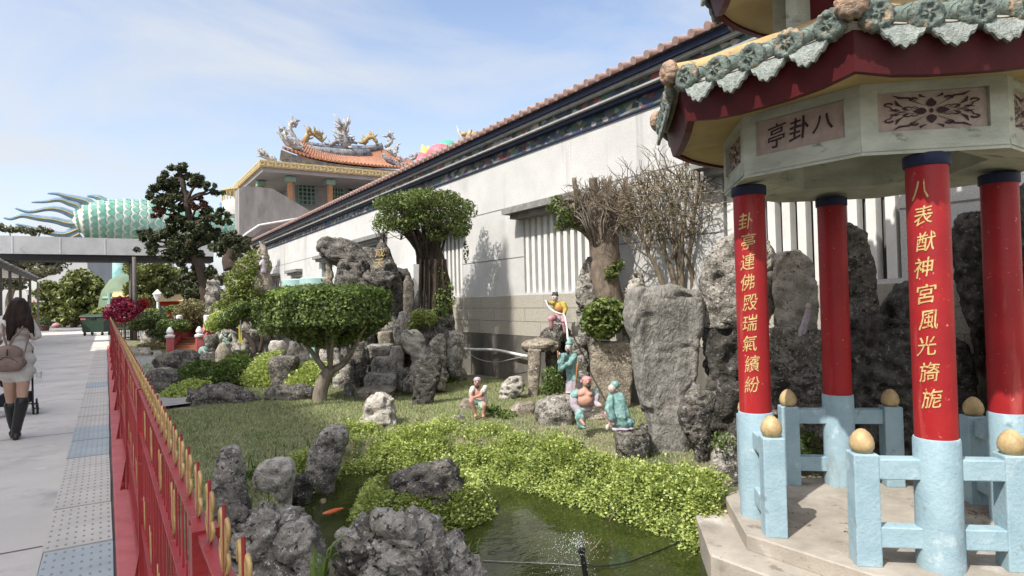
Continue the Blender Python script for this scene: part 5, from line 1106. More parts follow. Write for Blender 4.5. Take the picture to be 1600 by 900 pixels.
# pruned stump tree with tufts
dP = 9.4
pt = thing('pruned_tree', 'thick pruned tree with cut stubs and a green leafy tuft on one side', 'tree', D(955, 480, dP))
def T(px, py, dd=0): return D(px, py, dP + dd)
mb = MB(); limb(mb, [T(958, 500), T(953, 470), T(946, 435), T(946, 400), T(944, 375), T(938, 345), T(934, 320)], .17, .24, 12, wob=.06)
for pts, r0, r1 in [([(940, 385), (920, 365), (905, 355), (890, 350)], .09, .04), ([(936, 350), (925, 320), (928, 298), (926, 276)], .10, .06), ([(945, 345), (955, 320), (948, 300), (945, 280)], .07, .035), ([(930, 345), (912, 320), (900, 300), (898, 278)], .06, .03), ([(950, 350), (968, 320), (972, 296)], .06, .035), ([(950, 330), (952, 300), (954, 274)], .03, .02), ([(935, 330), (915, 312), (903, 302), (902, 288)], .035, .02), ([(955, 340), (968, 310), (974, 290), (978, 276)], .045, .02)]:
    dd = random.uniform(-.2, .3); limb(mb, [T(*p, dd * i / 4) for i, p in enumerate(pts)], r0, r1, 7, wob=.03)
obj('trunk', mb, M['barkpale'], pt, True); mb = MB(); rr_ = random.Random(9)
for i in range(130):             # dry hanging roots and twigs
    px = rr_.uniform(900, 985); py = rr_.uniform(300, 345); dd = rr_.uniform(-.35, .35); limb(mb, [T(940 + (px - 940) * .25, rr_.uniform(370, 400), dd * .3), T(940 + (px - 940) * .75, 350, dd), T(px, py, dd), T(px + rr_.uniform(-18, 18), py - rr_.uniform(-14, 22), dd)], .015, .006, 4, 3, wob=.16)
obj('root_tangle', mb, M['bark'], pt, True)
mb = MB(); twigs(mb, [(T(rr_.uniform(892, 990), rr_.uniform(295, 350), rr_.uniform(-.3, .3)), Vector((rr_.uniform(-1, 1), rr_.uniform(-1, 1), .4))) for _ in range(110)], rr_, 2, .17, .007, 1.1, .05); obj('dry_twigs', mb, M['twig'], pt)
bl = [(T(px, py, dd), r_) for px, py, dd, r_ in [(872, 318, 0, (.16, .14, .14)), (885, 335, -.1, (.18, .16, .15)), (900, 345, 0, (.16, .14, .14)), (880, 352, .1, (.14, .14, .1)), (905, 325, .1, (.12, .12, .12)), (862, 325, -.1, (.1, .1, .08)), (915, 352, -.1, (.1, .1, .1)), (958, 425, -.2, (.12, .1, .15)), (966, 415, -.15, (.1, .1, .1)), (950, 430, -.2, (.08, .08, .1))]]
P, Q = blobs_leaves(bl, 620, .3); crown('leaves', P, Q, .07, 'leafficus', pt, .45, .8)
bl = [(T(px, py, 0), .12) for px, py in [(925, 330), (965, 310), (980, 320), (915, 310), (975, 300)]]; P, Q = blobs_leaves(bl, 260, .2); crown('dry_leaves', P, Q, .05, 'bushdry', pt, .5, .9)

# bare twiggy shrub-tree
dB = 8.6
bt = thing('bare_multistem_tree', 'nearly leafless multi-stemmed tree with a haze of fine twigs against the pale wall', 'tree', D(1060, 455, dB))
def T(px, py, dd=0): return D(px, py, dB + dd)
mb = MB(); rr_ = random.Random(12); tips = []
for pts, r0 in [([(1046, 480), (1030, 430), (1018, 405), (1010, 390), (1000, 350), (985, 330)], .045), ([(1060, 470), (1048, 420), (1040, 400), (1030, 350), (1012, 310)], .05), ([(1062, 470), (1062, 430), (1055, 390), (1050, 340), (1040, 300)], .045), ([(1066, 470), (1066, 400), (1068, 350), (1074, 300)], .04), ([(1083, 470), (1082, 430), (1076, 405), (1082, 370), (1086, 330), (1090, 295)], .05), ([(1082, 410), (1096, 390), (1108, 360), (1112, 325), (1120, 300)], .035), ([(1084, 395), (1100, 365), (1116, 340), (1130, 330)], .025), ([(1012, 392), (1016, 365), (1012, 340), (1004, 318)], .03), ([(1050, 405), (1062, 370), (1064, 335), (1060, 305)], .03), ([(1018, 405), (1004, 375), (990, 350), (978, 340)], .022)]:
    dd = rr_.uniform(-.45, .45); q = [T(*p, dd * i / len(pts)) for i, p in enumerate(pts)]; limb(mb, q, r0, r0 * .3, 6, wob=.04)
    for i in range(2, len(q)): tips.append((q[i], (q[i] - q[i - 1]).normalized()))
ends = []
twigs(mb, tips, rr_, 3, .34, .012, .75, .16, ends, (2, 3)); obj('trunk', mb, M['twig'], bt, True)
mb = MB(); ctr = T(1056, 320)
for i in range(1250):           # the outermost hair of twigs
    while True:
        v = Vector((rr_.uniform(-1, 1), rr_.uniform(-1, 1), rr_.uniform(-1, 1)))
        if v.length < 1: break
    p = ctr + Vector((v.x * .72, v.y * .72, v.z * .48)); d = (v + Vector((rr_.uniform(-1, 1), rr_.uniform(-1, 1), rr_.uniform(-1, 1))) * .9).normalized(); l = rr_.uniform(.07, .2)
    mb.tube([p, p + d * l * .5 + Vector((rr_.uniform(-.02, .02), rr_.uniform(-.02, .02), rr_.uniform(-.02, .02))), p + d * l], [.0065, .0055, .0035], 3, cap=False)
obj('fine_twigs', mb, M['twig'], bt)
v = rng.normal(0, 1, (900, 3)); v /= np.linalg.norm(v, axis=1, keepdims=True); P = np.array(ctr) + v * np.array([.76, .76, .5]) * rng.uniform(.45, 1, (900, 1)); crown('leaves', P, v, .036, 'bushdry', bt, .5, .9)

# junipers
def conifer(label, d, trunk, pads, sizes, dens=520, ls=.16, red=()):
    t = thing('juniper_tree', label, 'tree', D(trunk[0][0], trunk[0][1], d)); mb = MB(); q = [D(px, py, d) for px, py in trunk]; limb(mb, q, sizes[0], sizes[1], 8, wob=.1)
    for px, py, rx, rz, dd in pads:
        e = D(px, py, d + dd); j = min(range(len(q)), key=lambda i: (q[i] - e).length + max(0, q[i].z - e.z) * 2); limb(mb, [q[j], q[j].lerp(e, .5) + Vector((0, 0, .1)), e], sizes[1] * .9, .03, 5, wob=.1)
    obj('trunk', mb, M['barkdark'], t, True); rr2 = random.Random(int(d * 10)); bl = []; br = []
    for i, (px, py, rx, rz, dd) in enumerate(pads):
        c = D(px, py, d + dd)
        for _ in range(7):
            p = c + Vector((rr2.uniform(-1, 1) * rx, rr2.uniform(-1, 1) * rx, rr2.uniform(-1, 1) * rz)) * .8; (br if i in red else bl).append((p, (rx * .33, rx * .33, rz * .38)))
    P, Q = blobs_leaves(bl, dens, .35); crown('crown', P, Q, ls, 'juniper', t, .3, .9)
    if br: P, Q = blobs_leaves(br, dens, .35); crown('dry_foliage', P, Q, ls, 'juniperred', t, .3, .9)
    return t
conifer('tall dark juniper with layered pads rising above the walkway roof, partly browned', 27, [(322, 480), (320, 445), (312, 415), (300, 390), (296, 350), (292, 315), (284, 280)],
    [(280, 268, .55, .35, 0), (296, 277, .55, .35, .3), (310, 283, .5, .3, -.2), (268, 283, .5, .4, 0), (256, 292, .5, .45, .3), (246, 302, .4, .3, 0), (262, 308, .6, .35, -.3), (276, 300, .5, .3, .4), (331, 296, .28, .25, 0), (341, 300, .25, .16, 0), (250, 332, .4, .28, 0), (258, 326, .35, .25, .4), (278, 320, .45, .25, .2), (268, 318, .4, .3, -.3), (318, 315, .35, .28, .2), (310, 322, .4, .3, -.2), (330, 335, .5, .35, .2), (345, 345, .4, .35, 0), (290, 345, .7, .45, .3), (310, 355, .7, .5, -.3), (330, 365, .6, .45, .3), (275, 365, .6, .45, 0), (255, 370, .6, .45, .2), (235, 375, .5, .4, 0), (228, 365, .35, .3, .2), (225, 388, .4, .3, 0), (250, 392, .6, .35, .3), (280, 390, .7, .4, -.3), (310, 385, .7, .5, .3), (340, 380, .5, .4, 0), (268, 405, .5, .3, .2), (300, 410, .5, .4, .4), (350, 370, .4, .35, .2), (285, 440, .55, .4, .3), (300, 455, .6, .4, -.2), (275, 455, .5, .35, .2), (310, 470, .6, .35, .2), (330, 432, .3, .35, 0), (325, 425, .3, .3, .2)],
    (.28, .10), 330, .20, red=(10, 14, 15))
conifer('smaller flat-crowned juniper with a gnarled trunk on the far rockery', 24, [(362, 420), (358, 405), (364, 398), (362, 388)], [(350, 385, .5, .3, 0), (370, 378, .55, .3, .2), (385, 385, .4, .28, 0), (358, 372, .45, .25, .2), (340, 392, .4, .28, .3), (378, 392, .4, .25, -.2), (366, 368, .3, .2, 0), (392, 395, .25, .22, 0)], (.30, .2), 420, .16)

def bush(nm, label, cat, blobs, d, dens, ls, m, asp=.5, group=None, inner=.5, stem=None, stuff=False, jit=.8):
    rr2 = random.Random(len(label)); bl = []
    for px, py, rx, rz in blobs:
        for dd in (-.5, 0, .5): bl.append((D(px, py, d + dd * rx * 1.2 + (rx if len(blobs) > 3 else 0) * .3), (rx, rx * .9, rz)))
    P, Q = blobs_leaves(bl, dens, inner)
    if stem:
        t = thing(nm, label, cat, D(stem[0][0], stem[0][1], d), group); mb = MB()
        for s in (stem[2] if len(stem) > 2 and isinstance(stem[2], list) else [stem]): limb(mb, [D(px, py, d) for px, py in s], *( (.06, .02) if len(stem) < 4 else stem[3])); 
        obj('trunk', mb, M['bark'], t, True); crown('crown', P, Q, ls, m, t, asp, jit); return t
    o = crown(nm, P, Q, ls, m, None, asp, jit); tag(o, label, cat, group, 'stuff' if stuff else None); return o
# clipped pompom shrub on the left rockery
t = thing('pompom_shrub', 'dark shrub clipped into two rounded pads on a bent bare stem above the bridge', 'shrub', D(384, 545, 17.5)); mb = MB()
limb(mb, [D(px, py, 17.5) for px, py in [(398, 552), (396, 540), (385, 525), (372, 517), (362, 512)]], .09, .05, 7); limb(mb, [D(px, py, 17.5) for px, py in [(406, 550), (410, 530), (404, 515), (402, 500)]], .06, .04, 6); obj('trunk', mb, M['barkdark'], t, True)
bl = [(D(px, py, 17.5 + dd), (rx, rx, rz)) for px, py, rx, rz, dd in [(370, 488, .32, .28, 0), (360, 500, .36, .24, .1), (375, 480, .24, .2, -.1), (385, 484, .2, .22, .1), (402, 490, .24, .34, .1), (402, 476, .18, .2, 0), (404, 505, .18, .2, .1), (352, 507, .2, .14, 0)]]
P, Q = blobs_leaves(bl, 1500, .75); crown('crown', P, Q, .06, 'leaf', t, .5, .5)
bush('vine', 'yellow-green vine trailing over the left rockery mound', 'vine', [(400, 405, .35, .3), (385, 420, .4, .35), (372, 440, .4, .4), (392, 442, .45, .4), (366, 465, .35, .4), (400, 462, .3, .3), (358, 480, .3, .3), (380, 460, .4, .4), (413, 415, .2, .3), (345, 485, .3, .3)], 18.6, 130, .10, 'bushyellow', inner=.7)
bush('creeper', 'bright creeping plant below the pompom shrub by the bridge', 'creeper', [(342, 500, .3, .25), (335, 508, .3, .2), (350, 494, .25, .22)], 18.4, 400, .08, 'fern', inner=.5)
bush('flowering_shrub', 'loose shrub with pale blossoms beside the umbrella tree crown', 'shrub', [(420, 500, .3, .3), (432, 512, .3, .25), (415, 515, .25, .2), (444, 505, .2, .2)], 16.5, 150, .07, 'bushgreen', inner=.3)
bush('brown_shrub', 'brownish dry shrub on the far rockery slope', 'shrub', [(360, 475, .35, .35), (352, 490, .3, .25), (300, 482, .5, .35), (288, 488, .4, .25)], 22, 170, .10, 'bushdry', inner=.4)
bush('clipped_hedge_ball', 'dark flat-topped hedge clump left of the footbridge', 'hedge', [(262, 508, .34, .22), (275, 508, .36, .22), (286, 510, .26, .2)], 21, 900, .07, 'leaf', inner=.75)
bush('clipped_hedge_ball', 'smaller dark hedge cushion beside the red gate post', 'hedge', [(275, 482, .45, .16), (290, 480, .35, .14)], 26, 600, .08, 'leaf', inner=.75)
bush('low_shrubs', 'mixed low shrubs between the fence end and the hedge clump', 'shrub', [(238, 497, .5, .3), (228, 505, .5, .3), (250, 500, .4, .3), (216, 508, .4, .25), (245, 520, .4, .2), (262, 530, .4, .18)], 24, 170, .10, 'bushgreen', inner=.4)
bush('dry_undergrowth', 'brown dry undergrowth right of the hedge clump', 'undergrowth', [(300, 500, .5, .25), (312, 508, .5, .25), (295, 512, .4, .2), (325, 500, .4, .3), (238, 540, .5, .15)], 23, 150, .10, 'bushdry', inner=.3)
bush('yellow_shrub', 'small bright yellow shrub beyond the fence end', 'shrub', [(237, 486, .3, .14)], 30, 500, .10, 'bushyellow', inner=.6)
bush('red_leaf_shrub', 'purple-red leaved shrub at the far end of the fence', 'shrub', [(185, 485, .7, .4), (198, 477, .5, .4), (178, 492, .5, .3), (200, 494, .6, .35), (208, 484, .4, .4), (186, 472, .35, .3), (214, 490, .4, .3)], 31, 75, .14, 'maple', .6, inner=.1, stem=[(195, 530), (193, 500), (190, 480)])
bush('flowering_bougainvillea', 'shrub with light red flowers right of the walkway posts', 'shrub', [(222, 474, .35, .25), (214, 480, .4, .3), (226, 482, .3, .25)], 32, 160, .14, 'flower', .6, inner=.3)
bush('clipped_shrub', 'rounded glossy green shrub at the foot of the pruned tree', 'shrub', [(930, 490, .2, .17), (945, 480, .22, .16), (965, 488, .22, .18), (950, 505, .26, .17), (925, 505, .17, .15), (975, 500, .17, .15), (940, 520, .2, .1)], 9.0, 560, .075, 'leafficus', .48, inner=.35)
bush('spiky_plant', 'yellowish spiky plant on the rocks left of the plinth corner', 'plant', [(655, 494, .18, .14), (668, 498, .2, .14), (650, 505, .16, .1)], 11.6, 420, .12, 'bushyellow', .18, inner=.1)
bush('low_weeds', 'green weeds in the shade of the slab table', 'weeds', [(862, 590, .18, .2), (872, 605, .16, .14), (856, 608, .16, .1)], 9.9, 380, .05, 'ferndark', inner=.2)
bush('low_weeds', 'weeds growing behind the railing at the left column', 'weeds', [(1255, 690, .15, .12), (1270, 712, .16, .06), (1130, 690, .12, .1)], 5.7, 400, .04, 'ferndark', inner=.2)
bush('leafy_weed', 'leafy dark green weed at the feet of the seated figure', 'weeds', [(790, 650, .18, .08), (770, 640, .12, .06)], 8.3, 420, .07, 'ferndark', .35, inner=.2)

# far trees beyond the path
def fartree(label, d, blobs, m, trunk, dens=30, ls=.42, grp=None, nm='broadleaf_tree'):
    t = thing(nm, label, 'tree', D(trunk[0][0], trunk[0][1], d), grp); mb = MB(); q = [D(px, py, d) for px, py in trunk]; limb(mb, q, .32, .16, 8)
    rr2 = random.Random(int(d * 7)); bl = []
    for px, py, rx, rz in blobs:
        c = D(px, py, d); limb(mb, [q[-1], q[-1].lerp(c, .5), c], .13, .04, 5)
        for _ in range(6): bl.append((c + Vector((rr2.uniform(-1, 1) * rx * .7, rr2.uniform(-1, 1) * rx, rr2.uniform(-1, 1) * rz * .7)), (rx * .5, rx * .5, rz * .5)))
    obj('trunk', mb, M['bark'], t, True); P, Q = blobs_leaves(bl, dens, .3); crown('crown', P, Q, ls, m, t, .6, .9); return t
fartree('round bright green tree beyond the far fence, left of the bin', 58, [(122, 441, 1.5, 1.0), (95, 455, 1.5, 1.1), (142, 450, 1.1, 1.0), (80, 468, 1.4, 1.1), (112, 465, 1.8, 1.2), (138, 472, 1.5, 1.1), (152, 474, .9, .9), (152, 462, .7, .7), (110, 436, 1.4, 1.0), (133, 440, 1.3, 1.0), (148, 458, 1.0, 1.0), (160, 482, .7, .7), (75, 487, 1.4, 1), (100, 487, 1.6, 1), (128, 490, 1.5, .9), (150, 490, .9, .9)], 'fartree', [(115, 512), (115, 490), (116, 465)])
fartree('pale grey-green spreading tree behind the left shelter', 46, [(20, 400, 2.0, .9), (50, 395, 2.0, .9), (75, 402, 1.6, .9), (60, 415, 2.0, .8), (30, 425, 2, .8), (10, 440, 2, 1), (5, 410, 1.6, 1.0), (15, 360, 1.2, .4), (66, 358, .6, .3), (52, 362, .5, .3)], 'fargrey', [(18, 512), (14, 470), (25, 440)], 22, .34)
fartree('dark green tree right of the two walkway posts', 44, [(240, 420, 1.4, .9), (225, 435, 1.3, .9), (250, 440, 1.2, .9), (215, 415, .9, .9), (235, 455, 1.4, .8), (258, 425, .8, .7), (212, 450, .8, .8), (222, 470, 1.0, .5)], 'fartree', [(233, 508), (232, 480), (234, 455)], 40, .28)
fartree('grey-green tree far behind the dark juniper', 55, [(275, 430, 1.4, .9), (290, 445, 1.4, .9), (310, 440, 1.2, .9), (330, 460, 1.5, 1), (345, 440, 1.2, .8), (300, 470, 1.8, .8), (270, 465, 1.2, .8)], 'fargrey', [(300, 512), (300, 490), (300, 470)], 36, .34)
fartree('low green tree right of the dragon leg', 66, [(186, 458, 1.0, .8), (172, 456, .9, .8), (164, 448, .7, .6), (204, 452, 1.0, .9), (214, 440, .8, .8), (176, 474, 1.2, .8), (202, 468, 1.2, .8), (190, 482, 1.4, .7), (214, 478, 1.2, .8)], 'fartree', [(190, 508), (190, 485), (190, 470)], 30, .4)
bush('roadside_shrub', 'low light green shrub behind the wheeled bin', 'shrub', [(160, 490, .7, .4), (152, 493, .6, .35), (168, 492, .6, .35)], 41, 90, .2, 'bushyellow', inner=.4)
# unseen block of flats added on the left to shade path, fence and lawn
t = thing('added_shade_tower', 'tall plain block of flats added out of view left of the path to shade it', 'building', (-30, 6, 0)); mb = MB(); mb.box((-30.5, 6.0, 16.85), (11, 32, 33.7)); obj('wall', mb, M['bwall2'], t)
for fl_ in range(10):
    for j in range(12): mb = MB(); mb.box((-24.985, -8.2 + j * 2.5, 2.2 + fl_ * 3.2), (.05, 1.3, 1.5)); obj('window', mb, M['glass'], t)
t = thing('slender_cypress', 'very tall slender cypress left of the path with its crown high on a bare trunk', 'tree', (-6.4, 7.55, 0)); mb = MB(); limb(mb, [(-6.4, 7.55, -.1), (-6.4, 7.55, 8), (-6.4, 7.6, 17.2)], .22, .04, 8); obj('trunk', mb, M['bark'], t, True)
bl = [((-6.4 + random.uniform(-.1, .1), 7.45 + random.uniform(-.1, .1), 13.6 + i * .42), (.75 * (1 - i / 13), .62 * (1 - i / 13) + .05, .5)) for i in range(12)] + [((-6.3, 8.35, 13.4 + i * .4), (.3 * (1 - i / 10) + .03, .3 * (1 - i / 10) + .03, .4)) for i in range(9)]
P, Q = blobs_leaves(bl, 210, .2); crown('crown', P, Q, .18, 'juniper', t, .35, .9)

# ------------------------------------------------------------------ ferns, grass, reeds
def fronds(name, label, base, dirs, Ls, m, ls=.026, K=7, droop=.6, mat2=None, cat='ferns'):
    B = np.asarray(base, float); Dv = np.asarray(dirs, float); Dv /= np.linalg.norm(Dv, axis=1, keepdims=True) + 1e-9; n = len(B); Ls = np.asarray(Ls)[:, None]
    S = np.cross(Dv, np.array([0, 0, 1.0]) + rng.normal(0, .25, (n, 3))); S /= np.linalg.norm(S, axis=1, keepdims=True) + 1e-9; U_ = np.cross(S, Dv); V = []
    for k in range(K):
        t = (k + 1) / K; c = B + Dv * Ls * t + np.array([0, 0, -1]) * droop * Ls * t * t
        for sg in (-1, 1):
            w_ = (.42 * (1 - t) + .10) * Ls * sg * rng.uniform(.6, 1.2, (n, 1)); p = c + S * w_ + rng.normal(0, .006, (n, 3)); z = (ls * rng.uniform(.7, 1.35, (n, 1)))
            a = S * sg + Dv * rng.uniform(.2, .9, (n, 1)); a /= np.linalg.norm(a, axis=1, keepdims=True); nn = U_ + rng.normal(0, .55, (n, 3)); b = np.cross(nn, a); b /= np.linalg.norm(b, axis=1, keepdims=True) + 1e-9
            V.append(np.stack([p - a * z * .5, p + b * z * .5 + a * z * .12, p + a * z * .5, p - b * z * .5 + a * z * .12], 1))
    o = quads(name, np.concatenate(V), M[m]); tag(o, label, cat, None, 'stuff'); return o
def bank(poly_top, poly_bot, n, hump, seed, cut=0):       # points over a mound between two pixel polylines (top on the ground, bottom at the water)
    a = [Z(*p, 0.02) for p in poly_top]; b = [Z(*p, WZ + .04) for p in poly_bot]; u = rng.uniform(0, 1, n); v = rng.beta(1.1, .9, n)
    def li(q, u): q = np.array([list(x) for x in q]); x = u * (len(q) - 1); i = np.minimum(x.astype(int), len(q) - 2); f = (x - i)[:, None]; return q[i] * (1 - f) + q[i + 1] * f
    A, B = li(a, u), li(b, u); P = A * (1 - v[:, None]) + B * v[:, None]; nz = np.array([noise.noise(Vector((p[0] * 2.6, p[1] * 2.6, seed))) for p in P]); nz2 = np.array([noise.noise(Vector((p[0] * 6, p[1] * 6, seed + 5))) for p in P])
    P[:, 2] += hump * np.sin(np.pi * np.clip(v, 0, 1) ** .85) * (1 + 1.3 * nz) + .10 * nz2 + rng.uniform(-.03, .02, n)
    nz3 = np.array([noise.noise(Vector((p[0] * 11, p[1] * 11, p[2] * 11 + seed))) for p in P]); keep = ((nz2 > -.2) | (rng.uniform(0, 1, n) < .3)) & ((nz3 > -.08) | (rng.uniform(0, 1, n) < .22)) & (rng.uniform(0, 1, n) > cut); P[:, 2] += .05 * nz3; P, v, A, B, n = P[keep], v[keep], A[keep], B[keep], int(keep.sum())
    out_ = (B - A); out_[:, 2] = 0; out_ /= np.linalg.norm(out_, axis=1, keepdims=True) + 1e-9
    Dv = out_ * (.35 + 1.0 * v[:, None]) + np.array([0, 0, 1.0]) * (.65 - 1.0 * v[:, None]) + rng.normal(0, .45, (n, 3)); return P, Dv
P, Dv = bank([(648, 676), (700, 664), (760, 668), (820, 684), (900, 704), (980, 724), (1060, 734), (1124, 756)], [(650, 728), (700, 736), (760, 744), (830, 757), (905, 780), (985, 804), (1060, 832), (1098, 848)], 8200, .075, 1, .06)
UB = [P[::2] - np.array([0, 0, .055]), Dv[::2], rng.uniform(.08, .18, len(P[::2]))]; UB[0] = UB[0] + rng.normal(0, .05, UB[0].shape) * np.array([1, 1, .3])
fronds('fern_shade_layer', 'dark-coloured fronds painting the shade underneath the broad bank of ferns', UB[0], UB[1], UB[2], 'ferndark', .024, 8)  # dark frond colour stands in for shade in the gaps of the bank
fronds('maidenhair_ferns', 'broad bank of bright yellow-green maidenhair ferns along the far side of the pond', P, Dv, rng.uniform(.09, .26, len(P)), 'fern', .023, 9, .9)
P, Dv = bank([(534, 676), (560, 664), (600, 672), (655, 676)], [(528, 728), (560, 732), (610, 728), (660, 730)], 1900, .06, 2)
fronds('maidenhair_ferns', 'mid green maidenhair ferns beside the white hollowed stone', P, Dv, rng.uniform(.09, .22, len(P)), 'fern', .024, 8)
P, Dv = bank([(455, 712), (480, 705), (515, 712)], [(458, 768), (490, 765), (524, 742)], 620, .08, 3)
fronds('maidenhair_ferns', 'small fern clump between the slanting stone and the pale streaked rock', P, Dv, rng.uniform(.09, .17, len(P)), 'fern', .026)
P, Dv = bank([(380, 742), (410, 745), (440, 765)], [(385, 790), (410, 805), (440, 790)], 520, .08, 4)
fronds('maidenhair_ferns', 'low ferns between the holed stone and the hollowed boulder', P, Dv, rng.uniform(.07, .13, len(P)), 'ferndark', .022)
# ferns on the pond boulder
n = 1800; u = rng.uniform(0, 1, n); v = rng.uniform(.12, 1, n) ** .8; P = []; Dv = []; db = gd(665, 826, WZ)
cB = D(662, 800, db + .42); 
for i in range(n):
    an = R(-200 + 220 * u[i]) - YAW; rad = .36 + .20 * v[i]; z = .27 - .40 * v[i]; dirv = Vector((math.cos(an), math.sin(an), 0)); P.append(cB + dirv * rad * (1.02 if abs(math.cos(an + YAW)) > .6 else .85) + Vector((0, 0, z + .08))); Dv.append(dirv * .8 + Vector((rng.normal(0, .4), rng.normal(0, .4), .2 + rng.normal(0, .4))))
fronds('maidenhair_ferns', 'ferns covering the flanks of the pond boulder', [tuple(p) for p in P], [tuple(p) for p in Dv], rng.uniform(.07, .15, n), 'fern', .024)
def clump(label, px0, px1, py0, py1, n, m, h=.3, z=0, ls=.04):
    c0 = Z(px0, py1, z); c1 = Z(px1, py1, z); back = Vector((FWD.x, FWD.y, 0)).normalized() * .8; d_ = gd((px0 + px1) / 2, py1, z); H = (py1 - py0) * d_ / F; u, v, w_ = rng.uniform(0, 1, n), rng.uniform(0, 1, n), rng.uniform(0, 1, n)
    P = np.array(c0) + np.outer(u, np.array(c1 - c0)) + np.outer(v, np.array(back)); P[:, 2] += H * np.sqrt(np.clip(v, 0, 1)) * (1 - .5 * np.abs(2 * u - 1) ** 2.5) * rng.uniform(.7, 1, n)
    fronds('ferns', label, P, np.stack([rng.normal(-.5, .6, n), rng.normal(-.6, .6, n), rng.normal(.35, .4, n)], 1), rng.uniform(.14, .26, n), m, ls)
clump('dark green ferns along the left of the far pond arm', 262, 330, 568, 600, 520, 'ferndark'); clump('fern mound in the middle of the far pond arm', 318, 380, 558, 602, 700, 'ferndark'); clump('brighter fern mound left of the square-shouldered block', 380, 428, 552, 602, 620, 'fern'); clump('bright ferns right of the square-shouldered block', 450, 500, 570, 606, 620, 'fern'); clump('ferns at the foot of the tan-topped rock', 250, 298, 602, 624, 360, 'fern'); clump('small green fern tuft above the square-shouldered block', 445, 470, 520, 552, 260, 'ferndark')
clump('thin weeds beside the stone leg of the slab table', 690, 706, 575, 600, 120, 'ferndark')
# lawn blades
def blades(name, label, xs, ys, hts, m, cat='grass', lean=.5, wd=.0045):
    n = len(xs); z = gz(xs, ys); a = rng.uniform(0, 2 * math.pi, n); l = np.stack([np.cos(a), np.sin(a)], 1) * (hts * lean * rng.uniform(.2, 1.2, n))[:, None]; s = np.stack([-np.sin(a), np.cos(a)], 1) * (wd * rng.uniform(.7, 1.4, n))[:, None]
    b = np.stack([xs, ys, z], 1); V = np.zeros((n, 3, 3)); V[:, 0] = b; V[:, 1] = b; V[:, 2] = b; V[:, 0, :2] += s; V[:, 1, :2] -= s; V[:, 2, :2] += l; V[:, 2, 2] += hts; V[:, :2, 2] -= .006
    o = quads(name, V, M[m], None, 3); tag(o, label, cat, None, 'stuff'); return o
n = 330000; xs_ = rng.uniform(.36, 6.3, n); ys_ = 2.4 + (15 - 2.4) * rng.uniform(0, 1, n) ** 1.15; 
# only where the photograph shows lawn
uu = xs_ * RGT.x + ys_ * RGT.y + (0 - CZ) * RGT.z; ff = xs_ * FWD.x + ys_ * FWD.y - CZ * FWD.z; vv = xs_ * UP.x + ys_ * UP.y - CZ * UP.z; PX = 800 + F * uu / ff; PY = 450 - F * vv / ff
msk = (pond_sd(xs_, ys_) > .16) & (PX > 180) & (PX < 1130) & (PY > 596) & (PY < 800) & ~((PX > 800) & (rng.uniform(0, 1, n) > .35)) & ~((PX > 250) & (PX < 300) & (PY < 636)) & ~((PX < 310) & (PY < 640) & (PX > 205))
pat = np.array([noise.noise(Vector((x * 1.3, y * 1.3, 2))) for x, y in zip(xs_[msk], ys_[msk])]); xk, yk = xs_[msk], ys_[msk]
blades('grass', 'short mown green lawn between the fence and the pond', xk, yk, .016 + .014 * np.clip(pat + .4, 0, 1) + rng.exponential(.004, len(xk)), 'grass', lean=1.3)
k = rng.uniform(0, 1, len(xk)) < .035; blades('dry_grass', 'scattered straw-coloured blades in the lawn', xk[k], yk[k], rng.uniform(.03, .09, k.sum()), 'bushdry', lean=1.4)
n = 9000; xs_ = rng.uniform(.4, 2.2, n); ys_ = rng.uniform(15, 30, n); blades('far_grass', 'strip of grass along the fence farther down the path', xs_, ys_, rng.uniform(.04, .1, n), 'grass', wd=.012)
k = rng.uniform(0, 1, len(xk)) < .02; near = k & (np.abs(pond_sd(xk, yk)) < .6); blades('weeds', 'taller weeds at the rim of the lawn above the ferns', xk[near], yk[near], rng.uniform(.07, .16, near.sum()), 'ferndark', wd=.008)
# bits afloat on the pond
n = 70; pp_ = np.array([tuple(Z(random.uniform(470, 1090), random.uniform(742, 890), WZ + .004)) for _ in range(n)]); pp_ = pp_[pond_sd(pp_[:, 0], pp_[:, 1]) < -.08]
o = quads('floating_leaves', leafquads(pp_, np.tile([0, 0, 1.0], (len(pp_), 1)), .028, .5, .05), M['bushdry']); tag(o, 'small fallen leaves afloat on the green pond', 'litter', None, 'stuff')
# reed tuft between the two near boulders
b = D(500, 905, 3.1); V = []
for i in range(16):
    a = random.uniform(0, 6.28); h = random.uniform(.10, .24); p = b + Vector((random.uniform(-.05, .05), random.uniform(-.04, .04), -.02)); d = Vector((math.cos(a), math.sin(a), 0)); s = Vector((-d.y, d.x, 0)) * .008; m0 = p + d * h * .2 + Vector((0, 0, h * .7)); e = p + d * h * .6 + Vector((0, 0, h))
    V.append([p - s, p + s, m0 + s, m0 - s]); V.append([m0 - s, m0 + s, e + s * .1, e - s * .1])
o = quads('reed_tuft', [[tuple(v) for v in q] for q in V], M['reed']); tag(o, 'small tuft of bright reed blades between the two near boulders', 'reeds')
b = D(718, 868, 4.0); V = []
for i in range(26):
    a = random.uniform(0, 6.28); h = random.uniform(.08, .2); p = b + Vector((random.uniform(-.1, .1), random.uniform(-.08, .08), -.05)); d = Vector((math.cos(a), math.sin(a), 0)); s = Vector((-d.y, d.x, 0)) * .006; m0 = p + d * h * .4 + Vector((0, 0, h * .5)); e = p + d * h + Vector((0, 0, h * .5)); V.append([p - s, p + s, m0 + s, m0 - s]); V.append([m0 - s, m0 + s, e + s * .1, e - s * .1])
o = quads('water_weed', [[tuple(v) for v in q] for q in V], M['ferndark']); tag(o, 'thin water weed leaning over the pond behind the craggy boulder', 'weed')
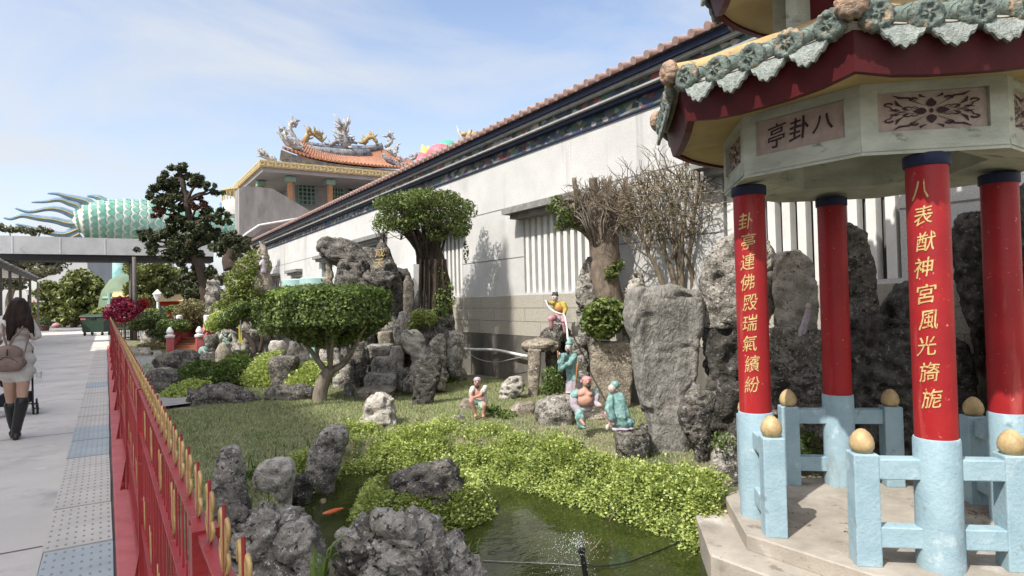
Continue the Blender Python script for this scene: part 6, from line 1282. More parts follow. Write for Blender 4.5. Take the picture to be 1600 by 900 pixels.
# ------------------------------------------------------------------ glazed figures in the garden
def figure(name, label, cat, d, parts, base, vox=.0085, group=None):
    t = thing(name, label, cat, D(*base, d), group); k = d / F
    def p3(q): return D(q[0], q[1], d + (q[2] if len(q) > 2 else 0))
    for nm, m, prims in parts:
        pr = []
        for q in prims:
            if q[0] == 'c': pr.append(('c', p3(q[1]), q[2] * k, p3(q[3]), q[4] * k))
            else: r_ = q[2] if hasattr(q[2], '__len__') else (q[2],) * 3; pr.append(('e', p3(q[1]), tuple(x * k for x in r_), (math.degrees(-YAW), 'Z')))
        blob(nm, pr, M[m], t, vox if nm != 'eye' else .004, 2 if nm != 'eye' else 0, (lambda co: .003 * noise.noise(co * 40) + .013 * noise.noise(Vector((co.x * 26 + co.z * 4, co.y * 26, co.z * 5)))) if nm in ('robe', 'skirt', 'sleeves', 'coat') else None)
    return t
G_ = 'glazed garden figures'
figure('garden_statue', 'seated grey-bearded figure in an open pale green robe, arms crossed on his knee', 'statue', 8.25, [
    ('body', 's_skin', [('e', (745.8, 598, 0), (5.6, 6, 7)), ('e', (745.6, 598, -.05), (1.3, 2, 1.6)), ('c', (746, 603, .01), 3.4, (747, 610, .02), 4), ('e', (748, 614, .02), (8, 6, 10)), ('e', (749, 624, .02), (8.5, 6, 6)), ('c', (757, 607, 0), 3.4, (750, 618, -.09), 2.7), ('c', (750, 618, -.09), 2.7, (736, 623, -.13), 2.2), ('c', (739, 608, 0), 3.2, (735, 617, -.06), 2.6), ('c', (735, 617, -.06), 2.6, (737, 624, -.13), 2.2), ('e', (735.5, 624, -.14), (2.6, 2, 2)), ('c', (746, 628, -.02), 4.6, (736, 627, -.16), 3.8), ('c', (736, 627, -.16), 3.8, (743, 647, -.13), 2.3), ('e', (743, 650, -.16), (2.6, 5, 1.8)), ('c', (752, 629, -.02), 4.6, (757, 633, -.16), 3.8), ('c', (757, 633, -.16), 3.8, (755, 648, -.14), 2.3), ('e', (755, 650.5, -.17), (2.6, 5, 1.8))]),
    ('robe', 's_white', [('c', (739, 607, .01), 4.2, (736, 613, -.03), 3.8), ('c', (757.5, 606, .01), 4.4, (754, 612, -.04), 4), ('c', (756, 609, .03), 4, (758, 628, .02), 4.5), ('c', (740, 608, .04), 4, (742, 628, .04), 4)]),
    ('skirt', 's_green', [('e', (751, 629, 0), (9.5, 8, 5)), ('c', (750, 629, -.05), 4.8, (754, 636, -.14), 4.4), ('c', (746, 628, -.05), 4.8, (739, 629, -.12), 4.4)]),
    ('beard', 's_black', [('e', (745.5, 604, -.038), (3.4, 2.2, 3.4))]), ('eye', 's_black', [('e', (743.4, 596.6, -.046), (1.1, .9, .9))]), ('eye', 's_black', [('e', (748, 596.6, -.046), (1.1, .9, .9))]),
    ('headcloth', 's_mauve', [('e', (745.8, 593.4, .006), (6.2, 6.6, 4.6))])], (747, 652), group=G_)
figure('garden_statue', 'yellow-robed figure crouching on the knobbly rock and pouring a white stream', 'statue', 10.35, [
    ('body', 's_pale', [('e', (867, 465.5, 0), (5.2, 5.4, 6.4)), ('e', (866.4, 466, -.05), (1.2, 1.6, 1.4)), ('c', (868, 470, 0), 3, (870, 475, .02), 3.4), ('c', (858, 473, -.04), 2.2, (853.5, 471, -.10), 1.9), ('e', (852.5, 470.5, -.12), 2.3), ('c', (882, 486, -.05), 2.2, (881, 491, -.09), 1.9)]),
    ('coat', 's_yellow', [('e', (873, 480, .02), (9, 7, 9)), ('e', (876, 490, .02), (8.5, 7, 8)), ('c', (866, 474, 0), 4, (857, 473.5, -.05), 3), ('c', (881, 475, 0), 4.2, (884, 483, -.03), 3.4), ('c', (884, 483, -.03), 3.4, (882, 488, -.06), 3)]),
    ('sash', 's_stick', [('e', (873, 483, -.07), (6.4, 2.6, 5))]),
    ('trousers', 's_pink', [('c', (872, 495, -.02), 5.2, (861, 498, -.14), 5), ('c', (861, 498, -.14), 4.6, (862, 511, -.12), 3), ('c', (879, 496, -.02), 5.2, (882, 506, -.12), 4.4), ('c', (882, 506, -.12), 4, (883, 518, -.10), 3)]),
    ('apron', 's_mauve', [('e', (872, 499, -.08), (5.5, 3.4, 5.5))]),
    ('shoe', 's_black', [('e', (862, 514, -.15), (3, 5, 2.2))]), ('shoe', 's_black', [('e', (883, 521, -.13), (3, 5, 2.2))]), ('eye', 's_black', [('e', (865, 464.6, -.05), (1, .9, .9))]), ('eye', 's_black', [('e', (869, 464.6, -.05), (1, .9, .9))]),
    ('hair', 's_black', [('e', (867.3, 461.6, .012), (5.6, 5.8, 4.2)), ('e', (865, 457.6, 0), (2.2, 2.2, 2)), ('e', (870, 457.6, 0), (2.2, 2.2, 2))])], (872, 520), group=G_)
figure('garden_statue', 'standing teal-robed bearded figure with wide sleeves and a brown staff', 'statue', 8.0, [
    ('body', 's_pale', [('e', (888.5, 544, 0), (5.6, 6, 7)), ('e', (886.6, 544.6, -.046), (1.3, 1.8, 1.6)), ('c', (890, 550, 0), 3.2, (891, 556, .02), 4), ('e', (873.5, 553, -.13), (2.6, 2.4, 3)), ('e', (891, 613, -.02), (8, 6, 2.2)), ('e', (889, 540, .0), (5.4, 5.6, 4))]),
    ('robe', 's_teal', [('e', (892, 562, .02), (9.5, 7.5, 11)), ('c', (892, 566, .02), 9, (896, 594, .02), 10.5), ('c', (884, 556, -.01), 4.6, (878, 557, -.10), 4.6), ('c', (880, 556, -.10), 4.6, (876, 566, -.10), 5.6), ('c', (877, 566, -.1), 5.6, (876, 578, -.08), 4), ('c', (898, 557, .0), 4.6, (890, 567, -.10), 4.6), ('c', (890, 567, -.1), 4.4, (879, 574, -.11), 4.4)]),
    ('skirt', 's_mauve', [('c', (895, 596, .02), 10.5, (895, 610, .02), 11.5)]),
    ('beard', 's_black', [('e', (887.4, 550.5, -.042), (3, 2, 4))]), ('eye', 's_black', [('e', (885.4, 542.6, -.044), (1, .9, .9))]), ('eye', 's_black', [('e', (890.6, 542.6, -.046), (1, .9, .9))]),
    ('hat', 's_teal', [('e', (889.5, 537, .006), (6.4, 6.4, 4.6)), ('e', (890.5, 531.6, .01), (4.4, 4.4, 4.2))]),
    ('held_cup', 's_stick', [('c', (871.6, 549, -.14), 1.6, (872, 560, -.14), 1.3)]),
    ('staff', 's_stick', [('c', (902.5, 569, -.11), 2, (899, 604, -.10), 1.5)])], (893, 615), group=G_)
figure('garden_statue', 'seated bare-chested pot-bellied figure with pink headcloth and black beard', 'statue', 7.2, [
    ('body', 's_skin', [('e', (917, 597, -.02), (7, 7, 8)), ('e', (918, 598, -.075), (1.6, 2, 1.8)), ('c', (916, 604, 0), 4.4, (915, 609, 0), 6), ('e', (914.5, 615, .0), (14, 9, 9)), ('e', (914.5, 626, -.03), (12.5, 11, 10)), ('e', (908.5, 616, -.055), (5, 3.4, 3.6)), ('e', (921, 616, -.055), (5, 3.4, 3.6)), ('e', (938, 634, -.06), (4, 3.6, 2.2)), ('c', (908, 657, -.14), 3, (913, 664, -.18), 2.4)]),
    ('robe', 's_teal', [('c', (901, 613, .03), 6, (896, 619, .01), 6), ('c', (905, 640, .0), 7.5, (905, 652, -.09), 7), ('c', (906, 652, -.09), 7, (908, 665, -.08), 6.4), ('e', (914, 667, -.14), (6, 7, 2.4)), ('c', (928, 612, .03), 5.6, (932, 618, .02), 5)]),
    ('sleeves', 's_mauve', [('c', (895, 620, .02), 6.4, (897, 634, -.01), 6), ('c', (897, 634, -.01), 6, (904, 642, -.03), 6), ('c', (932, 618, .02), 5.4, (930, 630, .0), 5.2), ('c', (930, 630, 0), 5, (937, 634, -.05), 3.6), ('e', (915, 638, .01), (13, 10, 6))]),
    ('beard', 's_black', [('e', (919.5, 603.5, -.062), (4, 3, 4.4))]), ('eye', 's_black', [('e', (915.6, 596, -.066), (1.2, .9, .9))]), ('eye', 's_black', [('e', (921, 596, -.066), (1.2, .9, .9))]),
    ('headcloth', 's_pink', [('e', (916.6, 592.4, -.005), (8, 8, 5)), ('e', (909, 596, .03), (3, 3, 3))])], (913, 672), group=G_)
figure('garden_statue', 'kneeling teal figure seen from behind, head wrapped, on the low dark stone step', 'statue', 6.42, [
    ('body', 's_pale', [('e', (956.5, 607, -.01), (6.4, 6.4, 7.4)), ('e', (950.6, 608.5, -.01), (1.6, 1.4, 1.6)), ('c', (959, 613, 0), 3.6, (961, 619, 0), 4.4), ('e', (949, 668, -.04), (3.2, 5, 5)), ('c', (947, 650, -.02), 3.2, (954, 661, -.04), 3)]),
    ('robe', 's_teal', [('e', (965, 624, .0), (12, 9, 11)), ('c', (966, 628, 0), 12, (970, 650, 0), 15), ('e', (973, 660, 0), (19, 14, 10)), ('c', (955, 622, -.03), 6, (951, 640, -.06), 6.4), ('c', (951, 640, -.06), 6.4, (956, 652, -.06), 7)]),
    ('skirt', 's_mauve', [('e', (973, 669, 0), (20, 15, 4))]),
    ('cuff', 's_pink', [('c', (947, 646, -.05), 4, (958, 662, -.06), 3.4)]),
    ('headcloth', 's_teal', [('e', (960.4, 601.5, .005), (7.4, 7.4, 7))])], (968, 673), group=G_)
figure('garden_statue', 'small white and lavender figure standing before the pale spire', 'statue', 17.9, [('robe', 's_mauve', [('c', (411, 408, 0), 3.2, (412, 424, 0), 4.4), ('c', (408, 408, 0), 1.8, (406, 414, -.1), 1.5)]), ('body', 's_pale', [('e', (411.4, 402, 0), (2.4, 2.4, 3))])], (412, 427), .02, group=G_)
figure('garden_statue', 'small green-robed figure half hidden behind the umbrella tree trunk', 'statue', 12.6, [('robe', 's_green', [('c', (491, 538, 0), 4.2, (490, 556, 0), 6), ('c', (494, 537, 0), 2.4, (500, 541, -.1), 2)]), ('body', 's_pale', [('e', (492, 531, 0), (3, 3, 3.6))])], (490, 560), .012, group=G_)
figure('garden_statue', 'small lavender-robed figure reclining on the ledge behind the rear red column', 'statue', 5.75, [('robe', 's_mauve', [('c', (1262, 486, 0), 4, (1256, 510, 0), 6), ('c', (1256, 510, 0), 6, (1252, 520, 0), 5)]), ('body', 's_pale', [('e', (1263, 478, 0), (4.4, 4.4, 5)), ('e', (1250, 524, -.03), (3.4, 3, 2.6))])], (1256, 524), .008, group=G_)
figure('garden_statue', 'pink-faced small figure peeping between the square slab and the monolith', 'statue', 7.6, [('body', 's_skin', [('e', (1000, 526, 0), (3.4, 3.4, 4.4)), ('c', (1000, 531, 0), 2.4, (994, 538, 0), 2)]), ('robe', 's_pale', [('c', (1000, 534, 0), 4.4, (1003, 552, 0), 5.4)])], (1001, 556), .008, group=G_)
figure('garden_carving', 'white and teal curled animal carving on the upright tan rock', 'carving', 19.3, [('body', 's_white', [('c', (343, 532, 0), 4, (348, 524, 0), 4), ('c', (348, 524, 0), 3.6, (356, 530, 0), 3), ('c', (356, 530, 0), 3, (362, 522, 0), 2.4), ('c', (362, 522, 0), 2.4, (368, 532, 0), 2), ('c', (345, 537, 0), 4, (360, 540, 0), 3.4), ('e', (347, 520, -.1), 2)]), ('mane', 's_teal', [('c', (350, 532, -.08), 2.6, (358, 537, -.08), 2), ('e', (353, 524, -.06), 2.6)])], (354, 545), .016)
figure('garden_ornament', 'rounded light teal glazed ornament on the grey rock at the bridge', 'ornament', 18.8, [('body', 's_teal', [('e', (318, 549, 0), (8, 8, 8)), ('c', (316, 548, -.05), 5, (311, 558, -.1), 3)]), ('ridge', 's_white', [('c', (314, 544, -.12), 1.6, (322, 552, -.13), 1.4)])], (317, 558), .016)
mb = MB(); mb.tube(spline([D(*p, d_) for p, d_ in [((853, 470), 10.22), ((857, 479), 10.2), ((865, 486), 10.15), ((875, 490), 10.1), ((881, 492), 10.1), ((884, 502), 9.8), ((886, 515), 9.0), ((887, 528), 8.2), ((888, 532), 8.03)]]), .014, 7)
tag(obj('poured_stream', mb, M['white'], None, True), 'white curved stream running from the yellow figure down to the teal hat', 'stream')
# gold characters on the rockery peak
if True:
    def fn(px, my, dd): return tuple(D(px, -my, 12.78 - dd))
    glyphs('gold_lettering', [('成', 594, -394, 15, 15, .1), ('天', 592, -411, 14, 13, .1)], fn, M['goldlet'], pk, .09)

# ------------------------------------------------------------------ woman walking, her backpack and stroller
dW = 7.75; kW = dW / F
def W(px, py, dd=0): return D(px, py, dW + dd)
pw = thing('person', 'long-haired person in a cream knit top, short skirt and black knee boots pushing a stroller', 'person', W(24, 684))
blob('body', [('e', W(28, 481), (.072, .085, .10)), ('c', W(28, 490), .05, W(27, 498), .052), ('e', W(25, 507), (.165, .10, .10)), ('e', W(25, 520), (.125, .09, .10)), ('e', W(25, 545), (.155, .115, .12)), ('e', W(25, 567), (.17, .125, .12)),
    ('c', W(15, 575), .088, W(15, 604), .066), ('c', W(15, 604), .066, W(18, 632, .06), .052), ('c', W(18, 632, .06), .056, W(20, 664, .12), .036), ('c', W(36, 575), .092, W(36, 600, -.01), .068), ('c', W(36, 600, -.01), .068, W(34, 628, -.02), .052), ('c', W(34, 628, -.02), .058, W(25, 672), .036),
    ('c', W(45, 503), .05, W(56, 524, .03), .038), ('c', W(56, 524, .03), .036, W(50, 527, .22), .026), ('c', W(4, 503), .05, W(-8, 524, .03), .038), ('c', W(-8, 524, .03), .036, W(0, 528, .24), .026), ('e', W(49, 527, .28), (.03, .045, .02)), ('e', W(1, 528, .3), (.03, .045, .02))], M['skin'], pw, .014, 3)
blob('knit_top', [('e', W(25, 505), (.178, .115, .085)), ('c', W(14, 509), .10, W(14, 514), .10), ('c', W(36, 508), .10, W(36, 512), .10), ('c', W(43, 501), .068, W(57, 523, .03), .058), ('c', W(57, 523, .03), .058, W(52, 527, .18), .044), ('c', W(6, 501), .068, W(-8, 523, .03), .058), ('c', W(-8, 523, .03), .058, W(-2, 528, .18), .044)], M['cream'], pw, .013, 2, lambda co: .006 * noise.noise(co * 14))
blob('skirt', [('e', W(25, 528), (.145, .11, .06)), ('e', W(25, 545), (.170, .13, .12)), ('e', W(25, 563), (.205, .165, .13)), ('c', W(16, 578), .115, W(16, 587), .105), ('c', W(35, 578), .118, W(35, 587), .108), ('e', W(25, 581), (.205, .16, .10))], M['cream'], pw, .013, 2, lambda co: .005 * noise.noise(Vector((co.x * 6, co.y * 6, co.z * 26))))
hp = [('e', W(29, 479, -.02), (.098, .105, .115))]
for a, b, c, r_ in [((22, 475, -.06), (14, 500, -.10), (13, 531, -.11), .034), ((28, 474, -.07), (24, 502, -.12), (20, 524, -.125), .036), ((34, 474, -.07), (36, 498, -.12), (39, 512, -.12), .034), ((38, 476, -.04), (46, 500, -.08), (54, 526, -.05), .030), ((36, 478, -.05), (44, 505, -.10), (48, 520, -.09), .026), ((18, 480, -.03), (8, 505, -.08), (6, 518, -.08), .03), ((25, 472, -.07), (17, 505, -.12), (16, 534, -.12), .026), ((31, 472, -.08), (30, 500, -.12), (31, 514, -.12), .034)]:
    hp += [('c', W(*a), r_ * 1.5, W(*b), r_ * 1.25), ('c', W(*b), r_ * 1.25, W(*c), r_ * .35)]
blob('hair', hp, M['hair'], pw, .012, 2, lambda co: .010 * noise.noise(Vector((co.x * 38, co.y * 38, co.z * 6))))
for s, pts in (('r', [(34.5, 627, -.02), (30, 650, -.01), (25, 674, 0)]), ('l', [(17.5, 634, .06), (19, 650, .09), (21, 666, .12)])):
    a, b, c = [W(*p) for p in pts]; gfoot = Vector((c.x, c.y, .0)); f_ = Vector((-.04, 1, 0)).normalized()
    blob('boot', [('c', a, .076, b, .062), ('c', b, .062, c, .05), ('c', Vector((c.x, c.y, .06)), .052, Vector((c.x, c.y, .06)) + f_ * .14, .042), ('c', Vector((c.x, c.y, .045)) + f_ * .1, .045, Vector((c.x, c.y, .032)) + f_ * .20, .030), ('c', Vector((c.x, c.y, .03)) - f_ * .03, .034, Vector((c.x, c.y, .02)) - f_ * .03, .034)], M['boot'], pw, .010, 2, lambda co: .004 * noise.noise(co * 22))
bk = thing('backpack', 'small taupe drawstring backpack worn low on the back of the cream top', 'backpack', W(12, 582, -.2))
blob('bag', [('e', W(11, 556, -.19), (.165, .085, .13)), ('e', W(11, 568, -.20), (.195, .095, .10)), ('c', W(-4, 572, -.19), .07, W(27, 571, -.19), .07)], M['bag'], bk, .012, 3, lambda co: .007 * noise.noise(co * 11))
mb = MB(); mb.tube(spline([W(12, 544, -.20), W(20, 530, -.17), W(32, 516, -.14), W(43, 499, -.09), W(46, 496, 0)]), .012, 6); mb.tube(spline([W(46, 496, .02), W(45, 520, -.11), W(40, 545, -.16), W(32, 572, -.18)]), .009, 6); mb.tube(spline([W(12, 544, -.20), W(6, 525, -.17), W(4, 505, -.12), W(4, 497, 0)]), .012, 6); obj('strap', mb, M['bag'], bk, True)
mb = MB(); mb.tube(spline([W(-6, 566, -.29), W(10, 558, -.295), W(28, 566, -.29)]), .005, 5); mb.tube([W(11, 546, -.255), W(11, 556, -.29)], .008, 6); obj('flap_seam', mb, M['boot'], bk, True)
# stroller
st = thing('stroller', 'black folding stroller with grey double wheels in front of the walking person', 'stroller', Z(24, 652))
o0 = Z(24, 650); fx = Vector((-.09, 1, 0)).normalized(); sx_ = Vector((fx.y, -fx.x, 0))
def S(a, b, c): return o0 + sx_ * a + fx * b + Vector((0, 0, c))
for a in (-.24, .24):
    for b in (-.02, .62):
        mb = MB()
        for e in (-.025, .025): q = S(a + e, b, .085); m3 = Matrix((fx, Vector((0, 0, 1)), sx_)).transposed(); mbx = MB(); mbx.lathe([(.02, -.012), (.078, -.014), (.085, -.008), (.085, .008), (.078, .014), (.02, .012)], n=20); mb.add([q + m3 @ Vector(v) for v in mbx.v], mbx.f)
        wo = obj('wheel', mb, M['black'], st, True, 40); mb = MB(); mb.tube([S(a - .045, b, .085), S(a + .045, b, .085)], .014, 8); obj('hub', mb, M['metal'], wo)
mb = MB()
for a in (-.21, .21):
    mb.tube(spline([S(a, -.02, .1), S(a, .18, .45), S(a, -.05, .85), S(a, -.22, 1.02)]), .014, 7); mb.tube([S(a, .62, .1), S(a, .35, .38), S(a, .05, .62)], .013, 7); mb.tube([S(a, -.02, .1), S(a, .4, .32)], .012, 6)
mb.tube([S(-.21, -.22, 1.02), S(.21, -.22, 1.02)], .016, 8); mb.tube([S(-.21, .0, .16), S(.21, .0, .16)], .011, 6); obj('frame', mb, M['black'], st, True)
blob('seat', [('c', S(-.13, .32, .46), .06, S(.13, .32, .46), .06), ('c', S(-.13, .14, .50), .06, S(.13, .14, .50), .06), ('c', S(-.13, .06, .74), .05, S(.13, .06, .74), .05), ('c', S(-.1, .22, .46), .07, S(.1, .22, .46), .07), ('c', S(-.12, .1, .62), .05, S(.12, .1, .62), .05)], M['blackfab'], st, .016, 3)
blob('canopy', [('c', S(-.18, .05, .90), .05, S(.18, .05, .90), .05), ('c', S(-.18, .2, .98), .05, S(.18, .2, .98), .05), ('c', S(-.18, .36, .95), .04, S(.18, .36, .95), .04), ('c', S(-.18, .12, .95), .05, S(.18, .12, .95), .05), ('c', S(-.18, .28, .98), .05, S(.18, .28, .98), .05)], M['blackfab'], st, .016, 3)
mb = MB(); mb.box(S(-.0, .15, .24), (.34, .42, .16), -.09); obj('basket', mb, M['blackfab'], st)
mb = MB(); mb.lathe([(.034, 0), (.042, .10), (.044, .105), (.01, .11)], S(.29, .12, .52), 16); obj('cup', mb, M['white'], st, True, 40)

# ------------------------------------------------------------------ far end of the path
bd_ = 36.5; p = Z(152, 524); bn = thing('wheeled_bin', 'large dark green four-wheeled waste container parked beside the end of the fence', 'waste bin', p)
rx = Vector((RGT.x, RGT.y, 0)).normalized(); fy = Vector((FWD.x, FWD.y, 0)).normalized()
def Bn(a, b, c): return p + rx * a + fy * b + Vector((0, 0, c))
mb = MB(); lo = [(-.62, -.38), (.62, -.38), (.62, .38), (-.62, .38)]; hi = [(-.70, -.48), (.70, -.48), (.70, .48), (-.70, .48)]; mb.add([Bn(a, b, .20) for a, b in lo] + [Bn(a, b, 1.12) for a, b in hi], [(0, 1, 2, 3), (4, 5, 6, 7), (0, 1, 5, 4), (1, 2, 6, 5), (2, 3, 7, 6), (3, 0, 4, 7)]); obj('body', mb, M['bingreen'], bn)
mb = MB(); mb.prism([(-.53, 1.12), (.53, 1.12), (.5, 1.20), (.2, 1.27), (-.3, 1.27), (-.5, 1.20)], fy, (0, 0, 1), rx * 1.46, p - rx * .73); obj('lid', mb, M['bingreen'], bn)
for a in (-.52, .52):
    for b in (-.34, .34): q = Bn(a, b, .10); mb = MB(); m3 = Matrix((fy, Vector((0, 0, 1)), rx)).transposed(); mx_ = MB(); mx_.lathe([(.02, -.03), (.1, -.03), (.1, .03), (.02, .03)], n=16); mb.add([q + m3 @ Vector(v) for v in mx_.v], mx_.f); mb.box(Bn(a, b, .18), (.05, .07, .1), -YAW); obj('wheel', mb, M['black'], bn)
mb = MB(); mb.box(Bn(-.52, -.475, 1.0), (.30, .02, .09), -YAW); obj('sticker', mb, M['kerbred'], bn); mb = MB(); mb.box(Bn(.05, -.50, 1.08), (.34, .03, .16), -YAW); obj('lid_grip', mb, M['black'], bn)
# back fence with sign, scooters' clutter
ff_ = thing('back_fence', 'dark railing closing the far end of the path in front of the green tree', 'fence', Z(92, 511)); mb = MB(); a = Z(50, 512); b = Z(176, 509)
for i in range(60): q = a.lerp(b, i / 59); mb.tube([q, q + Vector((0, 0, 1.35))], .03, 4)
obj('bars', mb, M['black'], ff_); mb = MB()
for z in (1.38, .75, .15): mb.bar(a + Vector((0, 0, z)), b + Vector((0, 0, z)), .06, .07)
obj('rail', mb, M['black'], ff_)
sg = thing('yellow_sign', 'yellow notice board hanging on the far dark railing', 'sign', Z(117, 510)); sgd = gd(117, 511) - .25
q0, q1 = D(110, 504, sgd), D(124, 493, sgd); c = (q0 + q1) / 2; mb = MB(); mb.box(c, (abs((q1 - q0).dot(rx)), .04, q1.z - q0.z), -YAW); bo = obj('board', mb, M['yellow'], sg); mb = MB()
for (u, v, su, sv) in [(-.2, .14, .03, .2), (-.2, .14, .2, .03), (-.13, .10, .03, .14), (.15, .16, .22, .03), (.15, .08, .03, .18), (.2, .02, .14, .03), (-.22, -.13, .12, .10), (.1, -.12, .28, .03), (.1, -.18, .24, .03)]: mb.box(c + rx * u + Vector((0, 0, v)) - fy * .026, (su, .012, sv), -YAW)
obj('marks', mb, M['black'], bo)
bx_ = Z(95, 511); mb = MB(); mb.box(bx_ + Vector((0, 0, .45)), (.7, .5, .9), -YAW); mb.box(bx_ + Vector((0, 0, .94)), (.85, .6, .08), -YAW); tag(obj('utility_box', mb, M['metal']), 'grey metal utility box standing against the far railing', 'box')
mb = MB(); q = Z(89, 512); mb.ell(q + Vector((0, 0, .22)), (.4, .3, .22)); mb.ell(q + Vector((.2, 0, .5)), (.18, .18, .2)); tag(obj('plastic_bag', mb, M['s_pink'], None, True), 'pink sack lying beside the grey utility box', 'sack')
# parked scooters seen as dark shapes behind the railing
def scooter(px, label, m):
    q = Z(px, 509.5); t = thing('scooter', label, 'scooter', q, 'scooters behind the far railing'); mb = MB()
    for a in (-.6, .6):
        mx_ = MB(); mx_.lathe([(.1, -.05), (.25, -.05), (.25, .05), (.1, .05)], n=14); m3 = Matrix((rx, Vector((0, 0, 1)), fy)).transposed(); w_ = MB(); w_.add([q + rx * a + Vector((0, 0, .25)) + m3 @ Vector(v) for v in mx_.v], mx_.f); obj('wheel', w_, M['black'], t)
    mb.tube([q + rx * .6 + Vector((0, 0, .3)), q + rx * .42 + Vector((0, 0, 1.0))], .09, 8); mb.tube([q + rx * .4 + Vector((0, 0, .35)), q - rx * .2 + Vector((0, 0, .32)), q - rx * .7 + Vector((0, 0, .6))], [.12, .16, .13], 8); obj('body', mb, m, t, True)
    mb = MB(); mb.tube([q - rx * .05 + Vector((0, 0, .72)), q - rx * .65 + Vector((0, 0, .76))], .12, 8); obj('seat', mb, M['blackfab'], t, True); mb = MB(); mb.tube([q + rx * .42 + fy * .3 + Vector((0, 0, 1.05)), q + rx * .42 - fy * .3 + Vector((0, 0, 1.05))], .03, 6); obj('handlebar', mb, M['black'], t)
for px, lab, m in ((70, 'dark grey scooter leftmost behind the far railing', M['metal']), (82, 'black scooter next to the pink sack behind the far railing', M['black']), (104, 'black scooter between the utility box and the yellow sign', M['black']), (130, 'dark scooter right of the yellow sign', M['blackfab'])): scooter(px, lab, m)
# left shelter: sheet roof on posts
sh = thing('metal_shelter', 'long shelter with a pale sheet roof on dark posts along the left of the path', 'shelter', (-4.8, 30, 0)); XS = -3.6
def shY(px): r_ = ray(px, 450); return r_.y / r_.x * XS
ya, yb = 13.0, X(58, 437, XS).y; za_, zb_ = 3.62, X(58, 437, XS).z
mb = MB(); nS = 40
for i in range(nS):
    y0, y1 = ya + (yb - ya) * i / nS, ya + (yb - ya) * (i + 1) / nS; mb.box((XS - 1.4, (y0 + y1) / 2, (za_ + zb_) / 2 + .06 + .02 * (i % 2)), (3.0, y1 - y0 + .002 * (i % 2), .05))
obj('roof', mb, M['canopy'], sh); mb = MB(); mb.box((XS - .02, (ya + yb) / 2, (za_ + zb_) / 2 - .10), (.08, yb - ya, .22)); mb.box((XS - 2.8, (ya + yb) / 2, (za_ + zb_) / 2 - .10), (.08, yb - ya, .22)); obj('beam', mb, M['pole'], sh)
for px in (2, 17, 33, 48, 60):
    y = X(px, 480, XS).y
    for x in (XS - .02, XS - 2.8): mb = MB(); mb.box((x, y, (za_ + zb_) / 4 - .08), (.11, .11, (za_ + zb_) / 2 - .16)); obj('post', mb, M['pole'], sh)
q = Z(68, 517); mb = MB(); mb.lathe([(.34, 0), (.42, .38), (.45, .40), (.36, .42)], q, 14); pt_ = thing('potted_plant', 'potted bushy plant standing by the last shelter post', 'potted plant', q); obj('pot', mb, M['rust'], pt_, True, 40); P, Q = blobs_leaves([(q + Vector((0, 0, .75)), (.5, .5, .38)), (q + Vector((.2, 0, .6)), (.4, .4, .3))], 130, .3); crown('leaves', P, Q, .13, 'bushgreen', pt_)
rd = thing('red_banner_post', 'slim red post beside the last shelter posts', 'post', Z(53, 512)); q = Z(53, 512); mb = MB(); mb.lathe([(.16, 0), (.2, 2.0), (.14, 2.3), (.02, 2.6)], q, 10); obj('shaft', mb, mat('banner_red', (.52, .05, .03), rough=.5, bump=0), rd, True); mb = MB(); mb.box(q + Vector((-.9, 0, 1.6)), (1.6, .1, .28)); obj('crossbar', mb, M['kerbred'], rd)
# lamp posts, teal cross post, small gates
def lamp(px, py0, py1, label, m, d):
    q = D(px, py1, d); top = D(px, py0, d); t = thing('street_lamp', label, 'street lamp', q); h = top.z - q.z; mb = MB(); mb.tube([q, q + Vector((0, 0, h - .7))], .07, 8); obj('pole', mb, m, t); mb = MB(); mb.lathe([(.12, h - .72), (.26, h - .35), (.30, h - .3), (.06, h - .05), (.02, h)], q, 8); obj('lantern', mb, M['white'], t)
lamp(247, 452, 505, 'white lantern lamp post right of the two walkway posts', M['white'], 40); lamp(45, 447, 512, 'dark lantern lamp post under the left shelter', M['black'], 52)
q = D(172, 510, 41); t = thing('signpost', 'pale teal post with a short arm behind the wheeled bin', 'post', q); mb = MB(); tp_ = D(172, 458, 41); mb.tube([q, (q.x, q.y, tp_.z)], .13, 8); obj('shaft', mb, M['s_green'], t); mb = MB(); z = D(170, 466, 41).z; mb.tube([(q.x - .38, q.y + .1, z), (q.x + .15, q.y - .05, z)], .11, 8); obj('arm', mb, M['s_green'], t)
M['gatered'] = mat('gate_red', (.55, .05, .03), rough=.5, bump=0)
def gate(px, d, label, w_, px1, pyroof, pyb):
    t = thing('small_gate', label, 'gate', D(px, pyb, d)); z0, z1 = D(px, pyb, d).z - .3, D(px, pyroof, d).z
    for q in (px, px1):
        b = D(q, pyb, d); mb = MB(); mb.box((b.x, b.y, (z0 + z1) / 2), (.25, .25, z1 - z0)); obj('post', mb, M['gatered'], t)
    a, b = D(px, pyb, d), D(px1, pyb, d); c = (a + b) / 2; L_ = (b - a).length + .7; mb = MB(); mb.box((c.x, c.y, z1 - .1), (L_, .5, .25), -YAW); obj('beam', mb, M['gatered'], t); mb = MB(); mb.prism([(-.6, 0), (.6, 0), (.12, .34), (-.12, .34)], fy, (0, 0, 1), rx * L_, Vector((c.x, c.y, z1)) - rx * L_ / 2); mb.box((c.x, c.y, z1 + .38), (L_ + .1, .16, .12), -YAW); obj('roof', mb, M['meander'], t)
gate(265, 33, 'small red gate with a pale tiled roof beyond the hedge', 1, 284, 471, 495); gate(187, 47, 'orange-red gateway half hidden by the purple-red shrub', 1, 206, 464, 500)
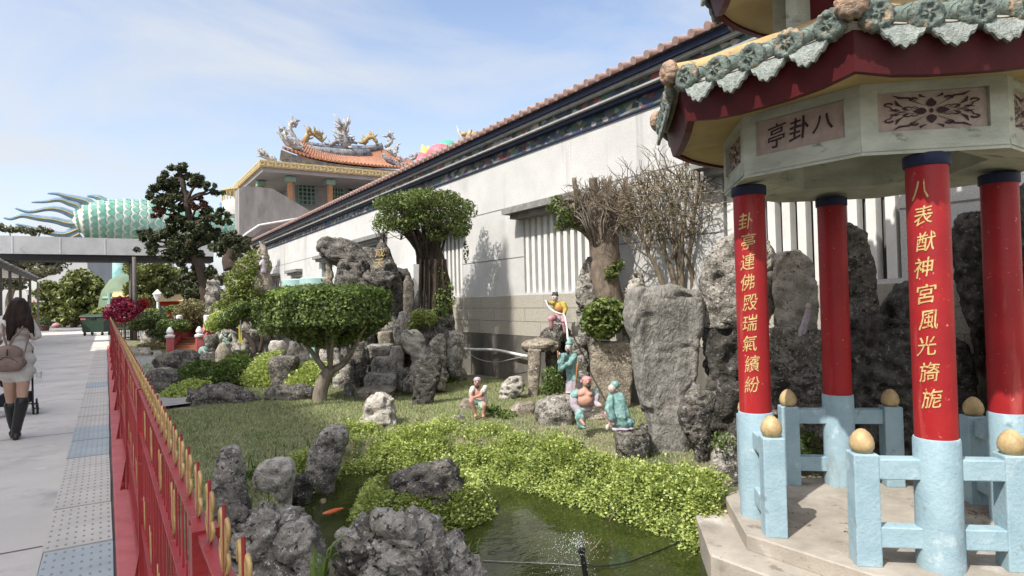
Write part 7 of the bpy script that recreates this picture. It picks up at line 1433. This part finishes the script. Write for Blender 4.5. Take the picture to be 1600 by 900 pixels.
# rusty iron fence across the end of the lawn
rf = thing('rusty_fence', 'low rusty iron fence across the end of the lawn below the walkway posts', 'fence', Z(215, 533)); a, b = Z(180, 533), Z(262, 529); mb = MB()
for i in range(26): q = a.lerp(b, i / 25); mb.tube([q, q + Vector((0, 0, .95))], .022, 4)
for i in range(25): q = a.lerp(b, (i + .5) / 25); mb.tube([q + Vector((-.1, 0, .6)), q + Vector((0, 0, .85)), q + Vector((.1, 0, .6))], .018, 4)
obj('bars', mb, M['rust'], rf); mb = MB()
for z in (.15, .55, .95): mb.bar(a + Vector((0, 0, z)), b + Vector((0, 0, z)), .05, .05)
obj('rail', mb, M['rust'], rf)
# red footbridge with white finials
br = thing('footbridge', 'small red arched footbridge with white post finials and orange plank steps', 'footbridge', D(290, 548, 20.5))
pA, pB = (266, 547, 20.3), (312, 546, 20.3); pC, pD, pE = (281, 526, 21.6), (303, 524, 23.4), (324, 526, 21.6); pG = (350, 527, 23.4); pF = (311, 533, 24.8)
def bp(p, dz=0): v = D(*p); return v + Vector((0, 0, dz))
mb = MB()
for a, b in ((pA, pC), (pC, pD), (pD, pF), (pB, pE), (pE, pG)):
    mb.bar(bp(a, .38), bp(b, .38), .12, .13); mb.bar(bp(a, .06), bp(b, .06), .11, .22)
obj('railing', mb, M['kerbred'], br)
for p, h in ((pA, .5), (pB, .5), (pC, .62), (pD, .62), (pE, .62), (pF, .5), (pG, .6)):
    v = bp(p, -.15); mb = MB(); mb.box((v.x, v.y, v.z + .28), (.2, .2, .56)); o = obj('post', mb, M['kerbred'], br); mb = MB(); z = .55
    prof = [(.14, z), (.15, z + .06), (.07, z + .1), (.11, z + .17), (.09, z + .24), (.03, z + .33)] if h < .55 else [(.10, z), (.11, z + .05), (.10, z + .08), (.11, z + .30), (.06, z + .33)]
    mb.lathe(prof, v, 14); obj('finial', mb, M['white'], o, True, 40)
M['plank'] = mat('bridge_plank', (.36, .16, .08), (.24, .10, .055), .75, 9, .1)
for i in range(6):
    t = i / 5; a = bp(pA).lerp(bp(pC), t); b = bp(pB).lerp(bp(pE), t); mb = MB(); mb.bar(a + Vector((0, 0, -.10)), b + Vector((0, 0, -.10)), .34, .12); obj('step', mb, M['plank'], br)
mb = MB(); mb.add([bp(pC, -.06), bp(pE, -.06), bp(pG, -.06), bp(pD, -.06)], [(0, 1, 2, 3)]); mb.add([bp(pA, -.5), bp(pB, -.5), bp(pE, -.25), bp(pC, -.25)], [(0, 1, 2, 3)]); obj('deck', mb, M['plank'], br)
# yellow marker stakes near the pompom shrub
q = D(375, 548, 16.2); t = thing('marker_stake', 'yellow banner strip on a thin stake below the pompom shrub', 'marker', q); mb = MB(); mb.tube([q, D(376, 500, 16.2)], .014, 6); obj('stake', mb, M['metal'], t); mb = MB(); c = D(375.5, 522, 16.2); mb.box(c, (.075, .02, .46)); obj('strip', mb, M['yellow'], t)
# terrace with a teal table by the far hall windows
mb = MB(); mb.box((5.55, 23, .82), (1.9, 9.5, 1.66)); tag(obj('terrace', mb, M['bwall']), 'raised concrete terrace along the hall behind the rockery', 'terrace')
M['tealcloth'] = mat('teal_cloth', (.40, .56, .52), (.32, .48, .44), .5, 6, .05)
for px, d, lab in ((463, 21.5, 'left teal plastic table on the terrace'), (491, 20.6, 'right teal plastic table on the terrace')):
    c = D(px, 430, d); c.z = 1.65; t = thing('plastic_table', lab, 'table', c); mb = MB(); mb.lathe([(.40, .50), (.46, .52), (.46, .72), (.42, .75), (.02, .76)], c, 20); obj('table_top', mb, M['tealcloth'], t, True, 40)
    for a in (.5, 2.07, 3.64, 5.2): mb = MB(); mb.tube([c + Vector((.32 * math.cos(a), .32 * math.sin(a), 0)), c + Vector((.26 * math.cos(a), .26 * math.sin(a), .6))], .03, 6); obj('leg', mb, M['white'], t)
for px, d, lab in ((508, 19.8, 'white wire-backed chair beside the right teal table'),):
    c = D(px, 430, d); c.z = 1.65; t = thing('chair', lab, 'chair', c); mb = MB(); mb.box(c + Vector((0, 0, .45)), (.42, .42, .04)); obj('seat', mb, M['white'], t); mb = MB()
    for i in range(4): mb.tube(spline([c + Vector((.2, -.2 + .13 * i, .47)), c + Vector((.24, -.2 + .13 * i, .75)), c + Vector((.18, -.05 + .03 * i, .95))]), .012, 5)
    obj('backrest', mb, M['white'], t, True)
    for a in (-.18, .18):
        for b in (-.18, .18): mb = MB(); mb.tube([c + Vector((a, b, 0)), c + Vector((a, b, .44))], .018, 6); obj('leg', mb, M['white'], t)
# white pipe and cord along the footing
mb = MB(); mb.tube(spline([X(726, 545, 6.36), X(745, 546, 6.40), X(775, 547, 6.42), X(805, 553, 6.42), X(824, 557, 6.42)]), .028, 8); tag(obj('water_pipe', mb, M['white'], None, True), 'white plastic pipe running along the damp footing of the hall', 'pipe')
mb = MB(); mb.tube(spline([X(726, 547, 6.3), X(745, 560, 6.3), X(772, 566, 6.3), X(800, 561, 6.3), X(822, 556, 6.3)]), .007, 5); tag(obj('cord', mb, M['trimwhite'], None, True), 'thin pale cord sagging below the white pipe', 'cord')
# grey far building and two hidden roofs
q = D(130, 430, 85); fb = thing('grey_building', 'plain grey building with one teal window beyond the walkway roof', 'building', (q.x, q.y, 0)); a = D(95, 430, 85); b = D(168, 430, 85); zt_ = D(130, 379, 85).z; mb = MB(); c = (a + b) / 2; mb.box((c.x, c.y, zt_ / 2), ((b - a).length, 8, zt_), -YAW); obj('wall', mb, mat('far_wall_grey', (.36, .36, .36), (.31, .31, .31), .9, .5, 0), fb)
c = D(140.5, 401, 84.9) - fy * 4.1; c = D(140.5, 401, 80.85); mb = MB(); mb.box(c, (1.15, .12, .95), -YAW); w_ = obj('window', mb, M['tealcloth'], fb); mb = MB()
for u in (-.58, .58): mb.box(c + rx * u - fy * .06, (.09, .1, 1.05), -YAW)
for v in (-.5, .5): mb.box(c + Vector((0, 0, v)) - fy * .065, (1.25, .1, .09), -YAW)
obj('frame', mb, M['teal'], w_)
mb = MB(); c2 = D(103, 397, 80.85); mb.lathe([(.02, -.1), (.36, -.1), (.36, .1), (.02, .1)], n=16); v = [c2 + Matrix((rx, Vector((0, 0, 1)), fy)).transposed() @ Vector(x) for x in mb.v]; m2 = MB(); m2.add(v, mb.f); obj('round_vent', m2, M['metal'], fb)
# ------------------------------------------------------------------ pond details
def koi(px, py, an, l, label, m):
    c = Z(px, py, WZ - .014); f_ = Vector((math.cos(an), math.sin(an), 0)); s = Vector((-f_.y, f_.x, 0)); t = thing('koi', label, 'fish', c); mb = MB(); mb.tube([c + f_ * l * x + s * y for x, y in ((.5, 0), (.44, 0), (.25, .01), (0, .0), (-.25, -.012), (-.42, 0))], [.006, .022, .034, .034, .02, .008], 10); obj('body', mb, m, t, True)
    mb = MB(); mb.add([c - f_ * l * .40, c - f_ * l * .58 + s * .03, c - f_ * l * .54, c - f_ * l * .58 - s * .03, c - f_ * l * .4 + Vector((0, 0, .012))], [(0, 1, 4), (1, 2, 4), (2, 3, 4), (3, 0, 4)]); obj('tail', mb, m, t)
    for sg in (-1, 1): mb = MB(); a = c + f_ * l * .2 + s * sg * .03; mb.add([a, a + s * sg * .05 - f_ * .05, a - f_ * .05, a + Vector((0, 0, .006))], [(0, 1, 3), (1, 2, 3)]); obj('fin', mb, m, t)
va = Z(500, 806, WZ) - Z(548, 794, WZ); koi(524, 800, math.atan2(va.y, va.x), .26, 'slender orange koi near the hollowed boulder', M['koi'])
koi(562, 798, 2.2, .16, 'small dull brown koi beside the ferned boulder', M['koidull']); koi(505, 786, 1.1, .18, 'pale olive koi just under the surface behind the orange one', M['koidull'])
fo = thing('fountain_jet', 'thin black fountain nozzle spraying fine water drops from the pond', 'fountain', Z(918, 905, WZ)); b = Z(916, 905, WZ); tpv = D(909, 862, gd(916, 905, WZ)); mb = MB(); mb.tube([b - Vector((0, 0, .2)), b, tpv], [.018, .018, .016], 10); mb.lathe([(.02, -.01), (.024, 0), (.024, .02), (.012, .026)], tpv, 10); obj('nozzle', mb, M['black'], fo, True, 40)
M['drop'] = mat('water_drop', (.8, .82, .82), rough=.1, bump=0, spec=.8); mb = MB(); rr_ = random.Random(3)
for i in range(620):
    t = rr_.random() ** .8; sp_ = rr_.gauss(0, 1); ang = rr_.gauss(0, .30); vx = math.sin(ang) * 1.5 - .35; vy = rr_.gauss(0, .28); vz = 1.55 * rr_.uniform(.45, 1); tt = t * .40; p_ = tpv + rx * vx * tt + fy * vy * tt + Vector((0, 0, vz * tt - 4.9 * tt * tt + .01)); r_ = rr_.uniform(.0012, .0030)
    if p_.z < WZ: continue
    mb.add([p_ + Vector(v) * r_ for v in ((1, 0, 0), (-1, 0, 0), (0, 1, 0), (0, -1, 0), (0, 0, 1.4), (0, 0, -1.4))], [(0, 2, 4), (2, 1, 4), (1, 3, 4), (3, 0, 4), (2, 0, 5), (1, 2, 5), (3, 1, 5), (0, 3, 5)])
tag(obj('spray', mb, M['drop'], fo), kind='stuff')
mb = MB(); mb.tube(spline([Z(914, 880, WZ + .01), Z(935, 884, WZ + .012), Z(975, 880, WZ + .012), Z(1010, 868, WZ + .012), Z(1050, 852, WZ + .012), Z(1092, 834, WZ + .05)]), .005, 6); tag(obj('cable', mb, M['black'], None, True), 'black cable curving over the water from the nozzle to the pavilion slab', 'cable')
mb = MB(); mb.tube(spline([Z(755, 876, WZ + .006), Z(800, 878, WZ + .006), Z(870, 881, WZ + .006), Z(912, 884, WZ + .006)]), .003, 5); tag(obj('line', mb, M['trimwhite'], None, True), 'thin white line lying across the pond to the nozzle', 'line')
for i, (pp, lab) in enumerate([([(952, 815), (958, 800), (963, 785)], 'pale stem leaning out of the pond under the ferns'), ([(922, 862), (932, 852), (940, 842)], 'short pale stem beside the fountain nozzle')]):
    mb = MB(); mb.tube([Z(*pp[0], WZ), D(pp[1][0], pp[1][1], gd(*pp[0], WZ) + .05), D(pp[2][0], pp[2][1], gd(*pp[0], WZ) + .1)], .004, 5); tag(obj('plant_stem', mb, M['twig']), lab, 'stem')
# leaf litter on the pavilion floor
n = 90; P = []; 
for i in range(n):
    px, py = random.choice([(1250, 823), (1330, 832), (1350, 838), (1235, 800), (1525, 800), (1400, 760), (1385, 750), (1500, 790), (1560, 805)]); v = Z(px + random.gauss(0, 14), py + random.gauss(0, 5), .006); P.append(tuple(v))
o = quads('fallen_leaves', leafquads(P, np.tile([0, 0, 1.0], (n, 1)), .035, .22, .15), leafmat('litter', [(.11, .05, .03), (.18, .09, .055)], 0)); tag(o, 'brown needles and leaf bits on the pavilion floor', 'litter', None, 'stuff')
